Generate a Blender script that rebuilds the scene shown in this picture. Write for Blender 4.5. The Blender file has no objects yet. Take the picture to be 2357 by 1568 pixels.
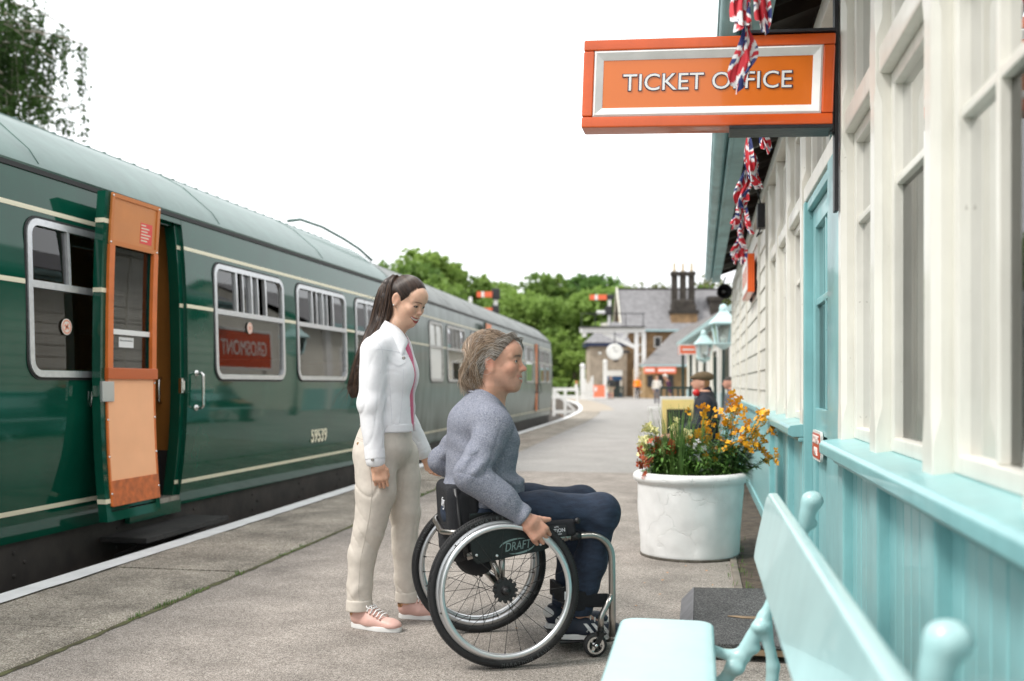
import bpy, bmesh, math, random
import numpy as np
from mathutils import Vector, Matrix

SC = bpy.context.scene
COL = SC.collection
R = math.radians
rnd = random.Random(7)

# ------------------------------------------------------------------ camera
TH = R(10.67)                      # the camera looks this far left of the track direction (+Y)
FPX, VPV, CU = 2291.0, 885.0, 1178.5   # focal length, horizon row, centre column (2357 px wide)
cd = bpy.data.cameras.new('camera')
cam = bpy.data.objects.new('camera', cd); COL.objects.link(cam)
cam.location = (0, 0, 1.15); cam.rotation_euler = (R(90), 0, TH)
cd.sensor_width = 36; cd.lens = 36*FPX/2357; cd.shift_y = (VPV-784)/2357
cd.clip_start = .05; cd.clip_end = 3000
cd.dof.use_dof = True; cd.dof.focus_distance = 4.35; cd.dof.aperture_fstop = 2.2
SC.camera = cam

# ------------------------------------------------------------------ world: bright even overcast
W = bpy.data.worlds.new('World'); SC.world = W; W.use_nodes = True
nt = W.node_tree; nt.nodes.clear()
wo = nt.nodes.new('ShaderNodeOutputWorld'); bg = nt.nodes.new('ShaderNodeBackground')
sky = nt.nodes.new('ShaderNodeTexSky'); sky.sky_type = 'NISHITA'; sky.sun_disc = False
SUN_EL, SUN_AZ = R(52), R(236)     # high behind the cloud, from the left and a little behind the camera
sky.sun_elevation = SUN_EL; sky.sun_rotation = SUN_AZ; sky.air_density = 1.0; sky.dust_density = 5.0
mx = nt.nodes.new('ShaderNodeMix'); mx.data_type = 'RGBA'; mx.inputs['Factor'].default_value = .93
mx.inputs['B'].default_value = (9.0, 9.2, 9.35, 1)      # the cloud sheet that covers the sky
nt.links.new(sky.outputs[0], mx.inputs['A']); nt.links.new(mx.outputs['Result'], bg.inputs[0])
bg.inputs[1].default_value = .1
nt.links.new(bg.outputs[0], wo.inputs[0])
sd = bpy.data.lights.new('sun', 'SUN'); sd.energy = 1.5; sd.angle = R(14); sd.color = (1, .97, .92)
sun = bpy.data.objects.new('sun', sd); COL.objects.link(sun)
sun.rotation_euler = Vector((-.62, -.42, .95)).to_track_quat('Z', 'Y').to_euler()
SC.view_settings.view_transform = 'Standard'; SC.view_settings.look = 'None'
SC.view_settings.exposure = .98; SC.view_settings.gamma = 1
SC.cycles.use_denoising = True
SC.cycles.max_bounces = 8; SC.cycles.transparent_max_bounces = 16
SC.cycles.sample_clamp_indirect = 6

# ------------------------------------------------------------------ helpers
def px(u, d, v=None):
    """a place in the world: image column, distance along the view axis, image row"""
    r = (u-CU)/FPX*d
    p = Vector((r*math.cos(TH)-d*math.sin(TH), r*math.sin(TH)+d*math.cos(TH), 0))
    if v is not None: p.z = 1.15+(VPV-v)/FPX*d
    return p

MATS = {}
def M(name, col, rough=.5, metal=0, var=0, vs=8, bump=0, bs=60, coat=0, spec=.5, col2=None, vd=3, stretch=None, bd=3, dirt=0, dcol=(.16, .13, .09)):
    if name in MATS: return MATS[name]
    m = bpy.data.materials.new(name); m.use_nodes = True; MATS[name] = m
    t = m.node_tree; b = t.nodes['Principled BSDF']
    b.inputs['Base Color'].default_value = (*col, 1); b.inputs['Roughness'].default_value = rough
    b.inputs['Metallic'].default_value = metal; b.inputs['Specular IOR Level'].default_value = spec
    if coat: b.inputs['Coat Weight'].default_value = coat; b.inputs['Coat Roughness'].default_value = .04
    vec = None
    if var or bump:
        tc = t.nodes.new('ShaderNodeTexCoord'); vec = tc.outputs['Object']
        if stretch:
            mp = t.nodes.new('ShaderNodeMapping'); mp.inputs['Scale'].default_value = stretch
            t.links.new(vec, mp.inputs[0]); vec = mp.outputs[0]
    if var:
        n = t.nodes.new('ShaderNodeTexNoise'); n.inputs['Scale'].default_value = vs; n.inputs['Detail'].default_value = vd
        t.links.new(vec, n.inputs['Vector'])
        rp = t.nodes.new('ShaderNodeValToRGB'); rp.color_ramp.elements[0].position = .3; rp.color_ramp.elements[1].position = .7
        a = [max(0, c*(1-var)) for c in col]; e = [min(1, c*(1+var)) for c in col] if col2 is None else col2
        rp.color_ramp.elements[0].color = (*a, 1); rp.color_ramp.elements[1].color = (*e, 1)
        t.links.new(n.outputs[0], rp.inputs[0]); t.links.new(rp.outputs[0], b.inputs['Base Color'])
    if dirt:      # rain streaks and grime, plus a few small chips
        tc2 = t.nodes.new('ShaderNodeTexCoord'); mp2 = t.nodes.new('ShaderNodeMapping'); mp2.inputs['Scale'].default_value = (9, 9, 1.3); t.links.new(tc2.outputs['Object'], mp2.inputs[0])
        nd = t.nodes.new('ShaderNodeTexNoise'); nd.inputs['Scale'].default_value = 1.6; nd.inputs['Detail'].default_value = 8; nd.inputs['Roughness'].default_value = .7; t.links.new(mp2.outputs[0], nd.inputs['Vector'])
        m1 = t.nodes.new('ShaderNodeMapRange'); m1.inputs[1].default_value = .48; m1.inputs[2].default_value = .78; m1.inputs[4].default_value = dirt; t.links.new(nd.outputs[0], m1.inputs[0])
        nc = t.nodes.new('ShaderNodeTexNoise'); nc.inputs['Scale'].default_value = 38; nc.inputs['Detail'].default_value = 5; t.links.new(tc2.outputs['Object'], nc.inputs['Vector'])
        m2 = t.nodes.new('ShaderNodeMapRange'); m2.inputs[1].default_value = .71; m2.inputs[2].default_value = .74; m2.inputs[4].default_value = min(.8, dirt*2.2); t.links.new(nc.outputs[0], m2.inputs[0])
        mx0 = t.nodes.new('ShaderNodeMath'); mx0.operation = 'MAXIMUM'; t.links.new(m1.outputs[0], mx0.inputs[0]); t.links.new(m2.outputs[0], mx0.inputs[1])
        mc = t.nodes.new('ShaderNodeMix'); mc.data_type = 'RGBA'; mc.inputs['B'].default_value = (*dcol, 1); t.links.new(mx0.outputs[0], mc.inputs['Factor'])
        lk = b.inputs['Base Color'].links
        if lk: t.links.new(lk[0].from_socket, mc.inputs['A'])
        else: mc.inputs['A'].default_value = (*col, 1)
        t.links.new(mc.outputs['Result'], b.inputs['Base Color'])
    if bump:
        n2 = t.nodes.new('ShaderNodeTexNoise'); n2.inputs['Scale'].default_value = bs; n2.inputs['Detail'].default_value = bd
        t.links.new(vec, n2.inputs['Vector'])
        bp = t.nodes.new('ShaderNodeBump'); bp.inputs['Strength'].default_value = bump; bp.inputs['Distance'].default_value = .01
        t.links.new(n2.outputs[0], bp.inputs['Height']); t.links.new(bp.outputs[0], b.inputs['Normal'])
    return m

def glass(name, tint=(.85, .9, .88), f0=1.45, rough=0.0, gain=1.1):
    if name in MATS: return MATS[name]
    m = bpy.data.materials.new(name); m.use_nodes = True; MATS[name] = m
    t = m.node_tree; t.nodes.clear()
    o = t.nodes.new('ShaderNodeOutputMaterial'); mixn = t.nodes.new('ShaderNodeMixShader')
    tr = t.nodes.new('ShaderNodeBsdfTransparent'); tr.inputs[0].default_value = (*tint, 1)
    gl = t.nodes.new('ShaderNodeBsdfGlossy'); gl.inputs['Roughness'].default_value = rough
    fr = t.nodes.new('ShaderNodeFresnel'); fr.inputs[0].default_value = f0
    ml = t.nodes.new('ShaderNodeMath'); ml.operation = 'MULTIPLY'; ml.inputs[1].default_value = gain; ml.use_clamp = True
    t.links.new(fr.outputs[0], ml.inputs[0]); t.links.new(ml.outputs[0], mixn.inputs[0])
    t.links.new(tr.outputs[0], mixn.inputs[1]); t.links.new(gl.outputs[0], mixn.inputs[2]); t.links.new(mixn.outputs[0], o.inputs[0])
    return m

def attr_mat(name, rough=.5, attr='Col', bump=0, bs=200, sss=0, spec=.5):
    if name in MATS: return MATS[name]
    m = bpy.data.materials.new(name); m.use_nodes = True; MATS[name] = m
    t = m.node_tree; b = t.nodes['Principled BSDF']; b.inputs['Roughness'].default_value = rough
    b.inputs['Specular IOR Level'].default_value = spec
    a = t.nodes.new('ShaderNodeAttribute'); a.attribute_name = attr
    t.links.new(a.outputs['Color'], b.inputs['Base Color'])
    if sss:
        b.inputs['Subsurface Weight'].default_value = sss; b.inputs['Subsurface Radius'].default_value = (1, .35, .2); b.inputs['Subsurface Scale'].default_value = .006
    if bump:
        tc = t.nodes.new('ShaderNodeTexCoord')
        n2 = t.nodes.new('ShaderNodeTexNoise'); n2.inputs['Scale'].default_value = bs; n2.inputs['Detail'].default_value = 3
        t.links.new(tc.outputs['Object'], n2.inputs['Vector'])
        bp = t.nodes.new('ShaderNodeBump'); bp.inputs['Strength'].default_value = bump; bp.inputs['Distance'].default_value = .004
        t.links.new(n2.outputs[0], bp.inputs['Height']); t.links.new(bp.outputs[0], b.inputs['Normal'])
    return m

def tag(o, label=None, cat=None, group=None, kind=None):
    if label: o['label'] = label
    if cat: o['category'] = cat
    if group: o['group'] = group
    if kind: o['kind'] = kind
    return o

def thing(name, label, cat, loc=(0, 0, 0), rz=0, group=None):
    o = bpy.data.objects.new(name, None); COL.objects.link(o); o.empty_display_size = .1
    o.location = loc; o.rotation_euler = (0, 0, rz)
    return tag(o, label, cat, group)

def put(name, me, mat=None, parent=None, loc=None, rot=None):
    o = bpy.data.objects.new(name, me); COL.objects.link(o)
    if mat is not None and len(me.materials) == 0: me.materials.append(mat)
    if parent is not None: o.parent = parent
    if loc is not None: o.location = loc
    if rot is not None: o.rotation_euler = rot
    return o

def copy_tree(o, parent=None):
    c = o.copy(); COL.objects.link(c)
    if parent is not None: c.parent = parent
    for ch in list(o.children): copy_tree(ch, c)
    return c

def np_mesh(name, V, F, smooth=False):
    V = np.asarray(V, dtype=np.float32); me = bpy.data.meshes.new(name)
    if isinstance(F, np.ndarray):
        n, k = F.shape
        me.vertices.add(len(V)); me.vertices.foreach_set('co', V.ravel())
        me.loops.add(n*k); me.loops.foreach_set('vertex_index', F.ravel().astype(np.int32))
        me.polygons.add(n); me.polygons.foreach_set('loop_start', np.arange(0, n*k, k, dtype=np.int32))
        me.update(calc_edges=True); me.validate()
    else:
        me.from_pydata([tuple(map(float, v)) for v in V], [], F); me.update()
    if smooth: me.polygons.foreach_set('use_smooth', np.ones(len(me.polygons), dtype=bool)); me.update()
    return me

def set_col(me, cols, name='Col'):
    a = me.color_attributes.new(name, 'FLOAT_COLOR', 'POINT')
    c = np.ones((len(me.vertices), 4), dtype=np.float32); c[:, :3] = cols
    a.data.foreach_set('color', c.ravel())

class MB:
    """collects shapes for ONE mesh object"""
    def __init__(s): s.v = []; s.f = []
    def add(s, vs, fs):
        n = len(s.v); s.v += [tuple(v) for v in vs]; s.f += [tuple(i+n for i in f) for f in fs]; return s
    def box(s, x0, x1, y0, y1, z0, z1):
        return s.add([(x0,y0,z0),(x1,y0,z0),(x1,y1,z0),(x0,y1,z0),(x0,y0,z1),(x1,y0,z1),(x1,y1,z1),(x0,y1,z1)],
              [(0,3,2,1),(4,5,6,7),(0,1,5,4),(1,2,6,5),(2,3,7,6),(3,0,4,7)])
    def obox(s, c, ax, ay, az):
        """oriented box: centre and three half-axis vectors"""
        c, ax, ay, az = map(Vector, (c, ax, ay, az)); vs = []
        for k in (-1, 1):
            for (i, j) in ((-1,-1),(1,-1),(1,1),(-1,1)): vs.append(c+ax*i+ay*j+az*k)
        return s.add(vs, [(0,3,2,1),(4,5,6,7),(0,1,5,4),(1,2,6,5),(2,3,7,6),(3,0,4,7)])
    def bar(s, a, b, w, h=None, up=(0,0,1)):
        a, b = Vector(a), Vector(b); d = (b-a); up = Vector(up); h = h or w
        if d.length < 1e-6: return s
        dn = d.normalized()
        if abs(dn.dot(up)) > .98: up = Vector((1,0,0))
        sx = dn.cross(up).normalized(); sz = sx.cross(dn)
        return s.obox((a+b)/2, sx*w/2, d/2, sz*h/2)
    def tube(s, pts, rad, n=10, cap=True, closed=False, flat=1.0):
        pts = [Vector(p) for p in pts]; m = len(pts)
        rads = rad if isinstance(rad, (list, tuple)) else [rad]*m
        base = len(s.v); up = None
        for i, p in enumerate(pts):
            if closed: t = (pts[(i+1) % m]-pts[i-1])
            else: t = pts[min(i+1, m-1)]-pts[max(i-1, 0)]
            t = t.normalized() if t.length > 1e-9 else Vector((0,0,1))
            if up is None: up = Vector((0,0,1)) if abs(t.z) < .9 else Vector((1,0,0))
            sx = t.cross(up)
            if sx.length < 1e-6: sx = t.cross(Vector((0,1,0)))
            sx.normalize(); up = sx.cross(t).normalized()
            for k in range(n):
                a = 2*math.pi*k/n
                s.v.append(tuple(p+(sx*math.cos(a)+up*math.sin(a)*flat)*rads[i]))
        rng = m if closed else m-1
        for i in range(rng):
            j = (i+1) % m
            for k in range(n):
                l = (k+1) % n
                s.f.append((base+i*n+k, base+i*n+l, base+j*n+l, base+j*n+k))
        if cap and not closed:
            s.f.append(tuple(base+k for k in range(n))[::-1]); s.f.append(tuple(base+(m-1)*n+k for k in range(n)))
        return s
    def lathe(s, prof, n=24, c=(0,0,0), axis='z', a0=0, a1=2*math.pi):
        full = abs(a1-a0-2*math.pi) < 1e-6; m = len(prof); base = len(s.v); nn = n if full else n+1
        for k in range(nn):
            a = a0+(a1-a0)*k/n; ca, sa = math.cos(a), math.sin(a)
            for (r, h) in prof:
                if axis == 'z': p = (r*ca, r*sa, h)
                elif axis == 'y': p = (r*ca, h, r*sa)
                else: p = (h, r*ca, r*sa)
                s.v.append((p[0]+c[0], p[1]+c[1], p[2]+c[2]))
        for k in range(n):
            l = (k+1) % nn
            for i in range(m-1):
                q = [base+k*m+i, base+l*m+i, base+l*m+i+1, base+k*m+i+1]
                if axis == 'y': q = q[::-1]
                s.f.append(tuple(q))
        return s
    def prism(s, poly, h0, h1, axis='z'):
        def P(a, b, h):
            return (a, b, h) if axis == 'z' else ((a, h, b) if axis == 'y' else (h, a, b))
        n = len(poly); vs = [P(a, b, h0) for a, b in poly]+[P(a, b, h1) for a, b in poly]
        fs = [tuple(range(n))[::-1], tuple(range(n, 2*n))]+[(i, (i+1) % n, n+(i+1) % n, n+i) for i in range(n)]
        return s.add(vs, fs)
    def strip(s, rows):
        """rows of points -> quads"""
        base = len(s.v); m = len(rows[0])
        for r in rows: s.v += [tuple(p) for p in r]
        for i in range(len(rows)-1):
            for j in range(m-1): s.f.append((base+i*m+j, base+i*m+j+1, base+(i+1)*m+j+1, base+(i+1)*m+j))
        return s
    def build(s, name, mat, parent=None, smooth=False, bev=0, seg=2, world=False, angle=None, fixn=True):
        off = parent.location if (world and parent is not None) else Vector((0,0,0))
        me = bpy.data.meshes.new(name)
        me.from_pydata([(a-off[0], b-off[1], c-off[2]) for a, b, c in s.v], [], s.f)
        if bev or fixn:
            bm = bmesh.new(); bm.from_mesh(me)
            bmesh.ops.recalc_face_normals(bm, faces=bm.faces)
            if bev:
                es = [e for e in bm.edges if len(e.link_faces) == 2 and e.calc_face_angle(0) > .5]
                bmesh.ops.bevel(bm, geom=es, offset=bev, segments=seg, affect='EDGES', profile=.5)
            bm.to_mesh(me); bm.free()
        if smooth or angle or bev:
            for p in me.polygons: p.use_smooth = True
            if angle or bev:
                try: me.set_sharp_from_angle(angle=R(angle or 40))
                except Exception: pass
        me.update()
        o = put(name, me, mat, parent)
        if bev: o.modifiers.new('shading', 'WEIGHTED_NORMAL').keep_sharp = True
        return o

def text_mesh(body, size, mat, parent=None, loc=(0,0,0), rot=(0,0,0), width=None, extrude=.0008, offset=0, name='lettering', mirror=False, shear=0):
    cu = bpy.data.curves.new('lettering', 'FONT'); cu.body = body; cu.size = size; cu.align_x = 'CENTER'; cu.align_y = 'CENTER'
    cu.extrude = extrude; cu.offset = offset; cu.resolution_u = 4; cu.shear = shear
    to = bpy.data.objects.new('tmp_lettering', cu); COL.objects.link(to)
    me = bpy.data.meshes.new_from_object(to)
    bpy.data.objects.remove(to); bpy.data.curves.remove(cu)
    n = len(me.vertices); co = np.empty(n*3, np.float32); me.vertices.foreach_get('co', co); co = co.reshape(-1, 3)
    if width:
        w = co[:, 0].max()-co[:, 0].min(); co[:, 0] *= width/w
    me.vertices.foreach_set('co', co.ravel()); me.materials.clear(); me.update()
    return put(name, me, mat, parent, loc, rot)

def rrect(w, h, r, n=5):
    """rounded rectangle outline, counter-clockwise, about the origin"""
    out = []
    for (cx, cy, a0) in ((w/2-r, h/2-r, 0), (-w/2+r, h/2-r, 90), (-w/2+r, -h/2+r, 180), (w/2-r, -h/2+r, 270)):
        for k in range(n+1):
            a = R(a0+90*k/n); out.append((cx+r*math.cos(a), cy+r*math.sin(a)))
    return out
# ------------------------------------------------------------------ smooth bodies: blended distance fields, meshed by surface nets
F32 = np.float32
def s_cap(a, b, ra, rb=None):
    a = np.array(a, F32); b = np.array(b, F32); rb = ra if rb is None else rb; ab = b-a; L2 = max(float(ab@ab), 1e-9)
    def f(P):
        t = np.clip(((P-a)@ab)/L2, 0, 1); d = P-a-t[..., None]*ab
        return np.sqrt((d*d).sum(-1))-(ra+(rb-ra)*t)
    return f
def rotm(rx=0, ry=0, rz=0):
    return np.array(Matrix.Rotation(R(rz), 3, 'Z')@Matrix.Rotation(R(ry), 3, 'Y')@Matrix.Rotation(R(rx), 3, 'X'), F32)
def s_ell(c, r, m=None):
    c = np.array(c, F32); r = np.array(r, F32)
    def f(P):
        q = P-c
        if m is not None: q = q@m
        k0 = np.sqrt(((q/r)**2).sum(-1)); k1 = np.sqrt(((q/(r*r))**2).sum(-1))
        return k0*(k0-1)/np.maximum(k1, 1e-6)
    return f
def s_box(c, h, rr=.01, m=None):
    c = np.array(c, F32); h = np.array(h, F32)-rr
    def f(P):
        q = P-c
        if m is not None: q = q@m
        q = np.abs(q)-h
        return np.sqrt((np.maximum(q, 0)**2).sum(-1))+np.minimum(q.max(-1), 0)-rr
    return f
def s_plane(n, d):
    n = np.array(n, F32); n = n/np.linalg.norm(n)
    return lambda P: P@n-d
def s_scale(f, s, c=(0, 0, 0)):
    """field squeezed along the axes about c (s>1 widens)"""
    s = np.array(s, F32); c = np.array(c, F32); k = float(s.min())
    return lambda P: f((P-c)/s+c)*k
def s_xf(f, m, t):
    """field moved by rotation m (3x3) and offset t"""
    m = np.array(m, F32); t = np.array(t, F32)
    return lambda P: f((P-t)@m)
def waves(seed, n, freq, aniso=(1, 1, 1)):
    g = np.random.default_rng(seed); k = g.normal(size=(n, 3)).astype(F32); k = k/np.linalg.norm(k, axis=1)[:, None]*(freq*g.uniform(.6, 1.6, (n, 1)))
    k = (k*np.array(aniso)).astype(F32); ph = g.uniform(0, 6.28, n).astype(F32)
    return lambda P: np.sin(P@k.T+ph).mean(-1)
def smin(a, b, k):
    if k <= 0: return np.minimum(a, b)
    h = np.maximum(k-np.abs(a-b), 0)/k
    return np.minimum(a, b)-h*h*k*.25
class SDF:
    def __init__(s): s.ops = []
    def u(s, f, k=.02): s.ops.append(('u', f, k)); return s
    def sub(s, f, k=.01): s.ops.append(('s', f, k)); return s
    def inter(s, f, k=.005): s.ops.append(('i', f, k)); return s
    def disp(s, f, a): s.ops.append(('d', f, a)); return s
    def cap(s, a, b, ra, rb=None, k=.02): return s.u(s_cap(a, b, ra, rb), k)
    def chain(s, pts, rad, k=.02):
        for (a, b), (ra, rb) in zip(zip(pts, pts[1:]), zip(rad, rad[1:])): s.u(s_cap(a, b, ra, rb), k)
        return s
    def ell(s, c, r, k=.02, m=None): return s.u(s_ell(c, r, m), k)
    def mesh(s, lo, hi, res, B=12):
        lo = np.array(lo, F32); hi = np.array(hi, F32)
        nb = np.ceil((hi-lo)/(res*B)).astype(int); bs = res*B; hd = bs*.87
        g = np.stack(np.meshgrid(*[np.arange(n) for n in nb], indexing='ij'), -1).reshape(-1, 3)
        cen = (lo+(g+.5)*bs).astype(F32)
        D = np.full(len(cen), 1e3, F32)
        for op, f, k in s.ops:
            if op == 'd': continue
            c = f(cen)
            if op == 'u': D = smin(D, c, k)
            elif op == 's': D = np.maximum(D, -c)
            else: D = np.maximum(D, c)
        act = np.abs(D) < hd*2.0
        g = g[act]; cen = cen[act]; N = len(g)
        if N == 0: raise ValueError('empty field')
        ax = np.arange(B+1, dtype=F32)*res
        loc = np.stack(np.meshgrid(ax, ax, ax, indexing='ij'), -1).reshape(-1, 3)
        org = (lo+g*bs).astype(F32); n1 = (B+1)**3
        V = np.full((N, n1), 1e3, F32)
        for op, f, k in s.ops:
            if op == 'd':
                for i in range(0, N, 400):
                    P = org[i:i+400, None, :]+loc; V[i:i+400] -= k*f(P)
                continue
            c = f(cen)
            sel = np.arange(N) if op == 'i' else np.nonzero(c < hd*1.75+k+.012)[0]
            for i in range(0, len(sel), 400):
                q = sel[i:i+400]; d = f(org[q, None, :]+loc).astype(F32)
                if op == 'u': V[q] = smin(V[q], d, k)
                elif op == 's': V[q] = -smin(-V[q], d, k)
                else: V[q] = -smin(-V[q], -d, k)
        V = V.reshape(N, B+1, B+1, B+1)
        ins = V < 0
        # active cells
        cnt = np.zeros((N, B, B, B), np.int8)
        for dx in (0, 1):
            for dy in (0, 1):
                for dz in (0, 1): cnt += ins[:, dx:dx+B, dy:dy+B, dz:dz+B]
        cells = np.argwhere((cnt > 0) & (cnt < 8))
        b_, i_, j_, k_ = cells.T
        acc = np.zeros((len(cells), 3), F32); num = np.zeros(len(cells), F32)
        cv = {}
        for dx in (0, 1):
            for dy in (0, 1):
                for dz in (0, 1): cv[dx, dy, dz] = V[b_, i_+dx, j_+dy, k_+dz]
        for p in cv:
            for a in range(3):
                if p[a]: continue
                q = list(p); q[a] = 1; q = tuple(q); va, vb = cv[p], cv[q]; cr = (va < 0) != (vb < 0)
                t = np.where(cr, va/np.where(cr, va-vb, 1), 0)
                for c in range(3): acc[:, c] += np.where(cr, p[c]+(t if c == a else 0), 0)
                num += cr
        T = nb*B+2
        gi = g[b_]*B+np.stack([i_, j_, k_], -1)
        pos = lo+(gi+acc/num[:, None])*res
        key = (gi[:, 0].astype(np.int64)*T[1]+gi[:, 1])*T[2]+gi[:, 2]
        o = np.argsort(key); key = key[o]; pos = pos[o]
        faces = []
        for a in range(3):
            sl0 = [slice(None), slice(0, B), slice(0, B), slice(0, B)]; sl1 = list(sl0); sl1[a+1] = slice(1, B+1)
            A, Bv = ins[tuple(sl0)], ins[tuple(sl1)]
            e = np.argwhere(A != Bv); flip = A[tuple(e.T)]
            ge = g[e[:, 0]]*B+e[:, 1:]
            u, v = (a+1) % 3, (a+2) % 3
            quad = []
            for du, dv in ((-1, -1), (0, -1), (0, 0), (-1, 0)):
                q = ge.copy(); q[:, u] += du; q[:, v] += dv
                kk = (q[:, 0].astype(np.int64)*T[1]+q[:, 1])*T[2]+q[:, 2]
                ix = np.searchsorted(key, kk); ix = np.minimum(ix, len(key)-1); ok = key[ix] == kk
                quad.append(np.where(ok, ix, -1))
            Q = np.stack(quad, -1); good = (Q >= 0).all(1)
            Q = np.where(flip[:, None], Q, Q[:, ::-1]); faces.append(Q[good])
        F = np.concatenate(faces)
        return pos.astype(F32), F
    def obj(s, name, lo, hi, res, mat, parent=None, col=None, smooth=True):
        V, F = s.mesh(lo, hi, res)
        me = np_mesh(name, V, F, smooth)
        if col is not None: set_col(me, col(V))
        return put(name, me, mat, parent)
# ================================================================== the setting
def lerp_poly(poly, y):
    for (y0, x0), (y1, x1) in zip(poly, poly[1:]):
        if y0 <= y <= y1: return x0+(x1-x0)*(y-y0)/(y1-y0)
    return poly[-1][1]
EDGE = [(-8, -3.70), (4.7, -3.70), (10.7, -3.82), (16, -3.98), (22.5, -4.20), (31.8, -4.44), (38, -4.78), (43.7, -5.25), (50, -5.95), (57, -6.9), (66, -8.4), (78, -10.6), (90, -13.2), (104, -17)]
def smooth_edge(y):
    return (lerp_poly(EDGE, max(-8, y-2))+2*lerp_poly(EDGE, y)+lerp_poly(EDGE, min(104, y+2)))/4

def speckle(name, base, dark, light, s1=260, s2=3.0, rough=.92, patch=.25, bump=.35):
    """stony surface: fine chippings over broad stains"""
    m = bpy.data.materials.new(name); m.use_nodes = True; t = m.node_tree; b = t.nodes['Principled BSDF']
    b.inputs['Roughness'].default_value = rough; b.inputs['Specular IOR Level'].default_value = .25
    tc = t.nodes.new('ShaderNodeTexCoord')
    vo = t.nodes.new('ShaderNodeTexVoronoi'); vo.inputs['Scale'].default_value = s1; vo.inputs['Randomness'].default_value = 1
    t.links.new(tc.outputs['Object'], vo.inputs['Vector'])
    rp = t.nodes.new('ShaderNodeValToRGB'); e = rp.color_ramp.elements
    e[0].position = 0; e[0].color = (*dark, 1); e[1].position = 1; e[1].color = (*light, 1)
    em = rp.color_ramp.elements.new(.5); em.color = (*base, 1)
    sp = t.nodes.new('ShaderNodeSeparateColor'); t.links.new(vo.outputs['Color'], sp.inputs[0]); t.links.new(sp.outputs[0], rp.inputs[0])
    n = t.nodes.new('ShaderNodeTexNoise'); n.inputs['Scale'].default_value = s2; n.inputs['Detail'].default_value = 6; n.inputs['Roughness'].default_value = .65
    t.links.new(tc.outputs['Object'], n.inputs['Vector'])
    mr = t.nodes.new('ShaderNodeMapRange'); mr.inputs[1].default_value = .3; mr.inputs[2].default_value = .7; mr.inputs[3].default_value = 1-patch; mr.inputs[4].default_value = 1+patch
    t.links.new(n.outputs[0], mr.inputs[0])
    n3 = t.nodes.new('ShaderNodeTexNoise'); n3.inputs['Scale'].default_value = s2*14; n3.inputs['Detail'].default_value = 4
    t.links.new(tc.outputs['Object'], n3.inputs['Vector'])
    mr3 = t.nodes.new('ShaderNodeMapRange'); mr3.inputs[1].default_value = .3; mr3.inputs[2].default_value = .7; mr3.inputs[3].default_value = .88; mr3.inputs[4].default_value = 1.1
    t.links.new(n3.outputs[0], mr3.inputs[0])
    mm = t.nodes.new('ShaderNodeMath'); mm.operation = 'MULTIPLY'; t.links.new(mr.outputs[0], mm.inputs[0]); t.links.new(mr3.outputs[0], mm.inputs[1])
    vm = t.nodes.new('ShaderNodeVectorMath'); vm.operation = 'SCALE'
    t.links.new(rp.outputs[0], vm.inputs[0]); t.links.new(mm.outputs[0], vm.inputs['Scale'])
    t.links.new(vm.outputs[0], b.inputs['Base Color'])
    bp = t.nodes.new('ShaderNodeBump'); bp.inputs['Strength'].default_value = bump; bp.inputs['Distance'].default_value = .004
    t.links.new(vo.outputs['Distance'], bp.inputs['Height']); t.links.new(bp.outputs[0], b.inputs['Normal'])
    return m
asph_m = speckle('asphalt_worn', (.265, .232, .203), (.125, .108, .094), (.45, .41, .37))
asph2_m = speckle('asphalt_grey', (.30, .285, .268), (.19, .18, .17), (.41, .395, .37), s2=1.2, patch=.12)
slab_m = speckle('concrete_slab', (.285, .25, .205), (.115, .098, .078), (.49, .445, .38), s1=190, s2=2.2, patch=.42, bump=.6)
body_m = M('platform_wall', (.12, .1, .08), .9, var=.4, vs=3, bump=.5, bs=20)
soil_m = M('soil', (.075, .055, .04), .95, var=.5, vs=12, bump=.9, bs=45, vd=8)
white_m = M('white_line_paint', (.72, .72, .71), .7, var=.1, vs=6, vd=8, bump=.25, bs=40)
ball_m = speckle('ballast', (.045, .038, .032), (.015, .013, .011), (.09, .08, .07), s1=18, s2=.6, patch=.4, bump=1)
grass_m = M('grass_green', (.10, .19, .035), .7, var=.45, vs=4)

# ground: one sheet out to the horizon
tag(MB().add([(-1500, -600, -.95), (1500, -600, -.95), (1500, 2000, -.95), (-1500, 2000, -.95)], [(0, 1, 2, 3)]).build('ground', M('rough_ground', (.13, .13, .06), .95, var=.5, vs=.3)), kind='structure')
YS = [-8+i*.75 for i in range(0, 150)]
tb = MB().strip([[(smooth_edge(y)-7.5, y, -.93), (smooth_edge(y)+.1, y, -.93)] for y in YS])
tag(tb.build('track_bed', ball_m), kind='structure')
for off in (-.72, -2.2):
    rb = MB().strip([[(smooth_edge(y)+off-.035, y, -.93), (smooth_edge(y)+off-.035, y, -.78), (smooth_edge(y)+off+.035, y, -.78), (smooth_edge(y)+off+.035, y, -.93)] for y in YS])
    tag(rb.build('rail', M('rail_steel', (.2, .14, .1), .5, .7)), 'steel running rail in the ballast nearest the platform' if off > -1 else 'steel running rail in the ballast on the far side', 'rail', 'rails of the platform track')

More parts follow.
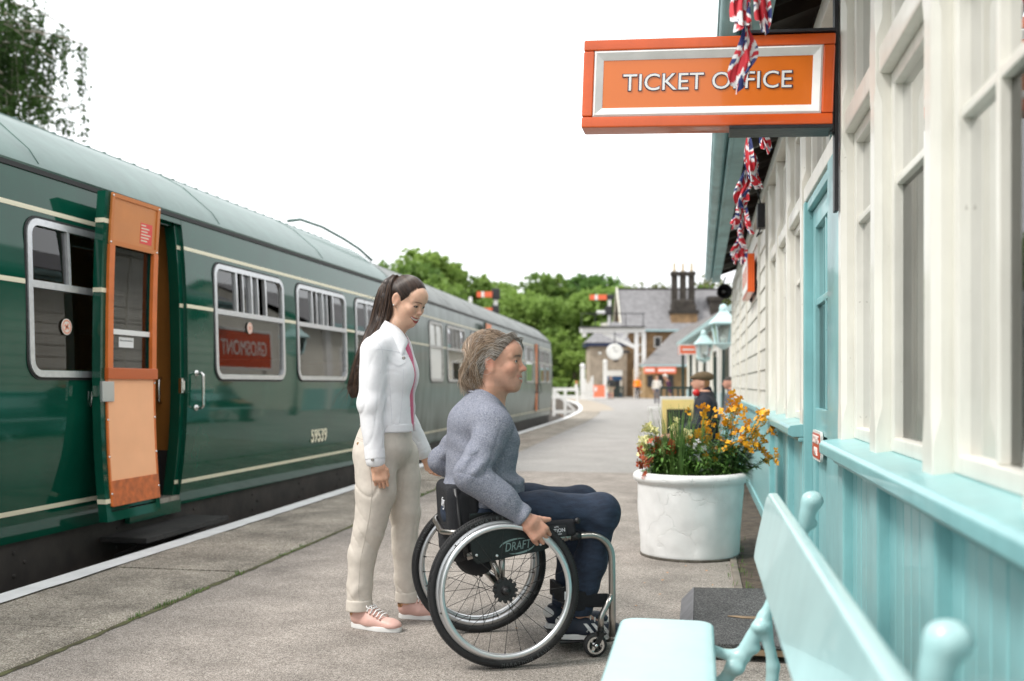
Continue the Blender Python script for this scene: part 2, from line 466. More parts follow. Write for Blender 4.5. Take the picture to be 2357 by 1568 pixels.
# platform body, surfacing, slabs, painted edge
pb = MB()
pb.strip([[(smooth_edge(y)+.02, y, -.95), (smooth_edge(y)+.02, y, -.05), (30, y, -.05)] for y in YS])
platform = tag(pb.build('platform', body_m), kind='structure')
a1 = MB().strip([[(smooth_edge(y)+.985, y, 0), (8, y, 0)] for y in np.linspace(-8, 13.0, 30)])
tag(a1.build('asphalt_surface', asph_m), kind='structure')
a2 = MB().strip([[(smooth_edge(y)+(.985 if y < 44 else 1.6), y, -.002), (18, y, -.002)] for y in [13.0]+[13.5+i*.75 for i in range(120)]])
tag(a2.build('asphalt_surface_far', asph2_m), kind='structure')
a3 = MB().strip([[(smooth_edge(y)+.15, y, -.004), (smooth_edge(y)+1.62, y, -.004)] for y in [41.5+i*.75 for i in range(82)]])
tag(a3.build('platform_edge_strip', M('pale_edge_concrete', (.33, .28, .22), .9, var=.15, vs=2)), kind='structure')
jo = [4.2-1.455*3+1.455*i for i in range(0, 29)]
rs = random.Random(3)
slabs = thing('platform_edge_paving', None, None); slabs['kind'] = 'structure'
for i in range(len(jo)-1):
    y0, y1 = jo[i]+.006, jo[i+1]-.006
    n = 9; ztop = .004+rs.uniform(0, .008); tl = rs.uniform(-.004, .004); b = MB(); top = []; bot = []
    jag = lambda a: a+rs.uniform(-.006, .006)
    ptsy = np.linspace(y0, y1, n)
    inner = [(smooth_edge(y)+.978+rs.uniform(-.008, .006), y) for y in ptsy]
    outer = [(smooth_edge(y)+rs.uniform(-.005, .004), y) for y in ptsy]
    rows = []
    for (xo, y), (xi, _) in zip(outer, inner):
        z = ztop+tl*(y-y0)
        rows.append([(xo, y, -.16), (xo, y, z-.012), (xo+.012, y, z), (xi-.012, y, z), (xi, y, z-.012), (xi, y, -.04)])
    b.strip(rows)
    k = len(rows[0]); b.f.append(tuple(range(k))); b.f.append(tuple(range((n-1)*k, n*k))[::-1])
    o = b.build('slab', slab_m, slabs)
wl = MB()
rows = []
for y in np.linspace(-6, 96, 700):
    e = smooth_edge(y); w = .152+rs.uniform(-.006, .006)
    zz = .0185 if y < jo[-1] else .002
    rows.append([(e-.006, y, -.05), (e-.004, y, zz), (e+w, y, zz)])
tag(wl.strip(rows).build('white_edge_line', white_m), kind='structure')
# moss and grass growing out of the joints
gv, gf = [], []
def blade(x, y, z, h, w, lean, a):
    dx, dy = math.cos(a)*lean, math.sin(a)*lean; wx, wy = -math.sin(a)*w, math.cos(a)*w; n = len(gv)
    gv.extend([(x-wx, y-wy, z), (x+wx, y+wy, z), (x+dx*.5+wx*.7, y+dy*.5+wy*.7, z+h*.65), (x+dx*.5-wx*.7, y+dy*.5-wy*.7, z+h*.65), (x+dx, y+dy, z+h)])
    gf.extend([(n, n+1, n+2, n+3), (n+3, n+2, n+4)])
def moss_clump(x, y, dens, hmax):
    for _ in range(dens):
        blade(x+rs.gauss(0, .012), y+rs.gauss(0, .03), 0, rs.uniform(.3, 1)*hmax, .0022, rs.uniform(0, .02), rs.uniform(0, 6.3))
y = 2.6
while y < 14:
    if rs.random() < .30+.35*math.sin(y*2.3)*math.sin(y*.9+1): moss_clump(smooth_edge(y)+.985, y, rs.randint(4, 26), rs.choice([.012, .016, .022, .035]))
    y += rs.uniform(.02, .09)
for j in jo[2:9]:
    for _ in range(14):
        moss_clump(smooth_edge(j)+.16+rs.random()**1.8*.8, j, rs.randint(2, 8), rs.choice([.006, .01, .018]))
for _ in range(40): moss_clump(rs.uniform(.18, .3), rs.uniform(5.7, 9), rs.randint(2, 9), rs.choice([.02, .04, .07]))
grass = put('joint_grass', np_mesh('joint_grass', gv, gf), grass_m)
tag(grass, 'tufts of grass and moss growing in the platform paving joints', 'grass', kind='stuff')
# mossy dirt lying in the long joint
md = MB(); rows = []
for y in np.linspace(2.4, 16, 260):
    e = smooth_edge(y)+.985; w = .012+.014*rs.random()
    rows.append([(e-w, y, .0035), (e+w+.006*rs.random(), y, .0035)])
tag(md.strip(rows).build('joint_moss', M('moss_dirt', (.13, .105, .06), .95, var=.6, vs=9, col2=(.13, .14, .05))), 'mossy dirt line between slabs and asphalt', 'moss', kind='stuff')
# planting strip along the wall, with its edging
sb = MB(); rows = []
for y in np.linspace(5.55, 16.5, 60):
    e = min(1, (y-5.55)/.3); rows.append([(.235, y, .003), (.33+rs.uniform(-.02, .02), y, .005+e*rs.uniform(0, .014)), (.43, y, .006+e*rs.uniform(0, .02)), (.6, y, .006+.02*e)])
tag(sb.strip(rows).build('soil_strip', soil_m, smooth=True), kind='structure')
for i in range(8):
    y0 = 5.56+i*1.35
    tag(MB().box(.195, .238, y0, y0+1.335, -.02, .014).build('edging_kerb', M('edging', (.2, .17, .14), .9, var=.3, vs=10), bev=.006), kind='structure')

# ------------------------------------------------------------------ loose litter: petals, grit
pt = MB()
for _ in range(26):
    x, y = rs.uniform(-.9, .3), rs.uniform(4.6, 6.9); a = rs.uniform(0, 6); s = rs.uniform(.005, .011)
    pt.add([(x+math.cos(a)*s, y+math.sin(a)*s, .004), (x+math.cos(a+2)*s, y+math.sin(a+2)*s, .004), (x+math.cos(a+4)*s, y+math.sin(a+4)*s, .006)], [(0, 1, 2)])
tag(pt.build('fallen_petals', M('petal_orange', (.75, .28, .02), .6)), 'orange petals fallen on the asphalt', 'petals', kind='stuff')
# ================================================================== the train
green_m = M('coach_green', (.003, .060, .036), .05, spec=.45, var=.14, vs=2.5, bump=.07, bs=1.8, bd=2)
green_old_m = M('coach_green_faded', (.045, .08, .058), .36, coat=.12, var=.5, vs=6, vd=9, stretch=(1, 1, .22), col2=(.11, .145, .125))
roof_m = M('roof_green', (.10, .17, .148), .4, var=.12, vs=5, bump=.25, bs=9, coat=.2)
roof_old_m = M('roof_grey', (.2, .21, .2), .6, var=.25, vs=3, bump=.2, bs=7)
cream_m = M('cream_line', (.72, .67, .5), .5)
cream_old_m = M('cream_line_faded', (.5, .47, .36), .6, var=.2, vs=8)
alu_m = M('window_aluminium', (.62, .63, .64), .33, .75, var=.08, vs=30)
alu_old_m = M('window_aluminium_dull', (.42, .41, .39), .5, .5, var=.2, vs=14)
rubber_m = M('window_rubber', (.012, .012, .012), .6)
black_m = M('underframe_black', (.011, .010, .009), .75, var=.5, vs=8, bump=.4, bs=30)
sole_m = M('solebar', (.026, .021, .018), .7, var=.4, vs=6, bump=.25, bs=25)
tan_m = M('interior_orange', (.36, .15, .03), .5, var=.1, vs=4)
orange_m = M('door_orange', (.62, .15, .025), .38, var=.12, vs=7, bump=.06, bs=40)
tanp_m = M('door_tan_panel', (.58, .21, .055), .42, var=.06, vs=5, bump=.04, bs=40)
bounce_m = M('door_panel_bounce_lit', (.92, .46, .24), .45, var=.05, vs=3, bump=.05, bs=60)  # lower door panel: bounced light painted in as a paler orange
cglass = glass('coach_glass', (.66, .72, .70), 1.5, gain=1.7)
chrome_m = M('polished_steel', (.7, .69, .67), .18, 1.0, var=.1, vs=30)
seat_m = M('seat_moquette', (.10, .04, .03), .9, var=.3, vs=60)
ceil_m = M('coach_ceiling', (.55, .5, .42), .6)

PROF = [(.19, -.085), (.30, -.066), (.36, -.057), (.5, -.038), (.7, -.018), (.95, -.004), (1.15, 0), (1.4, -.002), (1.6, -.005), (1.8, -.01), (2.0, -.018), (2.2, -.032), (2.35, -.046), (2.5, -.066)]
def prof(z):
    zs = [p[0] for p in PROF]
    return float(np.interp(z, zs, [p[1] for p in PROF]))

def side_sheet(mb, y0, y1, holes, sgn, xs, z0=.19, z1=2.5):
    """body side with openings; sgn=+1 faces the platform"""
    zs = sorted(set([p[0] for p in PROF if z0 <= p[0] <= z1]+[z for h in holes for z in (h[2], h[3])]+[z0, z1]))
    ys = sorted(set([y0, y1]+[y for h in holes for y in (h[0], h[1])]+list(np.arange(y0, y1, 1.2))))
    idx = {}
    def V(y, z):
        k = (round(y, 4), round(z, 4))
        if k not in idx:
            idx[k] = len(mb.v); mb.v.append((xs+sgn*prof(z), y, z))
        return idx[k]
    for a, b in zip(ys, ys[1:]):
        if b-a < 1e-5: continue
        for c, d in zip(zs, zs[1:]):
            if d-c < 1e-5: continue
            ym, zm = (a+b)/2, (c+d)/2
            if any(h[0] < ym < h[1] and h[2] < zm < h[3] for h in holes): continue
            q = (V(a, c), V(b, c), V(b, d), V(a, d)); mb.f.append(q if sgn > 0 else q[::-1])

def ring_on_side(mb, yc, zc, w, h, r, band, out0, out1, xs, sgn, n=6):
    o = rrect(w, h, r, n); i = rrect(w-2*band, h-2*band, max(.01, r-band), n); m = len(o)
    def P(a, b, off):
        z = zc+b; return (xs+sgn*(prof(z)+off), yc+a, z)
    rows = [[P(a, b, out0) for a, b in o], [P(a, b, out1) for a, b in o], [P(a, b, out1) for a, b in i], [P(a, b, out0-.03) for a, b in i]]
    base = len(mb.v)
    for rw in rows: mb.v += rw
    for k in range(3):
        for j in range(m):
            l = (j+1) % m; mb.f.append((base+k*m+j, base+k*m+l, base+(k+1)*m+l, base+(k+1)*m+j))

def coach_window(root, y0, y1, xs, kind, frm, sgn=1, zb=1.195, zt=2.175, blind=None):
    """one window: frame with rounded corners, glazing bars, panes"""
    w, h, yc, zc = y1-y0, zt-zb, (y0+y1)/2, (zb+zt)/2
    mb = MB(); ring_on_side(mb, yc, zc, w, h, .11, .042, 0, .016, xs, sgn)
    win = mb.build('window', frm, root, angle=50)
    rb = MB(); ring_on_side(rb, yc, zc, w+.034, h+.034, .125, .02, 0, .006, xs, sgn); rb.build('rubber_seal', rubber_m, win, angle=60)
    zt2 = zb+h*.585
    def bar(ya, yb, za, zb_, name, t=.012):
        b = MB(); rows = []
        for z in np.linspace(za, zb_, 5):
            x = xs+sgn*prof(z); rows.append([(x-sgn*.02, ya, z), (x+sgn*t, ya, z), (x+sgn*t, yb, z), (x-sgn*.02, yb, z)])
        b.strip(rows)
        for k in (0, 4): b.f.append((k*4, k*4+1, k*4+2, k*4+3))
        return b.build(name, frm, win)
    bar(y0+.03, y1-.03, zt2-.022, zt2+.022, 'transom')
    cuts = {'wide': [.29, .5, .71], 'narrow': [.5], 'none': []}[kind]
    for c in cuts:
        wv = .03 if kind == 'wide' else .026
        bar(y0+w*c-wv/2, y0+w*c+wv/2, zt2+.022, zt-.03, 'glazing_bar')
    def pane(ya, yb, za, zb_, off):
        b = MB(); b.strip([[(xs+sgn*(prof(z)+off), ya, z), (xs+sgn*(prof(z)+off), yb, z)] for z in np.linspace(za, zb_, 4)])
        return b.build('pane', blind or cglass, win, smooth=True)
    pane(y0+.03, y1-.03, zb+.03, zt2, -.008)
    ed = [0]+cuts+[1]
    for i, (a, b_) in enumerate(zip(ed, ed[1:])):
        if kind == 'wide' and i == 1:        # a slider pushed open: its pane stands beside the gap
            pane(y0+w*(a+.09), y0+w*b_, zt2, zt-.03, -.016)
        elif kind == 'wide' and i == 2: pane(y0+w*a, y0+w*(b_-.075), zt2, zt-.03, -.016)
        else: pane(y0+w*a+(.03 if i == 0 else 0), y0+w*b_-(.03 if i == len(ed)-2 else 0), zt2, zt-.03, -.008)
    if kind == 'wide':
        for f in (.385, .60): bar(y0+w*f-.011, y0+w*f+.011, zt2+.022, zt-.03, 'slider_stile', .006)
    return win

def coach(root, L, wins, doors, gm, rm, cm, frm, open_door=None, width=2.78, closed_doors=()):
    """body in local coordinates: platform side at x=0, running along +y from 0 to L"""
    holes = [(a+.045, b-.045, 1.24, 2.13) for a, b, k in wins]
    oh = [(a, b, .27, 2.42) for a, b in doors]
    mb = MB(); side_sheet(mb, 0, L, holes+oh, 1, 0); mb.build('body_side', gm, root, smooth=True)
    fb = MB(); side_sheet(fb, 0, L, holes, -1, -width); fb.build('far_body_side', gm, root, smooth=True)
    # roof
    arc = [(-.066, 2.5), (-.085, 2.535), (-.15, 2.63), (-.28, 2.74), (-.42, 2.86), (-.62, 2.97), (-.9, 3.06), (-1.15, 3.105), (-1.39, 3.12)]
    arc = arc+[(-width-a, z) for a, z in arc[::-1][1:]]
    ys = [0, .03, .12, .3]+list(np.arange(.6, L-.5, .6))+[L-.3, L-.12, L-.03, L]
    rows = []
    for y in ys:
        e = min(y, L-y); k = 1 if e > .3 else .72+.28*math.sqrt(max(0, 1-(1-e/.3)**2))
        rows.append([(-width/2+(a+width/2)*(.97+.03*k), y, 2.5+(z-2.5)*k) for a, z in arc])
    roof = MB().strip(rows).build('roof', rm, root, smooth=True)
    rb = MB()
    for y in np.arange(1.0, L, 2.4):                    # the welded roof joints
        MB().tube([(a, y, z+.002) for a, z in arc[1:-1]], .0035, 5).build('roof_joint', rm, roof, smooth=True)
    pass
    g = MB(); g.tube([(-.060, 0, 2.505), (-.060, L, 2.505)], .014, 6); g.build('gutter', rm, roof)
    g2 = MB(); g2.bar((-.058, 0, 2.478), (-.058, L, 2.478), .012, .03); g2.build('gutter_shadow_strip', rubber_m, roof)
    rl = MB()                                           # riveted strip along the top
    rl.bar((-.88, .3, 3.066), (-.88, L-.3, 3.066), .05, .012)
    for y in np.arange(.4, L-.4, .22): rl.box(-.885, -.86, y, y+.03, 3.07, 3.084)
    rl.build('roof_strip', rm, roof)
    for y in np.arange(1.6, L-1, 2.9):
        v = MB(); v.lathe([(0, .1), (.12, .09), (.16, .04), (.16, 0)], 12, (-width/2, y, 3.11)); v.build('roof_vent', rm, roof, smooth=True)
    # ends
    for y, nm in ((0, 'end_wall'), (L, 'end_wall')):
        poly = [(prof(z), z) for z, _ in PROF]+[(-width/2+(a+width/2)*.98, 2.5+(z-2.5)*.75) for a, z in arc[1:-1]]+[(-width-prof(z), z) for z, _ in PROF[::-1]]
        e = MB(); e.add([(a, y, z) for a, z in poly], [tuple(range(len(poly)))]); e.build(nm, black_m, root)
    ge = MB(); ge.box(-width/2-.5, -width/2+.5, L, L+.35, .25, 2.35); ge.build('gangway', rubber_m, root, bev=.04)
    # lining
    segs = lambda z0, z1: [(z0, z1)]
    def line(z, h, gaps):
        ys_ = [0]; 
        for a, b in sorted(gaps): ys_ += [a, b]
        ys_.append(L)
        for a, b in zip(ys_[::2], ys_[1::2]):
            if b-a < .02: continue
            q = MB(); q.strip([[(prof(z-h/2)+.0025, y, z-h/2), (prof(z)+.003, y, z), (prof(z+h/2)+.0025, y, z+h/2)] for y in (a, b)])
            q.build('cream_line', cm, root)
    dg = [(a-.0, b+.0) for a, b in doors]
    line(2.235, .03, dg); line(1.775, .03, dg+[(a-.02, b+.02) for a, b, k in wins]); line(.375, .03, dg)
    # interior
    ib = MB(); ib.box(-width+.05, -.14, .1, L-.1, .235, .262); ib.build('floor', M('lino', (.05, .045, .045), .7), root)
    cb = MB(); cb.strip([[(-.14, .1, 2.45), (-.5, .1, 2.75), (-width+.5, .1, 2.75), (-width+.14, .1, 2.45)], [(-.14, L-.1, 2.45), (-.5, L-.1, 2.75), (-width+.5, L-.1, 2.75), (-width+.14, L-.1, 2.45)]])
    cb.build('ceiling', ceil_m, root)
    il = MB(); il.box(-.115, -.105, .1, L-.1, .27, 1.16) if not doors else None
    if doors:
        a, b = doors[0]; il.box(-.115, -.105, .1, a-.05, .27, 1.16); il.box(-.115, -.105, b+.05, L-.1, .27, 1.16)
    il.build('inner_lining', tan_m, root)
    fl = MB(); fl.box(-width+.105, -width+.115, .1, L-.1, .27, 1.16); fl.build('inner_lining', tan_m, root)
    y = .7
    while y < L-1:
        if not any(a-.4 < y < b+.4 for a, b in doors):
            for xa, xb in ((-1.05, -.16), (-width+.16, -width+1.05)):
                s = MB(); s.box(xa, xb, y, y+.14, .55, 1.42); s.box(xa, xb, y-.45, y+.55, .55, .72); s.build('seat', seat_m, root, bev=.03)
        y += 1.75
    # underframe
    ub = MB(); ub.box(-.16, -.11, 0, L, -.10, .20); ub.build('solebar', sole_m, root)
    fr = MB()
    for y in np.arange(.5, L, 1.1):
        for k in range(3): fr.lathe([(0, .012), (.011, .008), (.014, 0)], 7, (-.11, y+.1*(k % 2), -.02+.07*k), axis='x')
    fr.build('rivets', sole_m, root)['kind'] = 'stuff'
    for yb in (L*.17, L*.83):
        bg_ = MB(); bg_.box(-.5, -.3, yb-1.4, yb+1.4, -.5, -.25)
        for dy in (-1.1, 1.1): bg_.lathe([(0, -.06), (.42, -.06), (.46, 0), (.42, .06), (.0, .06)], 20, (-.62, yb+dy, -.33), axis='x')
        for dy in (-1.1, 1.1): bg_.box(-.36, -.22, yb+dy-.14, yb+dy+.14, -.55, -.2)
        bg_.build('bogie', black_m, root)
    tk = MB(); tk.box(-1.2, -.35, L*.4, L*.55, -.55, .1); tk.box(-1.3, -.4, L*.58, L*.66, -.5, .1); tk.build('equipment_box', black_m, root)

# ---- first coach
C1Y, C1L = -5.0, 17.95
X1 = -4.0
c1 = thing('railway_coach', 'glossy dark green railway coach with cream lining and an orange door open', 'railway coach', (X1, C1Y, 0))
W1 = [(.4, 1.82, 'wide'), (2.1, 3.52, 'wide'), (3.8, 5.22, 'wide'), (5.5, 6.92, 'wide'), (7.2, 8.62, 'wide'), (10.39, 11.2, 'narrow'), (12.76, 14.18, 'wide'), (14.5, 15.93, 'wide'), (16.25, 17.1, 'narrow')]
D1 = (11.58, 12.30)
coach(c1, C1L, W1, [D1], green_m, roof_m, cream_m, alu_m)
for a, b, k in W1: coach_window(c1, a, b, 0, k, alu_m)
for a, b, k in W1: coach_window(c1, a, b, -2.78, 'none', alu_m, sgn=-1)
# vestibule seen through the doorway
vb = MB(); vb.box(-2.6, -.13, D1[1]+.06, D1[1]+.09, .26, 2.45); vb.build('vestibule_partition', tan_m, c1)
vk = MB(); vk.box(-2.55, -.16, D1[1]+.048, D1[1]+.058, .265, .62); vk.build('kick_panel', M('kick_black', (.03, .03, .032), .6), c1)
vw = MB(); vw.prism([(a-1.0, b+1.68) for a, b in rrect(.75, 1.0, .12)], D1[1]+.045, D1[1]+.056, 'y'); vw.build('partition_window', M('dark_partition_glass', (.02, .022, .022), .08), c1)
vf = MB(); vf.box(-2.6, -.13, D1[0]-.10, D1[0]-.07, .26, 2.45); vf.build('vestibule_partition', tan_m, c1)
rail_ = MB(); rail_.tube([(-.25, D1[1]+.03, 1.0), (-.25, D1[1]+.0, 1.02), (-.25, D1[1]+.0, 1.18), (-.25, D1[1]+.03, 1.2)], .013, 8); rail_.build('grab_handle', chrome_m, c1, smooth=True)
# door jambs (follow the curve of the body)
for yy, nm in ((D1[1], 1), (D1[0], -1)):
    j = MB(); rows = []
    for z in np.linspace(.2, 2.46, 14): 
        x = prof(z); a, b = (yy-.05, yy+.0) if nm > 0 else (yy, yy+.05)
        rows.append([(x-.12, a, z), (x-.035, a, z), (x-.03, b-.0, z), (x+.002, b, z)] if nm > 0 else [(x+.002, a, z), (x-.03, a, z), (x-.035, b, z), (x-.12, b, z)])
    j.strip(rows).build('door_jamb', green_m, c1)
    for z in (2.235, 1.775, .375):
        q = MB(); q.box(prof(z)-.034, prof(z)-.028, yy-.051 if nm > 0 else yy, yy if nm > 0 else yy+.051, z-.015, z+.015); q.build('cream_line', cream_m, c1)
hd = MB(); hd.box(-.2, -.11, D1[0], D1[1], 2.40, 2.47); hd.build('door_header', green_m, c1)
th = MB(); th.box(-.3, -.07, D1[0], D1[1], .235, .27); th.build('threshold', M('worn_steel', (.35, .32, .28), .45, .7, var=.3, vs=20), c1)
lb = MB(); lb.box(-.10, -.06, D1[0], D1[1], .14, .235); lb.build('threshold_riser', green_m, c1)
kp = MB(); kp.box(-.05, -.02, D1[1]-.055, D1[1]+.0, 1.08, 1.2); kp.box(-.03, -.012, D1[1]-.04, D1[1]-.01, 1.1, 1.18); kp.build('lock_keep', chrome_m, c1, bev=.004)
# grab handles beside the doors
def grab(y, x=0):
    g = MB(); za, zb = .96, 1.24
    g.tube([(prof(za), y, za), (.045, y, za), (.058, y, za+.012), (.06, y, za+.03), (.06, y, zb-.03), (.058, y, zb-.012), (.045, y, zb), (prof(zb), y, zb)], .012, 10)
    for z in (za, zb): g.lathe([(0, .012), (.022, .012), (.026, 0)], 12, (prof(z), y, z), axis='x')
    g.build('grab_handle', chrome_m, c1, smooth=True)
grab(12.44)
sbm = MB(); sbm.box(-.12, .24, D1[0]-.28, D1[1]+.22, .045, .085); sbm.build('step_board', black_m, c1, bev=.006)
for y in (D1[0]-.1, D1[1]): MB().bar((-.12, y, -.08), (.18, y, .04), .03, .02).build('step_bracket', black_m, c1)
# the open door, folded right back against the body side
DX0 = .085                       # stands off the side on its hinges
dr = bpy.data.objects.new('door', None); COL.objects.link(dr); dr.parent = c1
dy1, dy0 = D1[0]+.03, D1[0]-.63
def dslab(name, ya, yb, za, zb, x0, x1, mat, bev=0):
    b = MB(); rows = []
    zz = np.linspace(za, zb, max(2, int((zb-za)/.15)+1))
    for z in zz:
        p = -.7*prof(z)+DX0          # folded over, so the curve is mirrored
        rows.append([(p+x0, ya, z), (p+x1, ya, z), (p+x1, yb, z), (p+x0, yb, z)])
    b.strip([r+[r[0]] for r in rows]); n = len(rows)-1
    b.f.append((0, 1, 2, 3)); b.f.append((n*5, n*5+1, n*5+2, n*5+3))
    return b.build(name, mat, dr, bev=bev)
for a, b in ((dy0, dy0+.055), (dy1-.05, dy1)): dslab('door_stile', a, b, .24, 2.43, -.03, .03, green_m)
dslab('door_rail', dy0+.055, dy1-.05, .24, .30, -.03, .03, green_m); dslab('door_rail', dy0+.055, dy1-.05, .31, .345, -.03, .02, green_m)
dslab('door_skin', dy0+.055, dy1-.05, .345, 1.26, -.03, .0, green_m)
dslab('door_skin', dy0+.055, dy1-.05, 2.1, 2.43, -.03, .0, green_m)
dslab('top_panel', dy0+.058, dy1-.004, 2.09, 2.425, .032, .038, tanp_m)
for (a, b, c, d) in ((dy0+.058, dy1-.004, 2.40, 2.428), (dy0+.058, dy1-.004, 2.085, 2.115), (dy0+.058, dy0+.09, 2.115, 2.40), (dy1-.04, dy1-.004, 2.115, 2.40)):
    dslab('panel_moulding', a, b, c, d, .038, .046, M('moulding_orange', (.55, .17, .03), .4))
dslab('window_stile', dy0+.055, dy0+.115, 1.255, 2.085, .025, .05, orange_m); dslab('window_stile', dy1-.062, dy1-.004, 1.255, 2.085, .025, .05, orange_m)
dslab('window_ledge', dy0+.05, dy1+.006, 1.185, 1.262, .03, .058, M('ledge_orange', (.5, .1, .015), .35), bev=.006)
dslab('pane', dy0+.11, dy1-.06, 1.26, 2.09, .005, .009, cglass)
dslab('window_bar', dy0+.112, dy1-.058, 1.49, 1.525, .008, .03, M('white_bar', (.75, .75, .73), .4))
dslab('notice', dy0+.24, dy0+.42, 1.405, 1.475, .0105, .012, M('white_card', (.75, .75, .74), .6))
dslab('lower_panel', dy0+.06, dy1-.012, .50, 1.188, .03, .037, bounce_m)
dslab('edge_strip', dy0+.055, dy0+.072, .34, 1.188, .03, .041, orange_m); dslab('edge_strip', dy1-.02, dy1-.006, .34, 1.188, .03, .041, orange_m)
dslab('kick_plate', dy0+.066, dy1-.008, .335, .505, .032, .042, M('kick_orange', (.5, .12, .025), .45, var=.3, vs=18))
for z in (2.235, 1.775, .375): dslab('cream_line', dy0-.0015, dy0+.056, z-.015, z+.015, -.031, .0315, cream_m)
dslab('door_lock', dy0-.004, dy0+.13, 1.035, 1.17, .03, .05, M('lock_steel', (.55, .55, .54), .35, .8), bev=.004)
dslab('lock_bolt', dy0-.02, dy0-.002, 1.07, 1.14, -.012, .012, chrome_m)
dslab('warning_sticker', dy1-.235, dy1-.085, 2.14, 2.285, .0385, .0395, M('sticker_red', (.7, .06, .05), .5))
for i in range(6): dslab('sticker_text', dy1-.225, dy1-.225+.125*(.45 if i == 0 else .95-.15*(i % 3)), 2.265-i*.0215, 2.273-i*.0215, .0397, .0401, cream_m)
text_mesh('Please close the door', .012, M('ink', (.02, .02, .025), .6), dr, (-.7*prof(1.455)+DX0+.0128, dy0+.33, 1.452), (R(90), 0, R(90)), width=.155)
sc_ = MB()
for z in np.linspace(.42, 1.16, 4):
    for y in (dy0+.066, dy1-.014): sc_.lathe([(0, .006), (.007, .004), (.009, 0)], 8, (-.7*prof(z)+DX0+.040, y, z), axis='x')
for z in (2.41, 2.1):
    for y in (dy0+.07, dy1-.02): sc_.lathe([(0, .006), (.006, .004), (.008, 0)], 8, (-.7*prof(z)+DX0+.046, y, z), axis='x')
sc_.build('screw_heads', chrome_m, dr)
hg = MB()
for z in (.55, 1.3, 2.1): hg.bar((prof(z)-.01, D1[0]+.02, z), (-prof(z)+DX0, D1[0]+.02, z), .05, .09); 
hg.build('hinge', black_m, dr)
hn = MB(); hn.tube([(DX0-.032, dy0+.07, 1.1), (DX0-.075, dy0+.07, 1.1), (DX0-.08, dy0+.06, 1.0)], .01, 8); hn.build('door_handle', chrome_m, dr, smooth=True)
# number and window stickers
text_mesh('59539', .20, cream_m, c1, (prof(.60)+.006, 15.14, .60), (R(90), 0, R(90)), width=.45, extrude=.001, offset=.006, name='coach_number')
stm = M('sticker_orange', (.75, .3, .2), .5)
for y, z in ((11.0-.24, 1.52), (13.42, 1.66)):
    s = MB(); s.lathe([(0, .003), (.052, .003), (.052, 0)], 24, (prof(z)+.002, y, z), axis='x'); st = s.build('window_sticker', M('sticker_cream', (.75, .68, .6), .5), c1)
    s = MB(); s.lathe([(.036, .0035), (.046, .0035)], 24, (prof(z)+.0022, y, z), axis='x'); s.build('ring', stm, st)
    for a in (.9, -.5):
        s = MB(); s.bar((prof(z)+.0055, y-.026*math.cos(a), z-.026*math.sin(a)), (prof(z)+.0055, y+.026*math.cos(a), z+.026*math.sin(a)), .002, .014, up=(0, 1, 0)); s.build('mark', stm, st)
pp = MB(); pp.tube([(-.75, 16.0, 3.07), (-.72, 16.3, 3.135), (-.64, 16.8, 3.12), (-.54, 17.3, 3.04), (-.44, 17.6, 2.95), (-.36, 17.9, 2.83)], .018, 8); pp.build('roof_pipe', roof_m, c1, smooth=True)
# ---- second coach: faded, on the curve
a2 = R(1.5)
c2 = thing('railway_coach', 'faded weathered green railway coach with grey roof, coupled behind the glossy one', 'railway coach', (-4.2, 13.75, 0), a2)
C2L = 18.1
W2 = [(1.68, 2.6, 'narrow'), (2.93, 4.45, 'wide'), (5.06, 6.5, 'wide'), (8.0, 9.4, 'wide'), (9.8, 11.2, 'wide'), (12.2, 13.7, 'wide'), (15.1, 16.2, 'narrow'), (16.5, 17.4, 'narrow')]
D2 = (6.75, 7.4)
coach(c2, C2L, W2, [D2], green_old_m, roof_old_m, cream_old_m, alu_old_m)
bl = M('white_blind', (.6, .6, .57), .35, coat=.3)
for i, (a, b, k) in enumerate(W2): coach_window(c2, a, b, 0, k, alu_old_m, blind=bl if i in (0,) else None)
for a, b, k in W2: coach_window(c2, a, b, -2.78, 'none', alu_old_m, sgn=-1)
od = MB(); od.box(.02, .07, D2[0]-.62, D2[0]+.0, .27, 2.42); d2 = od.build('door', green_old_m, c2)
od = MB(); od.box(.07, .075, D2[0]-.6, D2[0]-.02, .3, 2.4); od.build('door_lining', orange_m, d2)
gy = MB(); gy.box(-.03, -.025, D2[0]+.02, D2[0]+.1, 1.7, 2.4); gy.build('yellow_door_edge', M('safety_yellow', (.55, .8, .02), .5), c2)
for y, m_ in ((14.2, orange_m), (14.5, black_m)): MB().box(-.02, .004, y, y+.28, .4, 2.3).build('door_gap', m_, c2)
hb = MB()
for y in (14.0, 14.9): hb.tube([(.0, y, .9), (.05, y, .92), (.05, y, 1.15), (0, y, 1.17)], .014, 6)
hb.build('grab_handle', black_m, c2)
vb = MB(); vb.box(-2.6, -.13, D2[1]+.06, D2[1]+.09, .26, 2.45); vb.build('vestibule_partition', tan_m, c2)
# ================================================================== the ticket office building on the right
cw_m = M('cream_paint', (.76, .74, .67), .42, dirt=.16, var=.06, vs=4, bump=.12, bs=14, coat=.15)
cw2_m = M('weatherboard_paint', (.70, .68, .61), .5, dirt=.22, var=.10, vs=2.5, bump=.2, bs=12)
tq_m = M('turquoise_paint', (.24, .50, .515), .4, dirt=.22, dcol=(.10, .20, .20), var=.10, vs=4, bump=.16, bs=16, coat=.2)
tq2_m = M('turquoise_board_paint', (.25, .51, .525), .38, dirt=.22, dcol=(.10, .22, .22), var=.10, vs=3.5, bump=.14, bs=18, coat=.25)
bglass = glass('office_glass', (.8, .85, .82), 1.5)
iron_m = M('black_iron', (.014, .014, .017), .45, var=.3, vs=25, bump=.2, bs=40)
dark_wood = M('dark_timber', (.05, .04, .032), .8, var=.4, vs=6)
slate_m = M('slate', (.12, .12, .13), .7, var=.25, vs=6, bump=.2, bs=20)
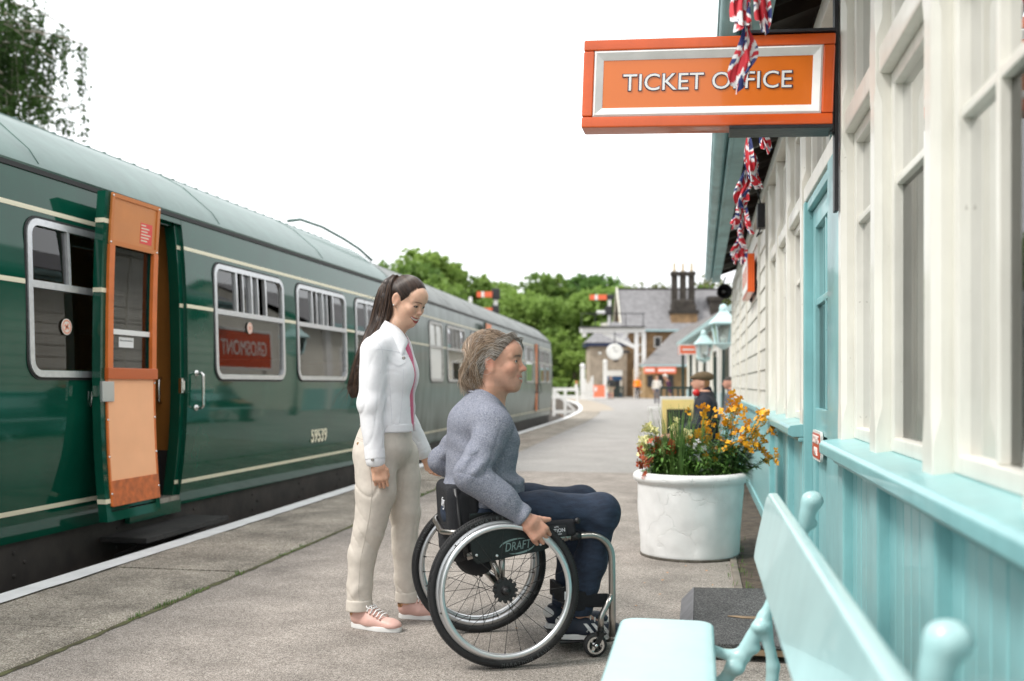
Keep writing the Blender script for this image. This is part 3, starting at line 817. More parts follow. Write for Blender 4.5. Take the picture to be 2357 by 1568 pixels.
XF, XG, XB = .53, .602, .572          # fronts of posts, glass line, wainscot boards
bd = thing('ticket_office', 'long cream and turquoise timber station building with glazed bays and overhanging eaves', 'building', (XF, 0, 0))
def bb(name, x0, x1, y0, y1, z0, z1, mat, parent=bd, bev=0):
    return MB().box(x0-XF, x1-XF, y0, y1, z0, z1).build(name, mat, parent, bev=bev)
def chamfer_post(yc, w=.108, z0=.93, z1=2.70, mid=2.135):
    """square post whose front corners are chamfered, the chamfers stopping short of rails"""
    h = w/2; c = .02; b = MB(); rows = []
    def sec(z, k):
        return [(.12, yc-h, z), (k, yc-h, z), (0, yc-h+k, z), (0, yc+h-k, z), (k, yc+h, z), (.12, yc+h, z)]
    for z, k in ((z0, .002), (z0+.075, .002), (z0+.15, c), (mid-.12, c), (mid-.06, .002), (mid+.08, .002), (mid+.14, c), (z1-.12, c), (z1-.06, .002), (z1, .002)): rows.append(sec(z, k))
    b.strip(rows); b.f.append(tuple(range(6))); n = (len(rows)-1)*6; b.f.append(tuple(range(n, n+6)))
    return b.build('post', cw_m, bd, angle=25)
POSTS = [.20, .97, 1.735, 2.50, 3.26, 4.0, 5.50, 6.40, 7.215, 8.03]
for yc in POSTS:
    chamfer_post(yc)
    bb('lower_post', XF+.001, XF+.09, yc-.07, yc+.07, 0, .872, tq_m, bev=.012)
bays = [(a+.054, b-.054) for a, b in zip(POSTS, POSTS[1:]) if not (a == 4.0)]
def pane_b(win, y0, y1, z0, z1, mat=None):
    return MB().add([(XG-XF, y0, z0), (XG-XF, y1, z0), (XG-XF, y1, z1), (XG-XF, y0, z1)], [(0, 1, 2, 3)]).build('pane', mat or bglass, win)
def window_b(y0, y1, z0, z1, hbar=None):
    f = MB(); t = .045
    f.box(XG-.028-XF, XG+.03-XF, y0, y0+t, z0, z1); f.box(XG-.028-XF, XG+.03-XF, y1-t, y1, z0, z1)
    f.box(XG-.028-XF, XG+.03-XF, y0+t, y1-t, z0, z0+t); f.box(XG-.028-XF, XG+.03-XF, y0+t, y1-t, z1-t, z1)
    win = f.build('window', cw_m, bd, bev=.007)
    ym = (y0+y1)/2; vb_ = bool(hbar) and (y0 < 2.4 or y0 > 5)
    if vb_: bb('glazing_bar', XG-.022, XG+.02, ym-.012, ym+.012, z0+t, z1-t, cw_m, win, .005)
    if hbar:
        for a, b in (((y0+t, ym-.012), (ym+.012, y1-t)) if vb_ else ((y0+t, y1-t),)): bb('glazing_bar', XG-.02, XG+.018, a, b, hbar-.013, hbar+.013, cw_m, win, .005)
    zs = [z0+t]+([hbar] if hbar else [])+[z1-t]
    for a, b in (((y0+t, ym), (ym, y1-t)) if vb_ else ((y0+t, y1-t),)):
        for c, d in zip(zs, zs[1:]): pane_b(win, a, b, c, d)
for y0, y1 in bays:
    window_b(y0, y1, .945, 2.10, 1.765); window_b(y0, y1, 2.185, 2.665)
    bb('transom', XF+.008, XF+.12, y0, y1, 2.10, 2.185, cw_m, bev=.012)
window_b(4.04, 5.43, 2.185, 2.665); bb('transom', XF+.008, XF+.12, 4.04, 5.43, 2.10, 2.185, cw_m, bev=.012)
# sills, one run each side of the door
for a, b in ((-.3, 4.04), (5.43, 8.1)):
    s = MB(); s.prism([(XF-.072-XF, .885), (XF-.072-XF, .918), (-.06, .932), (.10, .952), (.10, .872), (-.05, .872)], a, b, 'y'); s.build('sill', tq2_m, bd, bev=.004)
    bb('sill_moulding', XF-.02, XF+.05, a, b, .845, .871, tq_m, bev=.008)
# tongue and groove boards under the windows: every board its own piece
bm_ = MB(); w = .112
bm_.prism([(0, 0), (.006, -.003), (w-.006, -.003), (w, 0), (w, .02), (0, .02)], 0, .845)
brd = None
for y0, y1 in bays:
    n = max(1, int(round((y1-y0)/w))); sc = (y1-y0-.004)/(n*w)
    for i in range(n):
        if brd is None:
            q = MB(); q.v = [(b_, a_, c_) for a_, b_, c_ in bm_.v]; q.f = bm_.f; brd = q.build('board', tq2_m, bd); o = brd
        else: o = brd.copy(); COL.objects.link(o)
        o.location = (XB-XF+rs.uniform(-.001, .001), y0+.002+i*w*sc, 0); o.scale = (1, sc*.985, 1)
bb('plinth', XF-.012, XF+.08, 5.43, 16.4, 0, .10, tq_m, bev=.006); bb('plinth', XF-.012, XF+.08, -.3, 4.04, 0, .10, tq_m, bev=.006)
# door
dj = MB(); dj.box(.005, .09, 5.375, 5.427, 0, 2.10); dj.box(.005, .09, 4.04, 4.42, 0, 2.10); dj.box(.02, .09, 4.42, 5.375, 2.05, 2.10); dj.build('door_frame', tq_m, bd, bev=.008)
do = bpy.data.objects.new('door', None); COL.objects.link(do); do.parent = bd
DX = .578-XF
def db(name, x0, x1, y0, y1, z0, z1, mat, bev=.005): return MB().box(DX+x0, DX+x1, y0, y1, z0, z1).build(name, mat, do, bev=bev)
db('stile', 0, .05, 4.425, 4.53, .01, 2.045, tq_m); db('stile', 0, .05, 5.265, 5.37, .01, 2.045, tq_m)
db('rail', .001, .05, 4.53, 5.265, 1.945, 2.045, tq_m); db('rail', .001, .05, 4.53, 5.265, .90, 1.03, tq_m); db('rail', .001, .05, 4.53, 5.265, .01, .2, tq_m)
db('glazing_bar', .006, .04, 4.53, 5.265, 1.55, 1.585, tq2_m); db('glazing_bar', .007, .04, 4.885, 4.91, 1.03, 1.945, tq2_m)
for i in range(8): db('board', .016+rs.uniform(0, .002), .04, 4.53+i*.0919, 4.53+i*.0919+.089, .2, .90, tq2_m, .006)
for a, b in ((4.53, 4.885), (4.91, 5.265)):
    for c, d in ((1.03, 1.55), (1.585, 1.945)): MB().add([(DX+.022, a, c), (DX+.022, b, c), (DX+.022, b, d), (DX+.022, a, d)], [(0, 1, 2, 3)]).build('pane', bglass, do)
# enamel door plate
pl = thing('door_plate', 'small red enamel plate reading BOOKING HALL on the turquoise door', 'sign', (.576, 5.08, .85))
p_ = MB(); p_.prism(rrect(.34, .145, .03), 0, .012, 'x'); p_.build('border', M('plate_white', (.75, .74, .7), .3, bump=.3, bs=30), pl, angle=40).scale = (-1, 1, 1)
p_ = MB(); p_.prism(rrect(.315, .12, .024), 0, .002, 'x'); f_ = p_.build('face', M('plate_red', (.6, .08, .03), .3), pl); f_.location = (-.0125, 0, 0); f_.scale = (-1, 1, 1)
text_mesh('BOOKING', .058, M('plate_letter', (.8, .78, .74), .35), pl, (-.0155, 0, .028), (R(90), 0, R(-90)), width=.24, extrude=.002)
text_mesh('HALL', .058, MATS['plate_letter'], pl, (-.0155, 0, -.03), (R(90), 0, R(-90)), width=.14, extrude=.002)
# weatherboarded length beyond the glazing
bayy = [8.1, 9.2, 11.6, 13.4, 15.1, 16.46]
for i in range(5):
    a, b = bayy[i]+.02, bayy[i+1]-.02
    z = .95; k = 0
    while z < 2.62:
        h = .172; q = MB()
        q.prism([(XF-.002, z-.02), (XF+.012, z+h), (XF+.03, z+h), (XF+.03, z-.02)], a+rs.uniform(0, .003), b, 'y')
        q.v = [(x-XF, y_, z_) for x, y_, z_ in q.v]; q.build('weatherboard', cw2_m, bd, bev=.003); z += h
    bb('batten', XF-.018, XF+.04, bayy[i+1]-.022, bayy[i+1]+.022, .95, 2.68, cw2_m, bev=.005)
bb('batten', XF-.018, XF+.04, 8.105, 8.118, .95, 2.68, cw2_m)
bb('dado', XF-.03, XF+.05, 8.1, 16.4, .90, .945, tq2_m, bev=.008)
for j in range(74):
    o = brd.copy(); COL.objects.link(o); o.location = (.004, 8.11+j*.1125, 0); o.scale = (1, .99, 1.06)
bb('corner_board', XF-.02, XF+.12, 16.44, 16.58, 0, 2.7, cw2_m, bev=.006)
bb('wall_core', XF+.045, XF+.12, 8.09, 16.5, 0, 2.72, cw2_m); bb('wall_core', XG+.012, XG+.06, -.4, 4.04, 0, .93, tq_m); bb('wall_core', XG+.012, XG+.06, 5.43, 8.09, 0, .93, tq_m)
bb('end_wall', XF+.1, 5.2, 16.46, 16.56, 0, 2.75, cw2_m); bb('end_wall', XF+.1, 5.2, -.6, -.5, 0, 2.75, cw2_m)
bb('back_wall', 3.6, 3.7, -.5, 16.4, 0, 2.75, M('inside_wall', (.22, .21, .19), .8)); bb('floor', XF+.05, 3.6, -.5, 16.4, 0, .02, M('inside_floor', (.2, .14, .09), .6))
bb('partition', XG+.1, 3.6, 4.0, 4.06, 0, 2.72, MATS['inside_wall']); bb('ceiling', XG+.05, 3.6, -.5, 16.4, 2.70, 2.72, MATS['inside_wall'])
bb('wall_plate', XF-.015, XF+.09, -.4, 16.5, 2.702, 2.80, cw_m, bev=.006)
# eaves: rafters, boards, fascia, gutter, slates
for i in range(26):
    y = -.3+i*.66
    MB().add([(.24-XF, y, 2.865), (.24-XF, y+.055, 2.865), (.24-XF, y+.055, 2.94), (.24-XF, y, 2.94), (.60-XF, y, 2.985), (.60-XF, y+.055, 2.985), (.60-XF, y+.055, 3.06), (.60-XF, y, 3.06)],
             [(0, 1, 2, 3), (4, 7, 6, 5), (0, 4, 5, 1), (1, 5, 6, 2), (2, 6, 7, 3), (3, 7, 4, 0)]).build('rafter', dark_wood if i % 3 else M('rafter_grey', (.25, .25, .23), .7), bd)
q = MB(); q.add([(.20-XF, -.5, 2.952), (.20-XF, 16.9, 2.952), (.62-XF, 16.9, 3.09), (.62-XF, -.5, 3.09)], [(0, 1, 2, 3)]); q.build('eaves_boarding', dark_wood, bd)
bb('wall_head', XF+.06, XF+.1, -.4, 16.5, 2.80, 3.08, dark_wood)
bb('fascia', .205, .232, -.5, 16.9, 2.83, 2.97, M('fascia_turquoise', (.24, .42, .43), .55, var=.25, vs=3, bump=.2, bs=12), bev=.004)
bb('soffit_board', .233, .33, -.5, 16.9, 2.845, 2.86, MATS['fascia_turquoise'])
gt = MB(); gt.strip([[(.15-XF+.055*math.cos(a), y, 2.93+.055*math.sin(a)) for a in np.linspace(math.pi, 2*math.pi, 9)] for y in (-.5, 16.9)]); gt.build('gutter', M('gutter_turquoise', (.3, .47, .48), .5, var=.2, vs=4), bd, smooth=True)
gl = MB(); gl.tube([(.095-XF, -.5, 2.935), (.095-XF, 16.9, 2.935)], .008, 6); gl.build('gutter_lip', MATS['gutter_turquoise'], bd)
q = MB(); q.add([(.17-XF, -.5, 2.985), (.17-XF, 16.95, 2.985), (2.4-XF, 16.95, 4.0), (2.4-XF, -.5, 4.0)], [(0, 1, 2, 3)])
q.add([(4.8-XF, -.5, 2.985), (4.8-XF, 16.95, 2.985), (2.4-XF, 16.95, 4.0), (2.4-XF, -.5, 4.0)], [(3, 2, 1, 0)]); q.build('roof', slate_m, bd)

# ------------------------------------------------------------------ TICKET OFFICE hanging sign
sg_orange = M('sign_orange', (.70, .10, .008), .3, dirt=.15, dcol=(.3, .05, .01), var=.08, vs=5, bump=.12, bs=22, coat=.4)
sg_face = M('sign_face_orange', (.74, .165, .01), .28, coat=.5, var=.05, vs=2)
sg_white = M('sign_white', (.84, .83, .81), .45, dirt=.05, var=.05, vs=10, bump=.15, bs=30)
sg = thing('hanging_sign', 'orange and white box sign reading TICKET OFFICE projecting from the wall', 'sign', (.505, 3.95, 2.316))
tilt = bpy.data.objects.new('sign_box', None); COL.objects.link(tilt); tilt.parent = sg; tilt.rotation_euler = (0, R(2.05), R(-.6))
SW, SH = .965, .350
def sb_(name, mat, mb, bev=0, **k): return mb.build(name, mat, tilt, bev=bev, **k)
sb_('core', sg_orange, MB().box(-SW+.02, -.02, .02, .10, -SH/2+.02, SH/2-.02))
fw = .044
for (a, b, c, d) in ((-SW, 0, SH/2-fw, SH/2), (-SW, 0, -SH/2, -SH/2+fw), (-SW, -SW+fw, -SH/2+fw+.0005, SH/2-fw-.0005), (-fw, 0, -SH/2+fw+.0005, SH/2-fw-.0005)):
    sb_('frame_board', sg_orange, MB().box(a, b, 0, .12, c, d), bev=.007)
for sgn_, yo in ((1, .0), (-1, .12)):
    Y = lambda t: yo+sgn_*t
    x0, x1, z0, z1 = -SW+fw, -fw, -SH/2+fw, SH/2-fw
    m = MB(); wb = .036; o = [(x0, z0), (x1, z0), (x1, z1), (x0, z1)]; i_ = [(x0+wb, z0+wb), (x1-wb, z0+wb), (x1-wb, z1-wb), (x0+wb, z1-wb)]
    base = len(m.v)
    for pts, dd in ((o, .006), ([(a+(.008 if a < -.5 else -.008), b+(.008 if b < 0 else -.008)) for a, b in o], .001), (i_, .015), (i_, .03)):
        m.v += [(a, Y(dd), b) for a, b in pts]
    for k in range(3):
        for j in range(4): m.f.append((base+k*4+j, base+k*4+(j+1) % 4, base+(k+1)*4+(j+1) % 4, base+(k+1)*4+j))
    sb_('white_moulding', sg_white, m)
    m = MB(); m.add([(x0+wb-.005, Y(.0165), z0+wb-.005), (x1-wb+.005, Y(.0165), z0+wb-.005), (x1-wb+.005, Y(.0165), z1-wb+.005), (x0+wb-.005, Y(.0165), z1-wb+.005)], [(0, 1, 2, 3)])
    sb_('face', sg_face, m)
    rt = (R(90), 0, 0) if sgn_ > 0 else (R(90), 0, R(180))
    text_mesh('TICKET OFFICE', .094, M('sign_outline', (.03, .025, .07), .4), tilt, (-SW/2+.003, Y(.0145), .001), rt, width=.657, offset=.0024, name='lettering_outline')
    text_mesh('TICKET OFFICE', .094, M('sign_letter', (.80, .80, .79), .4), tilt, (-SW/2+.003, Y(.0125), .001), rt, width=.648)
sb_('iron_strap', iron_m, MB().box(-.385, 0, -.012, .132, -SH/2-.016, -SH/2-.002), bev=.002); sb_('iron_strap', iron_m, MB().box(-.34, 0, -.012, .132, SH/2+.002, SH/2+.014), bev=.002)
wb_ = MB(); wb_.box(.004, .02, .035, .085, -.5, .62); wb_.box(-.012, .004, .035, .085, -SH/2-.02, SH/2+.02); wb_.build('wall_bar', iron_m, sg, bev=.003)

# ------------------------------------------------------------------ second box sign further along, loudspeaker, junction box
s2 = thing('wall_sign', 'small orange box sign with white face on the weatherboards', 'sign', (.53, 9.62, 2.2))
MB().box(-.085, -.02, 0, 1.1, -.18, .185).build('box', sg_orange, s2, bev=.006)
MB().box(-.089, -.0855, .03, 1.07, -.15, .155).build('face', sg_white, s2)
for k in range(5): MB().box(-.0915, -.0895, .12+k*.19, .20+k*.19, -.08, .085).build('lettering_mark', sg_orange, s2)
MB().box(-.02, .01, .1, .16, -.2, -.12).build('bracket', iron_m, s2); MB().box(-.02, .01, .9, .96, -.2, -.12).build('bracket', iron_m, s2)
lp = px(1665, 15.4, 672)
ls = thing('loudspeaker', 'black horn loudspeaker hanging under the far end of the eaves', 'loudspeaker', lp, TH)
h_ = MB(); h_.lathe([(.115, -.10), (.118, -.095), (.10, -.06), (.06, 0), (.035, .06), (.03, .09)], 28, axis='y'); h_.build('horn', M('speaker_black', (.012, .012, .013), .55), ls, smooth=True)
h_ = MB(); h_.lathe([(0, -.05), (.028, -.045), (.03, 0), (0, .0)], 16, axis='y'); h_.build('cone', M('speaker_grey', (.1, .1, .1), .5), ls, smooth=True)
h_ = MB(); h_.lathe([(.0, .09), (.06, .09), (.065, .1), (.065, .2), (.0, .21)], 18, axis='y'); h_.bar((0, .12, .05), (.06, .12, .25), .02); h_.build('driver', MATS['speaker_black'], ls, smooth=True)
jb = thing('junction_box', 'black junction box with cable on the wall below the eaves', 'junction box', (.52, 8.35, 2.52))
MB().box(-.06, .01, -.06, .06, -.1, .1).build('box', iron_m, jb, bev=.008)
MB().tube([(-.03, 0, .1), (-.05, .03, .2), (-.04, .06, .3)], .006, 6).build('cable', iron_m, jb, smooth=True); MB().tube([(-.03, 0, -.1), (-.06, .02, -.16), (-.02, .05, -.12)], .006, 6).build('cable', iron_m, jb, smooth=True)
# the station name board: seen mirrored in the coach windows
gb = thing('station_nameboard', 'long orange red nameboard reading GROSMONT facing the train', 'sign', (.62, 17.95, 0))
for y in (-1.0, 1.0): MB().box(.02, .09, y-.04, y+.04, 0, 2.4).build('post', cw_m, gb, bev=.006)
nb_r = M('nameboard_red', (.55, .075, .025), .35, coat=.3)
MB().box(-.02, .018, -1.2, 1.2, 1.55, 2.38).build('board', nb_r, gb, bev=.008)
for (a, b, c, d) in ((-1.2, 1.2, 2.36, 2.42), (-1.2, 1.2, 1.51, 1.57), (-1.23, -1.17, 1.57, 2.36), (1.17, 1.23, 1.57, 2.36)): MB().box(-.035, .02, a, b, c, d).build('frame', M('nameboard_white', (.7, .68, .64), .45), gb, bev=.006)
text_mesh('GROSMONT', .48, MATS['nameboard_white'], gb, (-.024, 0, 1.97), (R(90), 0, R(-90)), width=1.95, extrude=.002)
# ================================================================== benches with branch-pattern iron ends
bench_m = M('bench_paint', (.40, .62, .625), .3, dirt=.14, dcol=(.16, .27, .27), var=.07, vs=5, vd=8, bump=.14, bs=18, coat=.3)
def branch_end(name='bench_end'):
    f = SDF()
    f.chain([(.315, 0, .80), (.285, 0, .70), (.235, 0, .57), (.185, 0, .47), (.12, 0, .35), (.065, 0, .27)], [.024, .017, .018, .019, .021, .02], .012)
    f.ell((.322, 0, .815), (.032, .03, .026), .015)
    f.chain([(.065, 0, .27), (-.02, 0, .20), (-.09, 0, .12), (-.16, 0, 0)], [.02, .019, .018, .022], .012)       # to the front foot
    f.chain([(.12, 0, .35), (.0, 0, .375), (-.12, 0, .365), (-.22, 0, .385)], [.018, .016, .016, .014], .012)       # seat bearer
    f.chain([(.185, 0, .47), (.21, 0, .33), (.20, 0, .18), (.255, 0, 0)], [.017, .018, .017, .022], .012)           # back foot
    for (x, z, r) in ((.262, .645, .02), (.205, .50, .023), (.162, .44, .026), (.138, .37, .02), (.09, .315, .026), (.20, .25, .024), (-.05, .16, .025), (.30, .74, .02)):
        f.ell((x+.014, rs.uniform(-.014, .014), z+.007), (r*1.12, r, r*.85), .010)
    f.disp(waves(5, 8, 90), .005)
    return f.mesh((-.24, -.06, -.025), (.38, .06, .86), .0065)
BV, BF = branch_end(); bench_end_me = np_mesh('bench_end', BV, BF, True); bench_end_me.materials.append(bench_m)
def make_bench(label, loc, L, ends):
    b = thing('bench', label, 'bench', loc, 0, 'turquoise benches along the wall')
    # rounded far and near corners of the plank
    bk2 = MB(); pts = [(y, z) for y, z in rrect(L, .205, .05, 6)]
    bk2.prism([(y+L/2, z+.72) for y, z in pts], -.016, .016, 'x'); bk2.v = [(x+.198+(z-.72)*.21, y, z) for x, y, z in bk2.v]
    bk2.build('backrest', bench_m, b, bev=.009, seg=3)
    st = MB(); st.prism([(x-.10, y+L/2) for x, y in rrect(.285, L, .055, 6)], .383, .42, 'z'); st.build('seat', bench_m, b, bev=.011, seg=3)
    for y in ends: put('bench_end', bench_end_me, bench_m, b, (0, y, 0))
    return b
make_bench('turquoise bench in the foreground with knobbly branch shaped iron ends', (0, .72, 0), 2.42, (.67, 2.27))
make_bench('turquoise bench the man in the flat cap sits on', (.06, 10.2, 0), 1.9, (.25, 1.65))

# ------------------------------------------------------------------ ramp board at the door
rp_ = thing('door_ramp', 'dark grey gritty ramp board laid in front of the turquoise door', 'ramp', (-.075, 4.22, 0))
grit = speckle('ramp_grit', (.07, .068, .068), (.035, .035, .036), (.17, .165, .16), s1=230, s2=4, patch=.25, bump=.4)
t_ = MB(); t_.add([(.045, 0, .072), (.585, 0, .082), (.585, 1.16, .082), (.045, 1.16, .072), (.045, 0, .055), (.585, 0, .062), (.585, 1.16, .062), (.045, 1.16, .055)], [(0, 1, 2, 3), (4, 7, 6, 5), (0, 4, 5, 1), (1, 5, 6, 2), (2, 6, 7, 3), (3, 7, 4, 0)]); t_.build('board', grit, rp_, bev=.003)
t_ = MB(); t_.add([(-.02, 0, .004), (.046, 0, .074), (.046, 1.16, .074), (-.02, 1.16, .004)], [(0, 1, 2, 3)]); t_.build('metal_edge', M('ramp_edge', (.17, .17, .18), .5, .4, var=.2, vs=20), rp_)
for y in (.1, .55, 1.02): MB().box(.06, .57, y, y+.05, 0, .056).build('joist', M('weathered_wood', (.22, .15, .09), .8, var=.4, vs=10), rp_)
MB().box(.05, .57, .004, .02, .03, .056).build('edge_batten', MATS['weathered_wood'], rp_)
wp = MB(); wp.prism([(.33+.11*math.cos(a)*(1+.3*math.sin(3*a)), .48+.028*math.sin(a)*(1+.3*math.cos(5*a))) for a in np.linspace(0, 6.28, 22)[:-1]], .0775, .0795); wp.build('worn_patch', MATS['weathered_wood'], rp_)

# ------------------------------------------------------------------ planter and its flowers
PC = px(1588, 6.74)
pt_ = thing('planter', 'big round whitewashed concrete planter beside the path', 'planter', (PC.x, PC.y, 0), TH)
pm = bpy.data.materials.new('whitewash'); pm.use_nodes = True; t = pm.node_tree; b = t.nodes['Principled BSDF']; b.inputs['Roughness'].default_value = .75
tc = t.nodes.new('ShaderNodeTexCoord'); nz = t.nodes.new('ShaderNodeTexNoise'); nz.inputs['Scale'].default_value = 5; nz.inputs['Detail'].default_value = 8
t.links.new(tc.outputs['Object'], nz.inputs['Vector'])
va = t.nodes.new('ShaderNodeVectorMath'); va.operation = 'MULTIPLY_ADD'; va.inputs[1].default_value = (.35, .35, .35)
t.links.new(nz.outputs['Color'], va.inputs[0]); t.links.new(tc.outputs['Object'], va.inputs[2])
vo = t.nodes.new('ShaderNodeTexVoronoi'); vo.feature = 'DISTANCE_TO_EDGE'; vo.inputs['Scale'].default_value = 4.5; t.links.new(va.outputs[0], vo.inputs['Vector'])
mr = t.nodes.new('ShaderNodeMapRange'); mr.inputs[2].default_value = .018; t.links.new(vo.outputs[0], mr.inputs[0])
n5 = t.nodes.new('ShaderNodeTexNoise'); n5.inputs['Scale'].default_value = 2.6; t.links.new(tc.outputs['Object'], n5.inputs['Vector'])
mk = t.nodes.new('ShaderNodeMapRange'); mk.inputs[1].default_value = .45; mk.inputs[2].default_value = .55; t.links.new(n5.outputs[0], mk.inputs[0])
mxx = t.nodes.new('ShaderNodeMath'); mxx.operation = 'MAXIMUM'; t.links.new(mr.outputs[0], mxx.inputs[0]); t.links.new(mk.outputs[0], mxx.inputs[1])
ad = t.nodes.new('ShaderNodeMath'); ad.operation = 'MULTIPLY_ADD'; ad.inputs[1].default_value = .9
t.links.new(nz.outputs[0], ad.inputs[0]); t.links.new(mxx.outputs[0], ad.inputs[2])
bp = t.nodes.new('ShaderNodeBump'); bp.inputs['Strength'].default_value = .42; bp.inputs['Distance'].default_value = .012
t.links.new(ad.outputs[0], bp.inputs['Height']); t.links.new(bp.outputs[0], b.inputs['Normal'])
rpn = t.nodes.new('ShaderNodeValToRGB'); rpn.color_ramp.elements[0].position = .3; rpn.color_ramp.elements[0].color = (.66, .66, .65, 1); rpn.color_ramp.elements[1].position = .6; rpn.color_ramp.elements[1].color = (.8, .8, .79, 1)
t.links.new(nz.outputs[0], rpn.inputs[0]); t.links.new(rpn.outputs[0], b.inputs['Base Color'])
prof_p = [(.0, .02), (.30, .0), (.322, .004), (.328, .02), (.333, .10), (.341, .22), (.349, .34), (.353, .45), (.353, .488), (.366, .497), (.38, .512), (.384, .53), (.378, .55), (.36, .562), (.335, .562), (.318, .55), (.315, .50), (.0, .49)]
pp_ = []
for (a, b2) in zip(prof_p, prof_p[1:]):
    n_ = max(1, int(math.hypot(b2[0]-a[0], b2[1]-a[1])/.012)) if 1 < prof_p.index(a) < 15 else 1
    for k in range(n_): pp_.append((a[0]+(b2[0]-a[0])*k/n_, a[1]+(b2[1]-a[1])*k/n_))
pp_.append(prof_p[-1])
l_ = MB().lathe(pp_, 120); wv = waves(11, 14, 22); wv2 = waves(12, 14, 60)
A_ = np.array(l_.v, F32); dd_ = wv(A_)*.012+wv2(A_)*.004; rr_ = np.hypot(A_[:, 0], A_[:, 1]); sc_r = np.where(rr_ > .29, (rr_+dd_)/np.maximum(rr_, 1e-6), 1)
A_[:, 0] *= sc_r; A_[:, 1] *= sc_r; l_.v = [tuple(map(float, q)) for q in A_]
l_.build('pot', pm, pt_, smooth=True)
MB().lathe([(0, .512), (.2, .51), (.316, .498)], 40).build('soil', soil_m, pt_, smooth=True)
dm = MB(); dm.lathe([(.318, .0), (.334, .0), (.336, .012), (.331, .018)], 80); dm.build('dirty_foot', M('foot_dirt', (.09, .08, .065), .95, var=.5, vs=20), pt_)

leaf_m = M('leaf_green', (.10, .205, .04), .5, var=.45, vs=30); leaf_m.node_tree.nodes['Principled BSDF'].inputs['Subsurface Weight'].default_value = 0
leaf2_m = M('leaf_dark', (.065, .145, .04), .5, var=.4, vs=30)
stem_m = M('stem_green', (.13, .22, .06), .6); gblade_m = M('blade_green', (.12, .22, .05), .5, var=.4, vs=12)
pet = {'orange': M('petal_wall_orange', (.92, .34, .006), .55, var=.25, vs=60, col2=(.98, .52, .012)), 'yellow': M('petal_pale', (.78, .74, .36), .6, var=.15, vs=60), 'red': M('petal_rust', (.35, .055, .012), .6, var=.5, vs=50), 'white': M('petal_white', (.8, .78, .82), .6)}
fr_ = random.Random(21)
def flower_mesh(n, size, name):
    b = MB()
    for _ in range(n):
        c = Vector((fr_.gauss(0, size*.42), fr_.gauss(0, size*.42), fr_.gauss(0, size*.5))); nrm = (c*8/size*.02+Vector((fr_.uniform(-1, 1), -.7+fr_.uniform(-.6, .4), fr_.uniform(-.2, 1)))).normalized()
        a = nrm.orthogonal().normalized(); e = nrm.cross(a)
        for k in range(4):
            th = k*math.pi/2+fr_.uniform(-.2, .2); r = size*fr_.uniform(.42, .6); d = a*math.cos(th)+e*math.sin(th); s = a*math.cos(th+1.57)+e*math.sin(th+1.57)
            cup = nrm*fr_.uniform(-.1, .35)*r
            b.add([c, c+d*r*.55+s*r*.42+cup*.4, c+d*r*1.0+s*r*.25+cup, c+d*r*1.02-s*r*.25+cup, c+d*r*.55-s*r*.42+cup*.4], [(0, 1, 2), (0, 2, 3), (0, 3, 4)])
    me = bpy.data.meshes.new(name); me.from_pydata(b.v, [], b.f); me.update(); return me
fl_me = {k: [flower_mesh(n, s, 'flower_cluster') for n in ns] for k, ns, s in (('orange', (7, 10, 5), .026), ('yellow', (8, 11, 6), .022), ('red', (7, 5, 8), .024), ('white', (3, 4, 2), .04))}
for k, l in fl_me.items():
    for me in l: me.materials.append(pet[k])
def leaf(b, p, d, L, w, curl=.3):
    d = Vector(d).normalized(); sd_ = d.cross(Vector((0, 0, 1)));
    if sd_.length < .05: sd_ = Vector((1, 0, 0))
    sd_.normalize(); up = sd_.cross(d); p = Vector(p)
    m1 = p+d*L*.45-up*L*curl*.1; tip = p+d*L-Vector((0, 0, 1))*L*curl
    b.add([p, m1+sd_*w, tip, m1-sd_*w, m1-up*w*.3], [(0, 1, 4), (1, 2, 4), (2, 3, 4), (3, 0, 4)])
def bez(a, b, c, n): return [a*(1-t)**2+b*2*t*(1-t)+c*t*t for t in [i/n for i in range(n+1)]]
def cxy(x, y, dep): return Vector(((x-560)*.000915, dep, 1.298-.000915*y))
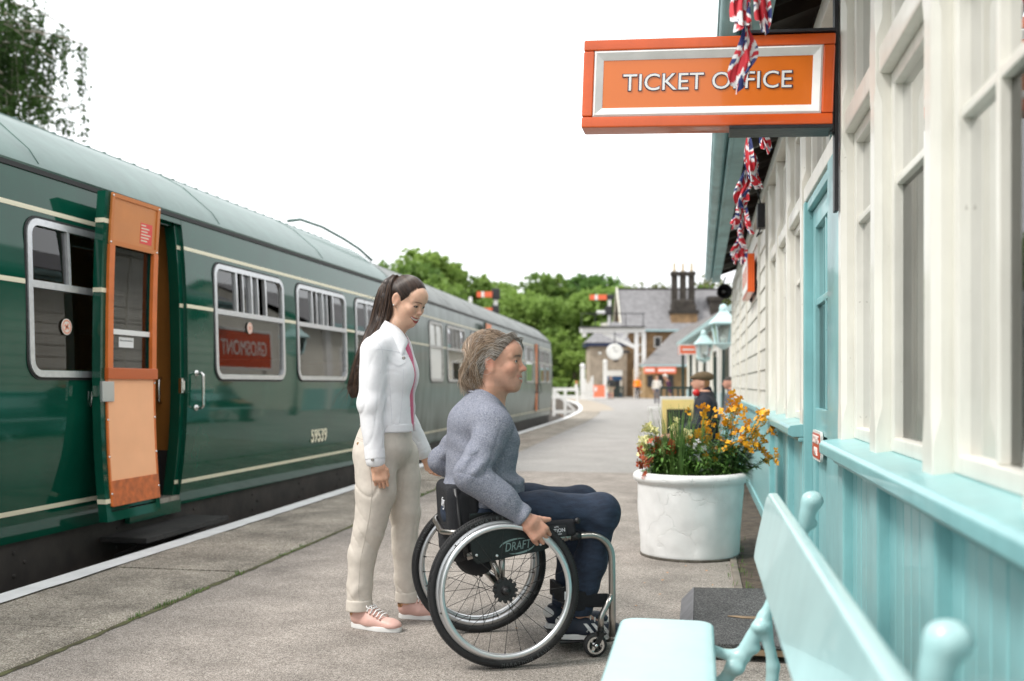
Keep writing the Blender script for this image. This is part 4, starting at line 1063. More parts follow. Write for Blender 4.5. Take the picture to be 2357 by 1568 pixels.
def wallflower(label, kind, base, heads, lm, bushy=60, group=None):
    root = thing('wallflower' if kind != 'white' else 'pansy', label, 'flower', Vector((PC.x, PC.y, 0))+Matrix.Rotation(TH, 3, 'Z')@Vector((base[0], base[1], .505)), TH, group)
    st, lv = MB(), MB()
    for (x, y, s) in heads:
        tgt = cxy(x, y, base[1]+fr_.uniform(-.07, .07))-Vector((base[0], base[1], .505))
        b0 = Vector((fr_.gauss(0, .025), fr_.gauss(0, .025), 0)); mid = Vector((tgt.x*.45+b0.x*.3+fr_.gauss(0, .012), tgt.y*.5, tgt.z*.62))
        pts = bez(b0, mid, tgt, 8); st.tube(pts, [.0036-.0018*i/8 for i in range(9)], 5)
        o = put('flower_cluster', fr_.choice(fl_me[kind]), pet[kind], root, tgt); o.rotation_euler = (fr_.uniform(-.4, .4), fr_.uniform(-.4, .4), fr_.uniform(0, 6)); o.scale = (s, s, s*fr_.uniform(.9, 1.25))
        for i in range(1, 8):
            for _ in range(6 if i < 5 else 3):
                a = fr_.uniform(0, 6.28); leaf(lv, pts[i], (math.cos(a), math.sin(a), fr_.uniform(.1, .9)), fr_.uniform(.05, .095)*(1 if i < 5 else .65), fr_.uniform(.006, .011))
        for i in (6, 7):      # seed pods and buds below the head
            a = fr_.uniform(0, 6.28); st.tube([pts[i], pts[i]+Vector((math.cos(a)*.018, math.sin(a)*.018, .025))], [.0014, .0009], 4)
    for _ in range(bushy*3):
        a = fr_.uniform(0, 6.28); r = fr_.random()**.6; p = Vector((math.cos(a)*.085*r, math.sin(a)*.08*r, fr_.uniform(.01, .24)))
        leaf(lv, p, (math.cos(a)+fr_.gauss(0, .4), math.sin(a)+fr_.gauss(0, .4), fr_.uniform(-.1, 1.0)), fr_.uniform(.05, .10), fr_.uniform(.006, .011), .35)
    st.build('stems', stem_m, root, fixn=False); lv.build('leaves', lm, root, fixn=False)
    return root
H = lambda l, s0=1.4, s1=2.0: [(x, y, fr_.uniform(s0, s1)) for x, y in l]+[(x+fr_.gauss(0, 38), y+abs(fr_.gauss(25, 40)), fr_.uniform(s0, s1)*.75) for x, y in l if fr_.random() < .3]
g_ = 'wallflowers in the planter'
wallflower('orange wallflower in the middle of the planter, behind the white pansies', 'orange', (.06, -.05), H([(645, 365), (665, 470), (615, 550), (560, 595), (655, 590), (735, 680), (655, 695)]), leaf_m, 70, g_)
wallflower('orange wallflower right of centre with low dense flower heads', 'orange', (.17, -.10), H([(740, 385), (760, 555), (795, 585), (685, 560), (830, 625)]), leaf_m, 70, g_)
wallflower('tallest orange wallflower, its top heads against the weatherboards', 'orange', (.22, .06), H([(850, 395), (845, 460), (910, 310), (935, 295), (880, 325), (925, 420), (905, 520)]), leaf2_m, 60, g_)
wallflower('orange wallflower at the right rim with full round heads', 'orange', (.27, -.06), H([(990, 460), (1050, 380), (1070, 430), (1110, 395), (965, 620), (935, 555), (1030, 540)]), leaf2_m, 90, g_)
wallflower('orange wallflower leaning furthest right over the planter rim', 'orange', (.30, .02), H([(1095, 575), (1110, 610), (1185, 500), (1135, 710), (870, 650)]), leaf2_m, 90, g_)
wallflower('pale yellow wallflower at the left of the planter', 'yellow', (-.17, .0), H([(260, 470), (255, 530), (230, 600), (220, 640), (240, 690), (300, 520)]), leaf_m, 70, g_)
wallflower('pale yellow wallflower in front of the dark jacket', 'yellow', (-.06, -.04), H([(430, 450), (510, 530), (545, 545), (480, 560), (440, 480), (330, 640)]), leaf_m, 70, g_)
wallflower('rust red wallflower low at the left rim of the planter', 'red', (-.2, -.12), H([(170, 710), (230, 710), (270, 610), (320, 580), (330, 660), (400, 610)]), leaf_m, 70, g_)
wallflower('white pansies with a purple eye low in the planter', 'white', (.02, -.16), H([(610, 610), (530, 615), (590, 740), (600, 780), (560, 700)], .8, 1.1), leaf_m, 60)
gc = thing('grass_clump', 'clump of long thin grassy blades arching out of the planter', 'plant', Vector((PC.x, PC.y, 0))+Matrix.Rotation(TH, 3, 'Z')@Vector((-.1, -.1, .505)), TH)
bl_ = MB()
def longblade(p, tip, w, sag=.0):
    p, tip = Vector(p), Vector(tip); mid = (p+tip)/2+Vector((0, 0, .25*(tip-p).length+sag)); pts = bez(p, mid, tip, 9); n = len(bl_.v); sd_ = (tip-p).cross(Vector((0, 0, 1)));
    sd_ = sd_.normalized() if sd_.length > 1e-4 else Vector((1, 0, 0)); sd_ = (sd_+Vector((.6, 0, 0))).normalized()
    for i, q in enumerate(pts): ww = w*(1-.85*i/9); bl_.v += [tuple(q-sd_*ww), tuple(q+sd_*ww)]
    for i in range(9): bl_.f.append((n+2*i, n+2*i+1, n+2*i+3, n+2*i+2))
for _ in range(620):
    a = fr_.uniform(0, 6.28); r0 = fr_.random()*.1; h = fr_.uniform(.14, .52)*(1 if fr_.random() < .7 else .6); l = fr_.uniform(.01, .12)
    p = (math.cos(a)*r0*1.6, math.sin(a)*r0, 0); longblade(p, (p[0]+math.cos(a)*l*1.3, p[1]+math.sin(a)*l, h), fr_.uniform(.002, .005))
for (x, y) in ((250, 260), (20, 335), (0, 570), (500, 270), (345, 320), (220, 420), (575, 440), (140, 610), (380, 300), (560, 330)):
    t_ = cxy(x, y, -.15)-Vector((-.1, -.1, .505)); longblade((fr_.gauss(0, .03), 0, 0), t_, .0022, .1 if x < 200 else 0)
bl_.build('blades', gblade_m, gc, fixn=False)
# low green filling between the plants
lf = MB()
for _ in range(2200):
    a = fr_.uniform(0, 6.28); r = math.sqrt(fr_.random())*.31; leaf(lf, (r*math.cos(a), r*math.sin(a), .5+fr_.random()**2*.16), (fr_.gauss(0, 1), fr_.gauss(0, 1), fr_.uniform(.2, 1.6)), fr_.uniform(.03, .075), fr_.uniform(.003, .007))
o = lf.build('ground_cover', leaf_m, None, fixn=False); o.location = (PC.x, PC.y, 0); tag(o, 'low leafy green filling the top of the planter', 'leaves', kind='stuff')

# ------------------------------------------------------------------ bunting
def jack(u, v):
    """colours of a union flag at u,v in [0,1]"""
    x = (u-.5)*2; y = (v-.5)
    blue = np.array([.02, .035, .16]); red = np.array([.55, .02, .035]); white = np.array([.75, .74, .75])
    c = np.tile(blue, (len(u), 1))
    dd1 = np.abs(y-x*.5)*.894; dd2 = np.abs(y+x*.5)*.894; dm_ = np.minimum(dd1, dd2)
    c[dm_ < .105] = white; c[dm_ < .045] = red
    c[(np.abs(x) < .185) | (np.abs(y) < .185)] = white; c[(np.abs(x) < .11) | (np.abs(y) < .11)] = red
    return c
bunt_m = attr_mat('bunting_cloth', .7)
def flag_mesh(seed, L, w, pinch):
    g = random.Random(seed); nu, nv = 61, 45; U, Vv = np.meshgrid(np.linspace(0, 1, nu), np.linspace(0, 1, nv)); U = U.ravel(); Vv = Vv.ravel()
    f1, f2, p1, p2 = g.uniform(2.2, 3.4), g.uniform(4, 7), g.uniform(0, 6), g.uniform(0, 6); sk = g.uniform(-.25, .25); tw = g.uniform(-2.4, 2.4)
    wd = w*(pinch+(1-pinch)*np.sin(np.pi*np.clip(Vv*.72+.06, 0, 1))**.8)
    X = (U-.5)*wd+.010*np.sin(f2*6.28*U+p2+3*Vv)*Vv+.03*np.sin(2.2*Vv+p1)*Vv; Y = (.024*np.sin(f1*6.28*U+p1+1.5*Vv)+.010*np.sin(f2*6.28*U+p2))*(.25+.75*Vv)+.03*np.sin(2.6*Vv+p2)*Vv
    Z = -Vv*L*(1-.25*np.abs(U-.45)*2*Vv)+sk*(U-.5)*L*Vv
    a = tw*Vv; X, Y = X*np.cos(a)-Y*np.sin(a), X*np.sin(a)+Y*np.cos(a)
    i = np.arange(nu*nv).reshape(nv, nu); F = np.stack([i[:-1, :-1], i[:-1, 1:], i[1:, 1:], i[1:, :-1]], -1).reshape(-1, 4)
    me = np_mesh('flag', np.stack([X, Y, Z], -1), F, True); ca, sa_ = math.cos(.7), math.sin(.7); set_col(me, jack((.5+(U-.5)*ca-(Vv-.5)*sa_*.7) % 1, (.5+(U-.5)*sa_+(Vv-.5)*ca) % 1)); me.materials.append(bunt_m); return me
FM = [flag_mesh(s, .27, .125, .15) for s in (1, 2, 3, 4, 5)]
sp_ = [(1730, 2.2, -150), (1726, 2.75, -95), (1720, 3.25, -35), (1735, 4.3, 110), (1733, 5.0, 255), (1722, 5.8, 330), (1717, 6.6, 395), (1713, 7.4, 450), (1709, 8.2, 500), (1706, 9.0, 535), (1702, 9.8, 555)]
bn = thing('bunting', 'string of crumpled union flag bunting hanging under the eaves past the orange sign', 'bunting', px(1733, 5.0, 255))
cz = MB(); pts_ = [px(u, d, v) for u, d, v in sp_]; cz.tube([p-bn.location for p in pts_], .0025, 5); cz.build('cord', M('cord_white', (.6, .6, .58), .7), bn)
def add_flag(p, i, s=1.0, rz=0, tilt=0):
    o = put('flag', FM[i % 5], bunt_m, bn, p-bn.location); o.rotation_euler = (tilt, [.45, .0, -.05, -.2, -.5, .1, -.35, .25, -.3, .15][i % 10], rz if i != 1 else TH); o.scale = (s*(.27 if i in (1, 2) else .55 if i < 4 else 1), s*.8, s)
for i, (u, d, v, s, rz, tl) in enumerate(((1735, 3.25, -75, 1.0, .9, 0), (1722, 3.2, 5, .85, 2.2, 0), (1714, 3.2, 50, .85, 1.4, 0), (1742, 3.28, -60, .8, .2, -.1),
     (1742, 4.9, 262, .75, .6, 0), (1722, 5.8, 315, 1.0, 2.0, 0), (1724, 5.9, 345, .9, .4, .1), (1716, 6.7, 395, 1.0, 1.2, 0), (1720, 6.9, 400, .9, 2.6, 0), (1712, 7.5, 450, 1.0, .3, .1), (1716, 7.9, 478, .95, 1.8, 0), (1707, 8.3, 500, 1.0, .9, -.1), (1702, 8.8, 525, .95, 2.2, .1), (1704, 9.4, 545, 1.0, .5, 0), (1698, 9.6, 550, .9, 1.5, .15))):
    add_flag(px(u, d, v), i, s, rz, tl)
# ================================================================== the wheelchair
CP = px(1178.5, 4.33)+Vector((-.091*math.cos(TH), -.091*math.sin(TH), 0))
CR = TH+R(12)
wc = thing('wheelchair', 'lightweight black and silver wheelchair with large spoked wheels', 'wheelchair', CP, CR)
tyre_m = M('tyre_rubber', (.013, .013, .014), .62, var=.2, vs=30, bump=.35, bs=160)
alu_p = M('pushrim_alu', (.72, .73, .74), .3, .85)
ti_m = M('titanium', (.42, .40, .375), .3, 1.0, var=.08, vs=20)
blk_m = M('black_plastic', (.012, .012, .013), .42)
fab_m = M('black_mesh_fabric', (.012, .013, .017), .85, bump=.8, bs=420)
carb_m = M('carbon', (.010, .012, .012), .32, coat=.12, var=.3, vs=90)
grey_t = M('tyre_print', (.16, .17, .17), .6)
logo_m = M('logo_pale', (.72, .73, .76), .6); logo2_m = M('logo_teal', (.23, .34, .33), .5)
def arc_text(body, rad, ang0, size, mat, parent, y, flipv=False, step=None, name='tyre_print'):
    V, Fs = [], []
    n = len(body); st = step or size*.78/rad
    for i, ch in enumerate(body):
        if ch == ' ': continue
        o = text_mesh(ch, size, mat); me = o.data; a = ang0-i*st if not flipv else ang0+i*st
        base = len(V)
        for v in me.vertices:
            r = rad+v.co.y if not flipv else rad-v.co.y
            aa = a-v.co.x/rad if not flipv else a+v.co.x/rad
            V.append((r*math.cos(aa), y, r*math.sin(aa)))
        for p in me.polygons: Fs.append([base+k for k in p.vertices])
        bpy.data.objects.remove(o); bpy.data.meshes.remove(me)
    me = bpy.data.meshes.new(name); me.from_pydata(V, [], Fs); me.update(); o = put(name, me, mat, parent); o['kind'] = 'stuff'; return o
def make_wheel(sgn, text=True):
    """wheel about its own axle (y); sgn=-1 is the wearer's right, outside at -y"""
    w = bpy.data.objects.new('wheel', None); COL.objects.link(w); w.parent = wc
    tp = []
    for k in range(18):
        a = 2*math.pi*k/18; tp.append((.2965+.0185*math.cos(a), .0185*math.sin(a)))
    MB().lathe(tp+[tp[0]], 96, axis='y').build('tyre', tyre_m, w, smooth=True)
    tr = MB()
    for k in range(180):                                  # tread blocks on the crown
        a = 2*math.pi*k/180; c, s_ = math.cos(a), math.sin(a); sk = .006
        for yy, dy in ((-.008, -1), (.008, 1)):
            p = Vector((.3104*c, yy, .3104*s_)); tr.obox(p, Vector((-s_, 0, c))*.0042+Vector((0, dy*.003, 0)), Vector((0, .0055, 0)), Vector((c, 0, s_))*.0025)
    tr.build('tread', tyre_m, w)['kind'] = 'stuff'
    MB().lathe([(.268, -.011), (.283, -.013), (.283, .013), (.268, .011), (.262, 0), (.268, -.011)], 80, axis='y').build('rim', M('rim_alu', (.55, .56, .57), .35, .8), w, smooth=True)
    pr = MB(); pr.tube([(.2615*math.cos(a), sgn*.042, .2615*math.sin(a)) for a in np.linspace(0, 2*math.pi, 97)[:-1]], .0118, 14, closed=True); pr.build('pushrim', alu_p, w, smooth=True)
    for k in range(6):
        a = k*math.pi/3+.3; MB().tube([(.2615*math.cos(a), sgn*.04, .2615*math.sin(a)), (.275*math.cos(a), sgn*.012, .275*math.sin(a))], .004, 6).build('pushrim_tab', ti_m, w)
    for k in range(24):
        a = 2*math.pi*k/24; off = (.62 if (k//2) % 2 else -.62); ys = .022 if k % 2 else -.022
        p0 = Vector((.036*math.cos(a+off), ys, .036*math.sin(a+off))); p1 = Vector((.266*math.cos(a), 0, .266*math.sin(a)))
        MB().tube([p0, p1], .0012, 5).build('spoke', blk_m, w)
        MB().tube([p1, p1+(p0-p1)*.065], .0028, 6).build('spoke_nipple', blk_m, w)
    h = MB(); h.lathe([(0, -.036), (.016, -.036), (.02, -.03), (.02, -.026), (.042, -.025), (.042, -.019), (.018, -.016), (.016, .016), (.042, .019), (.042, .025), (.02, .026), (.02, .036), (0, .036)], 28, axis='y'); h.build('hub', blk_m, w, angle=40)
    hs = MB()
    for k in range(12):
        a = 2*math.pi*k/12; hs.lathe([(0, -.028), (.008, -.027), (.009, -.017), (.004, -.015)], 8, (.044*math.cos(a), 0, .044*math.sin(a)), axis='y')
    hs.build('hub_lugs', blk_m, w)['kind'] = 'stuff'
    MB().lathe([(0, sgn*.046), (.013, sgn*.045), (.017, sgn*.036), (0, sgn*.035)], 20, axis='y').build('axle_cap', blk_m, w, smooth=True)
    vs_ = MB(); a = 2.72; vs_.tube([(.262*math.cos(a), 0, .262*math.sin(a)), (.235*math.cos(a), 0, .235*math.sin(a))], .003, 6); vs_.build('valve', alu_p, w)
    if text:
        arc_text('SCHWALBE', .2915, R(122), .021, grey_t, w, -.0192, step=.076); arc_text('MARATHON PLUS', .3005, R(-92), .019, grey_t, w, -.0190, flipv=True, step=.056)
    else: arc_text('MARATHON PLUS', .3005, R(150), .019, grey_t, w, -.0190, flipv=True, step=.056)
    return w
w1 = make_wheel(-1, True); w1.location = (0, -.285, .315); w1.rotation_euler = (R(-2.5), 0, 0)
w2 = make_wheel(1, False); w2.location = (0, .285, .315); w2.rotation_euler = (R(2.5), R(25), 0)
def arcpts(c, r, a0, a1, n, pl='xz', y=0):
    return [Vector((c[0]+r*math.cos(R(a0+(a1-a0)*i/n)), y, c[1]+r*math.sin(R(a0+(a1-a0)*i/n)))) for i in range(n+1)]
for s_ in (-1, 1):
    Y = .205*s_
    f = MB(); pts = [Vector((-.14, Y, .44)), Vector((.0, Y, .475)), Vector((.26, Y, .508)), Vector((.36, Y, .512))]+arcpts((.385, .412), .10, 88, 2, 9, y=Y*.97)+[Vector((.487, Y*.96, .33)), Vector((.490, Y*.93, .16)), Vector((.49, Y*.90, .075))]
    f.tube(pts, .0148, 14).build('side_frame', ti_m, wc, smooth=True)
    MB().tube([(.30, Y, .510), (.345, Y, .512)], .019, 14).build('frame_sleeve', blk_m, wc, smooth=True)
    MB().tube([(.275, Y, .509), (.288, Y, .5095)], .0185, 14).build('clamp_ring', ti_m, wc, smooth=True)
    MB().tube([(.488, Y*.95, .26), (.462, Y*1.0, .215), (.438, Y*1.04, .178), (.432, Y*1.05, .165), (.431, Y*1.05, .115)], .0128, 12).build('caster_strut', ti_m, wc, smooth=True)
    fk = MB(); fk.tube([(.431, Y*1.05, .122), (.431, Y*1.05, .085)], .0145, 12)
    for q in (-.021, .021): fk.bar((.431, Y*1.05+q, .1), (.405, Y*1.05+q, .05), .005, .022)
    fk.bar((.431, Y*1.05-.023, .1), (.431, Y*1.05+.023, .1), .03, .012); fk.build('caster_fork', blk_m, wc)
    cw = bpy.data.objects.new('caster', None); COL.objects.link(cw); cw.parent = wc; cw.location = (.405, Y*1.05, .0505); cw.rotation_euler = (0, .35, 0)
    MB().lathe([(.036, -.014), (.046, -.014), (.0505, -.008), (.0505, .008), (.046, .014), (.036, .014), (.036, -.014)], 40, axis='y').build('tyre', tyre_m, cw, smooth=True)
    MB().lathe([(.029, -.0155), (.037, -.0155), (.037, .0155), (.029, .0155), (.029, -.0155)], 40, axis='y').build('rim', M('caster_alu', (.72, .72, .72), .2, 1), cw, angle=40)
    for k in range(3):
        a = k*2*math.pi/3+.5; MB().bar((.006*math.cos(a), 0, .006*math.sin(a)), (.031*math.cos(a), 0, .031*math.sin(a)), .012, .008, up=(0, 1, 0)).build('spoke', MATS['caster_alu'], cw)
    MB().lathe([(0, -.027), (.006, -.026), (.01, -.02), (.01, .02), (0, .02)], 16, axis='y').build('hub', MATS['caster_alu'], cw, smooth=True)
    for p0, p1 in (((.005, Y*1.08, .325), (-.045, Y, .445)), ((.0, Y*1.1, .33), (.008, Y, .47))):
        MB().tube([p0, p1], .0135, 12).build('axle_strut', ti_m, wc, smooth=True)
    g = MB(); gy = .232*s_
    gp = [(-.135, .62), (-.128, .47), (-.118, .43), (-.10, .413), (-.03, .425), (.08, .445), (.17, .458), (.20, .47), (.205, .50), (.185, .545), (.13, .585), (.05, .61), (-.05, .625)]
    g.prism(gp, gy-.002, gy+.002, 'y').build('side_guard', carb_m, wc, angle=40)
    for (x, z) in ((-.105, .45), (-.02, .445), (.165, .485)): MB().lathe([(0, gy+s_*.006), (.0055, gy+s_*.005), (.006, gy)], 10, (x, 0, z), axis='y').build('guard_screw', alu_p, wc)
tg = text_mesh('DRAFT', .05, logo2_m, wc, (.065, -.2355, .482), (R(90), R(-8), 0), width=.115, shear=.35, name='guard_logo')
for a0, a1, o_ in ((170, 60, 0), (-10, -120, 0)):
    sw = MB(); rows = []
    for i in range(15):
        a = R(a0+(a1-a0)*i/14); t_ = math.sin(math.pi*i/14)*.0035+.0004; c, s2 = math.cos(a), math.sin(a); ct, sn = math.cos(R(8)), math.sin(R(8))
        q = []
        for rr in (-t_, t_):
            ex, ez = (.075+rr)*c, (.03+rr)*s2; q.append((.065+ex*ct-ez*sn, -.2356, .482+ex*sn+ez*ct))
        rows.append(q)
    sw.strip(rows).build('guard_logo_swoosh', logo2_m, wc)
MB().tube([(0, -.285, .315), (0, .285, .315)], .016, 12).build('axle_tube', ti_m, wc, smooth=True)
MB().tube([(-.195, .19, .56), (-.222, .165, .552), (-.228, .13, .548), (-.232, -.11, .535), (-.228, -.135, .535), (-.20, -.19, .54), (-.17, -.205, .545)], .0115, 12).build('rear_bar', ti_m, wc, smooth=True)
for s_ in (-1, 1): MB().tube([(-.14, .2*s_, .44), (-.165, .195*s_, .55), (-.185, .19*s_, .72)], .012, 10).build('back_post', blk_m, wc, smooth=True)
# upholstery
bk = SDF(); bk.u(s_box((-.172, 0, .58), (.035, .19, .150), .03, rotm(0, -5, 0)), 0); bk.u(s_box((-.14, -.175, .58), (.06, .02, .12), .02), .04); bk.u(s_box((-.14, .175, .58), (.06, .02, .12), .02), .04)
bk.ell((-.15, 0, .46), (.07, .15, .07), .06)
bk.obj('backrest', (-.30, -.25, .3), (.0, .25, .8), .007, fab_m, wc)
st = SDF(); st.u(s_box((.06, 0, .50), (.22, .19, .04), .03, rotm(0, -4, 0)), 0); st.ell((-.07, 0, .41), (.09, .14, .085), .04); st.obj('seat_sling', (-.22, -.25, .28), (.34, .25, .6), .007, fab_m, wc)
lx = text_mesh('DRAFT', .04, logo_m, wc, (-.2185, -.055, .645), (R(90), R(0), R(-90)), width=.062, name='back_logo')
lx.rotation_euler = (R(86), 0, R(-90+3))
for a0, a1 in ((175, 70), (-5, -110)):
    sw = MB(); rows = []
    for i in range(13):
        a = R(a0+(a1-a0)*i/12); t_ = math.sin(math.pi*i/12)*.0028+.0004
        rows.append([(-.2190, -.055-(.043+rr)*math.cos(a), .645+(.024+rr)*math.sin(a)) for rr in (-t_, t_)])
    sw.strip(rows).build('back_logo_swoosh', logo_m, wc)
# foot rest, straps, bag
MB().tube([(.49, -.184, .08), (.49, -.17, .058), (.485, -.15, .05), (.485, .15, .05), (.49, .17, .058), (.49, .184, .08)], .0105, 10).build('foot_bar', ti_m, wc, smooth=True)
MB().box(.27, .52, -.15, .15, .044, .052).build('foot_plate', blk_m, wc, bev=.003)
cs = SDF(); cs.u(s_box((.40, -.155, .225), (.085, .008, .03), .007, rotm(0, 2, 0)), 0); cs.obj('calf_strap', (.28, -.2, .17), (.52, -.12, .28), .005, fab_m, wc)
MB().box(.305, .325, -.16, .17, .19, .26).build('calf_strap', fab_m, wc, bev=.004)
bg2 = SDF(); bg2.u(s_box((.22, -.215, .545), (.10, .018, .036), .016, rotm(0, -3, 0)), 0); bg2.obj('side_pad', (.1, -.26, .48), (.36, -.17, .62), .005, fab_m, wc)
MB().lathe([(0, -.238), (.012, -.237), (.013, -.225)], 14, (.325, 0, .578), axis='y').build('pad_knob', blk_m, wc, smooth=True)
MB().box(.205, .275, -.2352, -.2338, .518, .562).build('pad_label', M('label_black', (.02, .02, .022), .5), wc)
text_mesh('ITION', .022, logo_m, wc, (.243, -.2362, .540), (R(90), R(-6), 0), width=.052, name='label_print')
text_mesh('LITE', .009, logo_m, wc, (.232, -.2362, .555), (R(90), R(-6), 0), width=.018, name='label_print')
text_mesh('SYSTEM', .008, logo_m, wc, (.243, -.2362, .5245), (R(90), R(-6), 0), width=.024, name='label_print')
# ================================================================== people
def xf_ops(ops, m, t, s=1.0):
    m = np.array(m, F32); t = np.array(t, F32); out = []
    def w(f): return lambda P: f(((P-t)@m)/s)*s
    for op, f, k in ops: out.append((op, w(f), k*s if op != 'd' else k))
    return out
def mouth_arc(w=1.0):
    return [(.0755, -.030*w, -.0565), (.0905, -.0155*w, -.0645), (.0950, 0, -.0675), (.0905, .0155*w, -.0645), (.0755, .030*w, -.0565)]
def head_ops(fem=False, slit=.0042, lid=.0, smile=1.0, gap=.003):
    h = SDF()
    h.ell((-.012, 0, .034), (.099, .0755, .089), 0)
    h.ell((.030, 0, -.040), (.064, .058, .078), .03)
    h.ell((.058, 0, .045), (.045, .052, .045), .03)                                   # forehead
    jw = .047 if not fem else .043
    for s in (-1, 1):
        h.cap((-.012, s*jw*1.08, -.045), (.060, s*.018, -.098), .021, .017, .03)          # jaw
        h.ell((.061, s*.037, -.023), (.028, .0255, .025) if fem else (.026, .024, .024), .022)         # cheek
        h.cap((.079, s*.014, .0255), (.066, s*.047, .0235), .0095 if not fem else .007, .008, .014)   # brow ridge
    h.ell((.073, 0, -.099), (.019, .020, .018) if not fem else (.016, .016, .016), .022)  # chin
    h.ell((.082, 0, -.064), (.017, .026, .026), .022)                                     # muzzle
    for s in (-1, 1): h.sub(s_ell((.096, s*.031, .006), (.019, .018, .012)), .012)        # eye hollows
    nx = .1115 if not fem else .1025; ns = .93 if not fem else .84
    h.cap((.083, 0, .020), (nx-.005, 0, -.0215), .0075*ns, .0098*ns, .012)             # nose
    h.ell((nx, 0, -.0275), (.0118*ns, .0120*ns, .0105*ns), .010)
    for s in (-1, 1): h.ell((nx-.0125, s*.0128*ns, -.0315), (.0115*ns, .0085*ns, .0082*ns), .006)
    for s in (-1, 1): h.sub(s_ell((nx-.005, s*.0068, -.0390), (.0055, .0030, .0038)), .002)
    # lids, opened by a slit
    for s in (-1, 1):
        h.ell((.0765, s*.031, .005), (.0152, .0165, .0135), .006)
        h.sub(s_ell((.092, s*.0315, .0045+lid), (.017, .0130, slit)), .002)
    # mouth
    arc = mouth_arc(smile); um = [0, .7, 1, .7, 0]
    upl = [(x+.001, y*.97, z+.0066*(.35+.65*u)) for (x, y, z), u in zip(arc, um)]; lol = [(x+.0005, y*.88, z-.0098*(.2+.8*u)) for (x, y, z), u in zip(arc, um)]
    h.chain(upl, [.0030, .0048, .0052, .0048, .0030], .005); h.chain(lol, [.0034, .0055, .0068, .0055, .0034], .005)
    for (p0, p1), (u0, u1) in zip(zip(arc, arc[1:]), zip(um, um[1:])):
        h.sub(s_cap((p0[0]+.0035, p0[1]*.95, p0[2]-.001), (p1[0]+.0035, p1[1]*.95, p1[2]-.001), .0028+gap*u0, .0028+gap*u1), .002)
    for s in (-1, 1):
        fp = [(nx-.008, s*.0205, -.034), (.088, s*.034, -.048), (.074, s*.0405, -.066)]
        for p0, p1 in zip(fp, fp[1:]): h.sub(s_cap((p0[0]+.006, p0[1]*1.05, p0[2]), (p1[0]+.006, p1[1]*1.05, p1[2]), .0044), .007)
    # ears
    for s in (-1, 1):
        m = rotm(0, -12, s*-22)
        h.ell((-.016, s*.078, -.003), (.0215, .0085, .0335), .008, m); h.sub(s_ell((-.011, s*.0875, .003), (.0115, .0065, .020), m), .005)
        h.ell((-.010, s*.0765, -.030), (.010, .007, .010), .008)
    return h
def teeth_ops(smile=1.0):
    t = SDF(); c = [(x-.0035, y*.92, z+.0002) for x, y, z in mouth_arc(smile)]; t.chain(c, [.0058, .0068, .007, .0068, .0058], .002); return t
def head_colour(Q, skin, lip, brow, lash, blush=None, stubble=0, fem=False, lid=0):
    """colours of the skin itself by place on the head (Q in head coordinates)"""
    c = np.tile(np.array(skin, F32), (len(Q), 1)); x, y, z = Q.T; ay = np.abs(y)
    def mixin(w, col): 
        nonlocal c; w = np.clip(w, 0, 1)[:, None]; c = c*(1-w)+np.array(col, F32)*w
    if blush is not None:
        mixin(np.exp(-(((x-.115)/.02)**2+(y/.02)**2+((z+.028)/.02)**2))*.45, blush)
        mixin(np.exp(-(((x-.07)/.03)**2+((ay-.04)/.02)**2+((z+.025)/.022)**2))*.45, blush)
        mixin(np.exp(-(((x+.016)/.03)**2+((ay-.08)/.015)**2+((z)/.03)**2))*.4, blush)
    if stubble: mixin(((x > .0)*np.exp(-((z+.082)/.03)**2))*stubble, np.array(skin)*np.array([.62, .66, .75]))
    # lips
    ar = np.array(mouth_arc(1.16 if fem else .98)); mz = np.interp(ay, ar[2:, 1], ar[2:, 2]); up = z-mz; k = np.clip(1-(ay/(.0355 if fem else .0315))**2, 0, 1)
    m = ((up < .0125*(.35+.65*k)) & (up > -.0175*(.2+.8*k)) & (ay < (.035 if fem else .031)) & (x > .066)).astype(F32)
    mixin(m*(.95 if fem else .5), lip)
    # brows and lashes
    bz = .0265-.004*((ay-.03)/.02)**2+.001
    mixin(np.exp(-((z-bz)/(.0046 if not fem else .0026))**2)*np.clip((ay-.010)/.004, 0, 1)*np.clip((.053-ay)/.008, 0, 1)*(x > .05)*.92, brow)
    e = np.sqrt(((ay-.0315)/.0150)**2+((z-(.0045+lid))/(.0062 if fem else .0060))**2)
    mixin(np.exp(-((e-.92)/.20)**2)*(z > .003+lid)*(x > .07)*(.95 if fem else .6), lash)
    mixin((e < .85)*(x > .06)*.9, np.array(lash)*1.2)
    return c
CNT = [0]
def strand(V, Fc, C, pts, r0, col, n=3):
    """one lock of hair as a thin tapering tube"""
    pts = np.asarray(pts, F32); m = len(pts); t = np.gradient(pts, axis=0); t /= np.maximum(np.linalg.norm(t, axis=1), 1e-6)[:, None]
    ref = np.array([.3, .9, .2], F32); s = np.cross(t, ref); s /= np.maximum(np.linalg.norm(s, axis=1), 1e-6)[:, None]; b = np.cross(s, t)
    base = CNT[0] if V else 0; CNT[0] = base+m*n; rr = r0*np.clip(np.minimum(np.linspace(.55, 3, m), np.linspace(3.2, .25, m)), 0, 1)
    ring = [pts+(s*math.cos(2*math.pi*k/n)+b*math.sin(2*math.pi*k/n))*rr[:, None] for k in range(n)]
    V.append(np.stack(ring, 1).reshape(-1, 3)); i = np.arange(m-1)
    for k in range(n):
        l = (k+1) % n; Fc.append(np.stack([base+i*n+k, base+i*n+l, base+(i+1)*n+l, base+(i+1)*n+k], -1))
    C.append(np.tile(np.array(col, F32), (m*n, 1)))
def hair_obj(name, V, Fc, C, mat, parent):
    me = np_mesh(name, np.concatenate(V), np.concatenate(Fc), True); set_col(me, np.concatenate(C)); o = put(name, me, mat, parent); o['kind'] = 'stuff'; return o
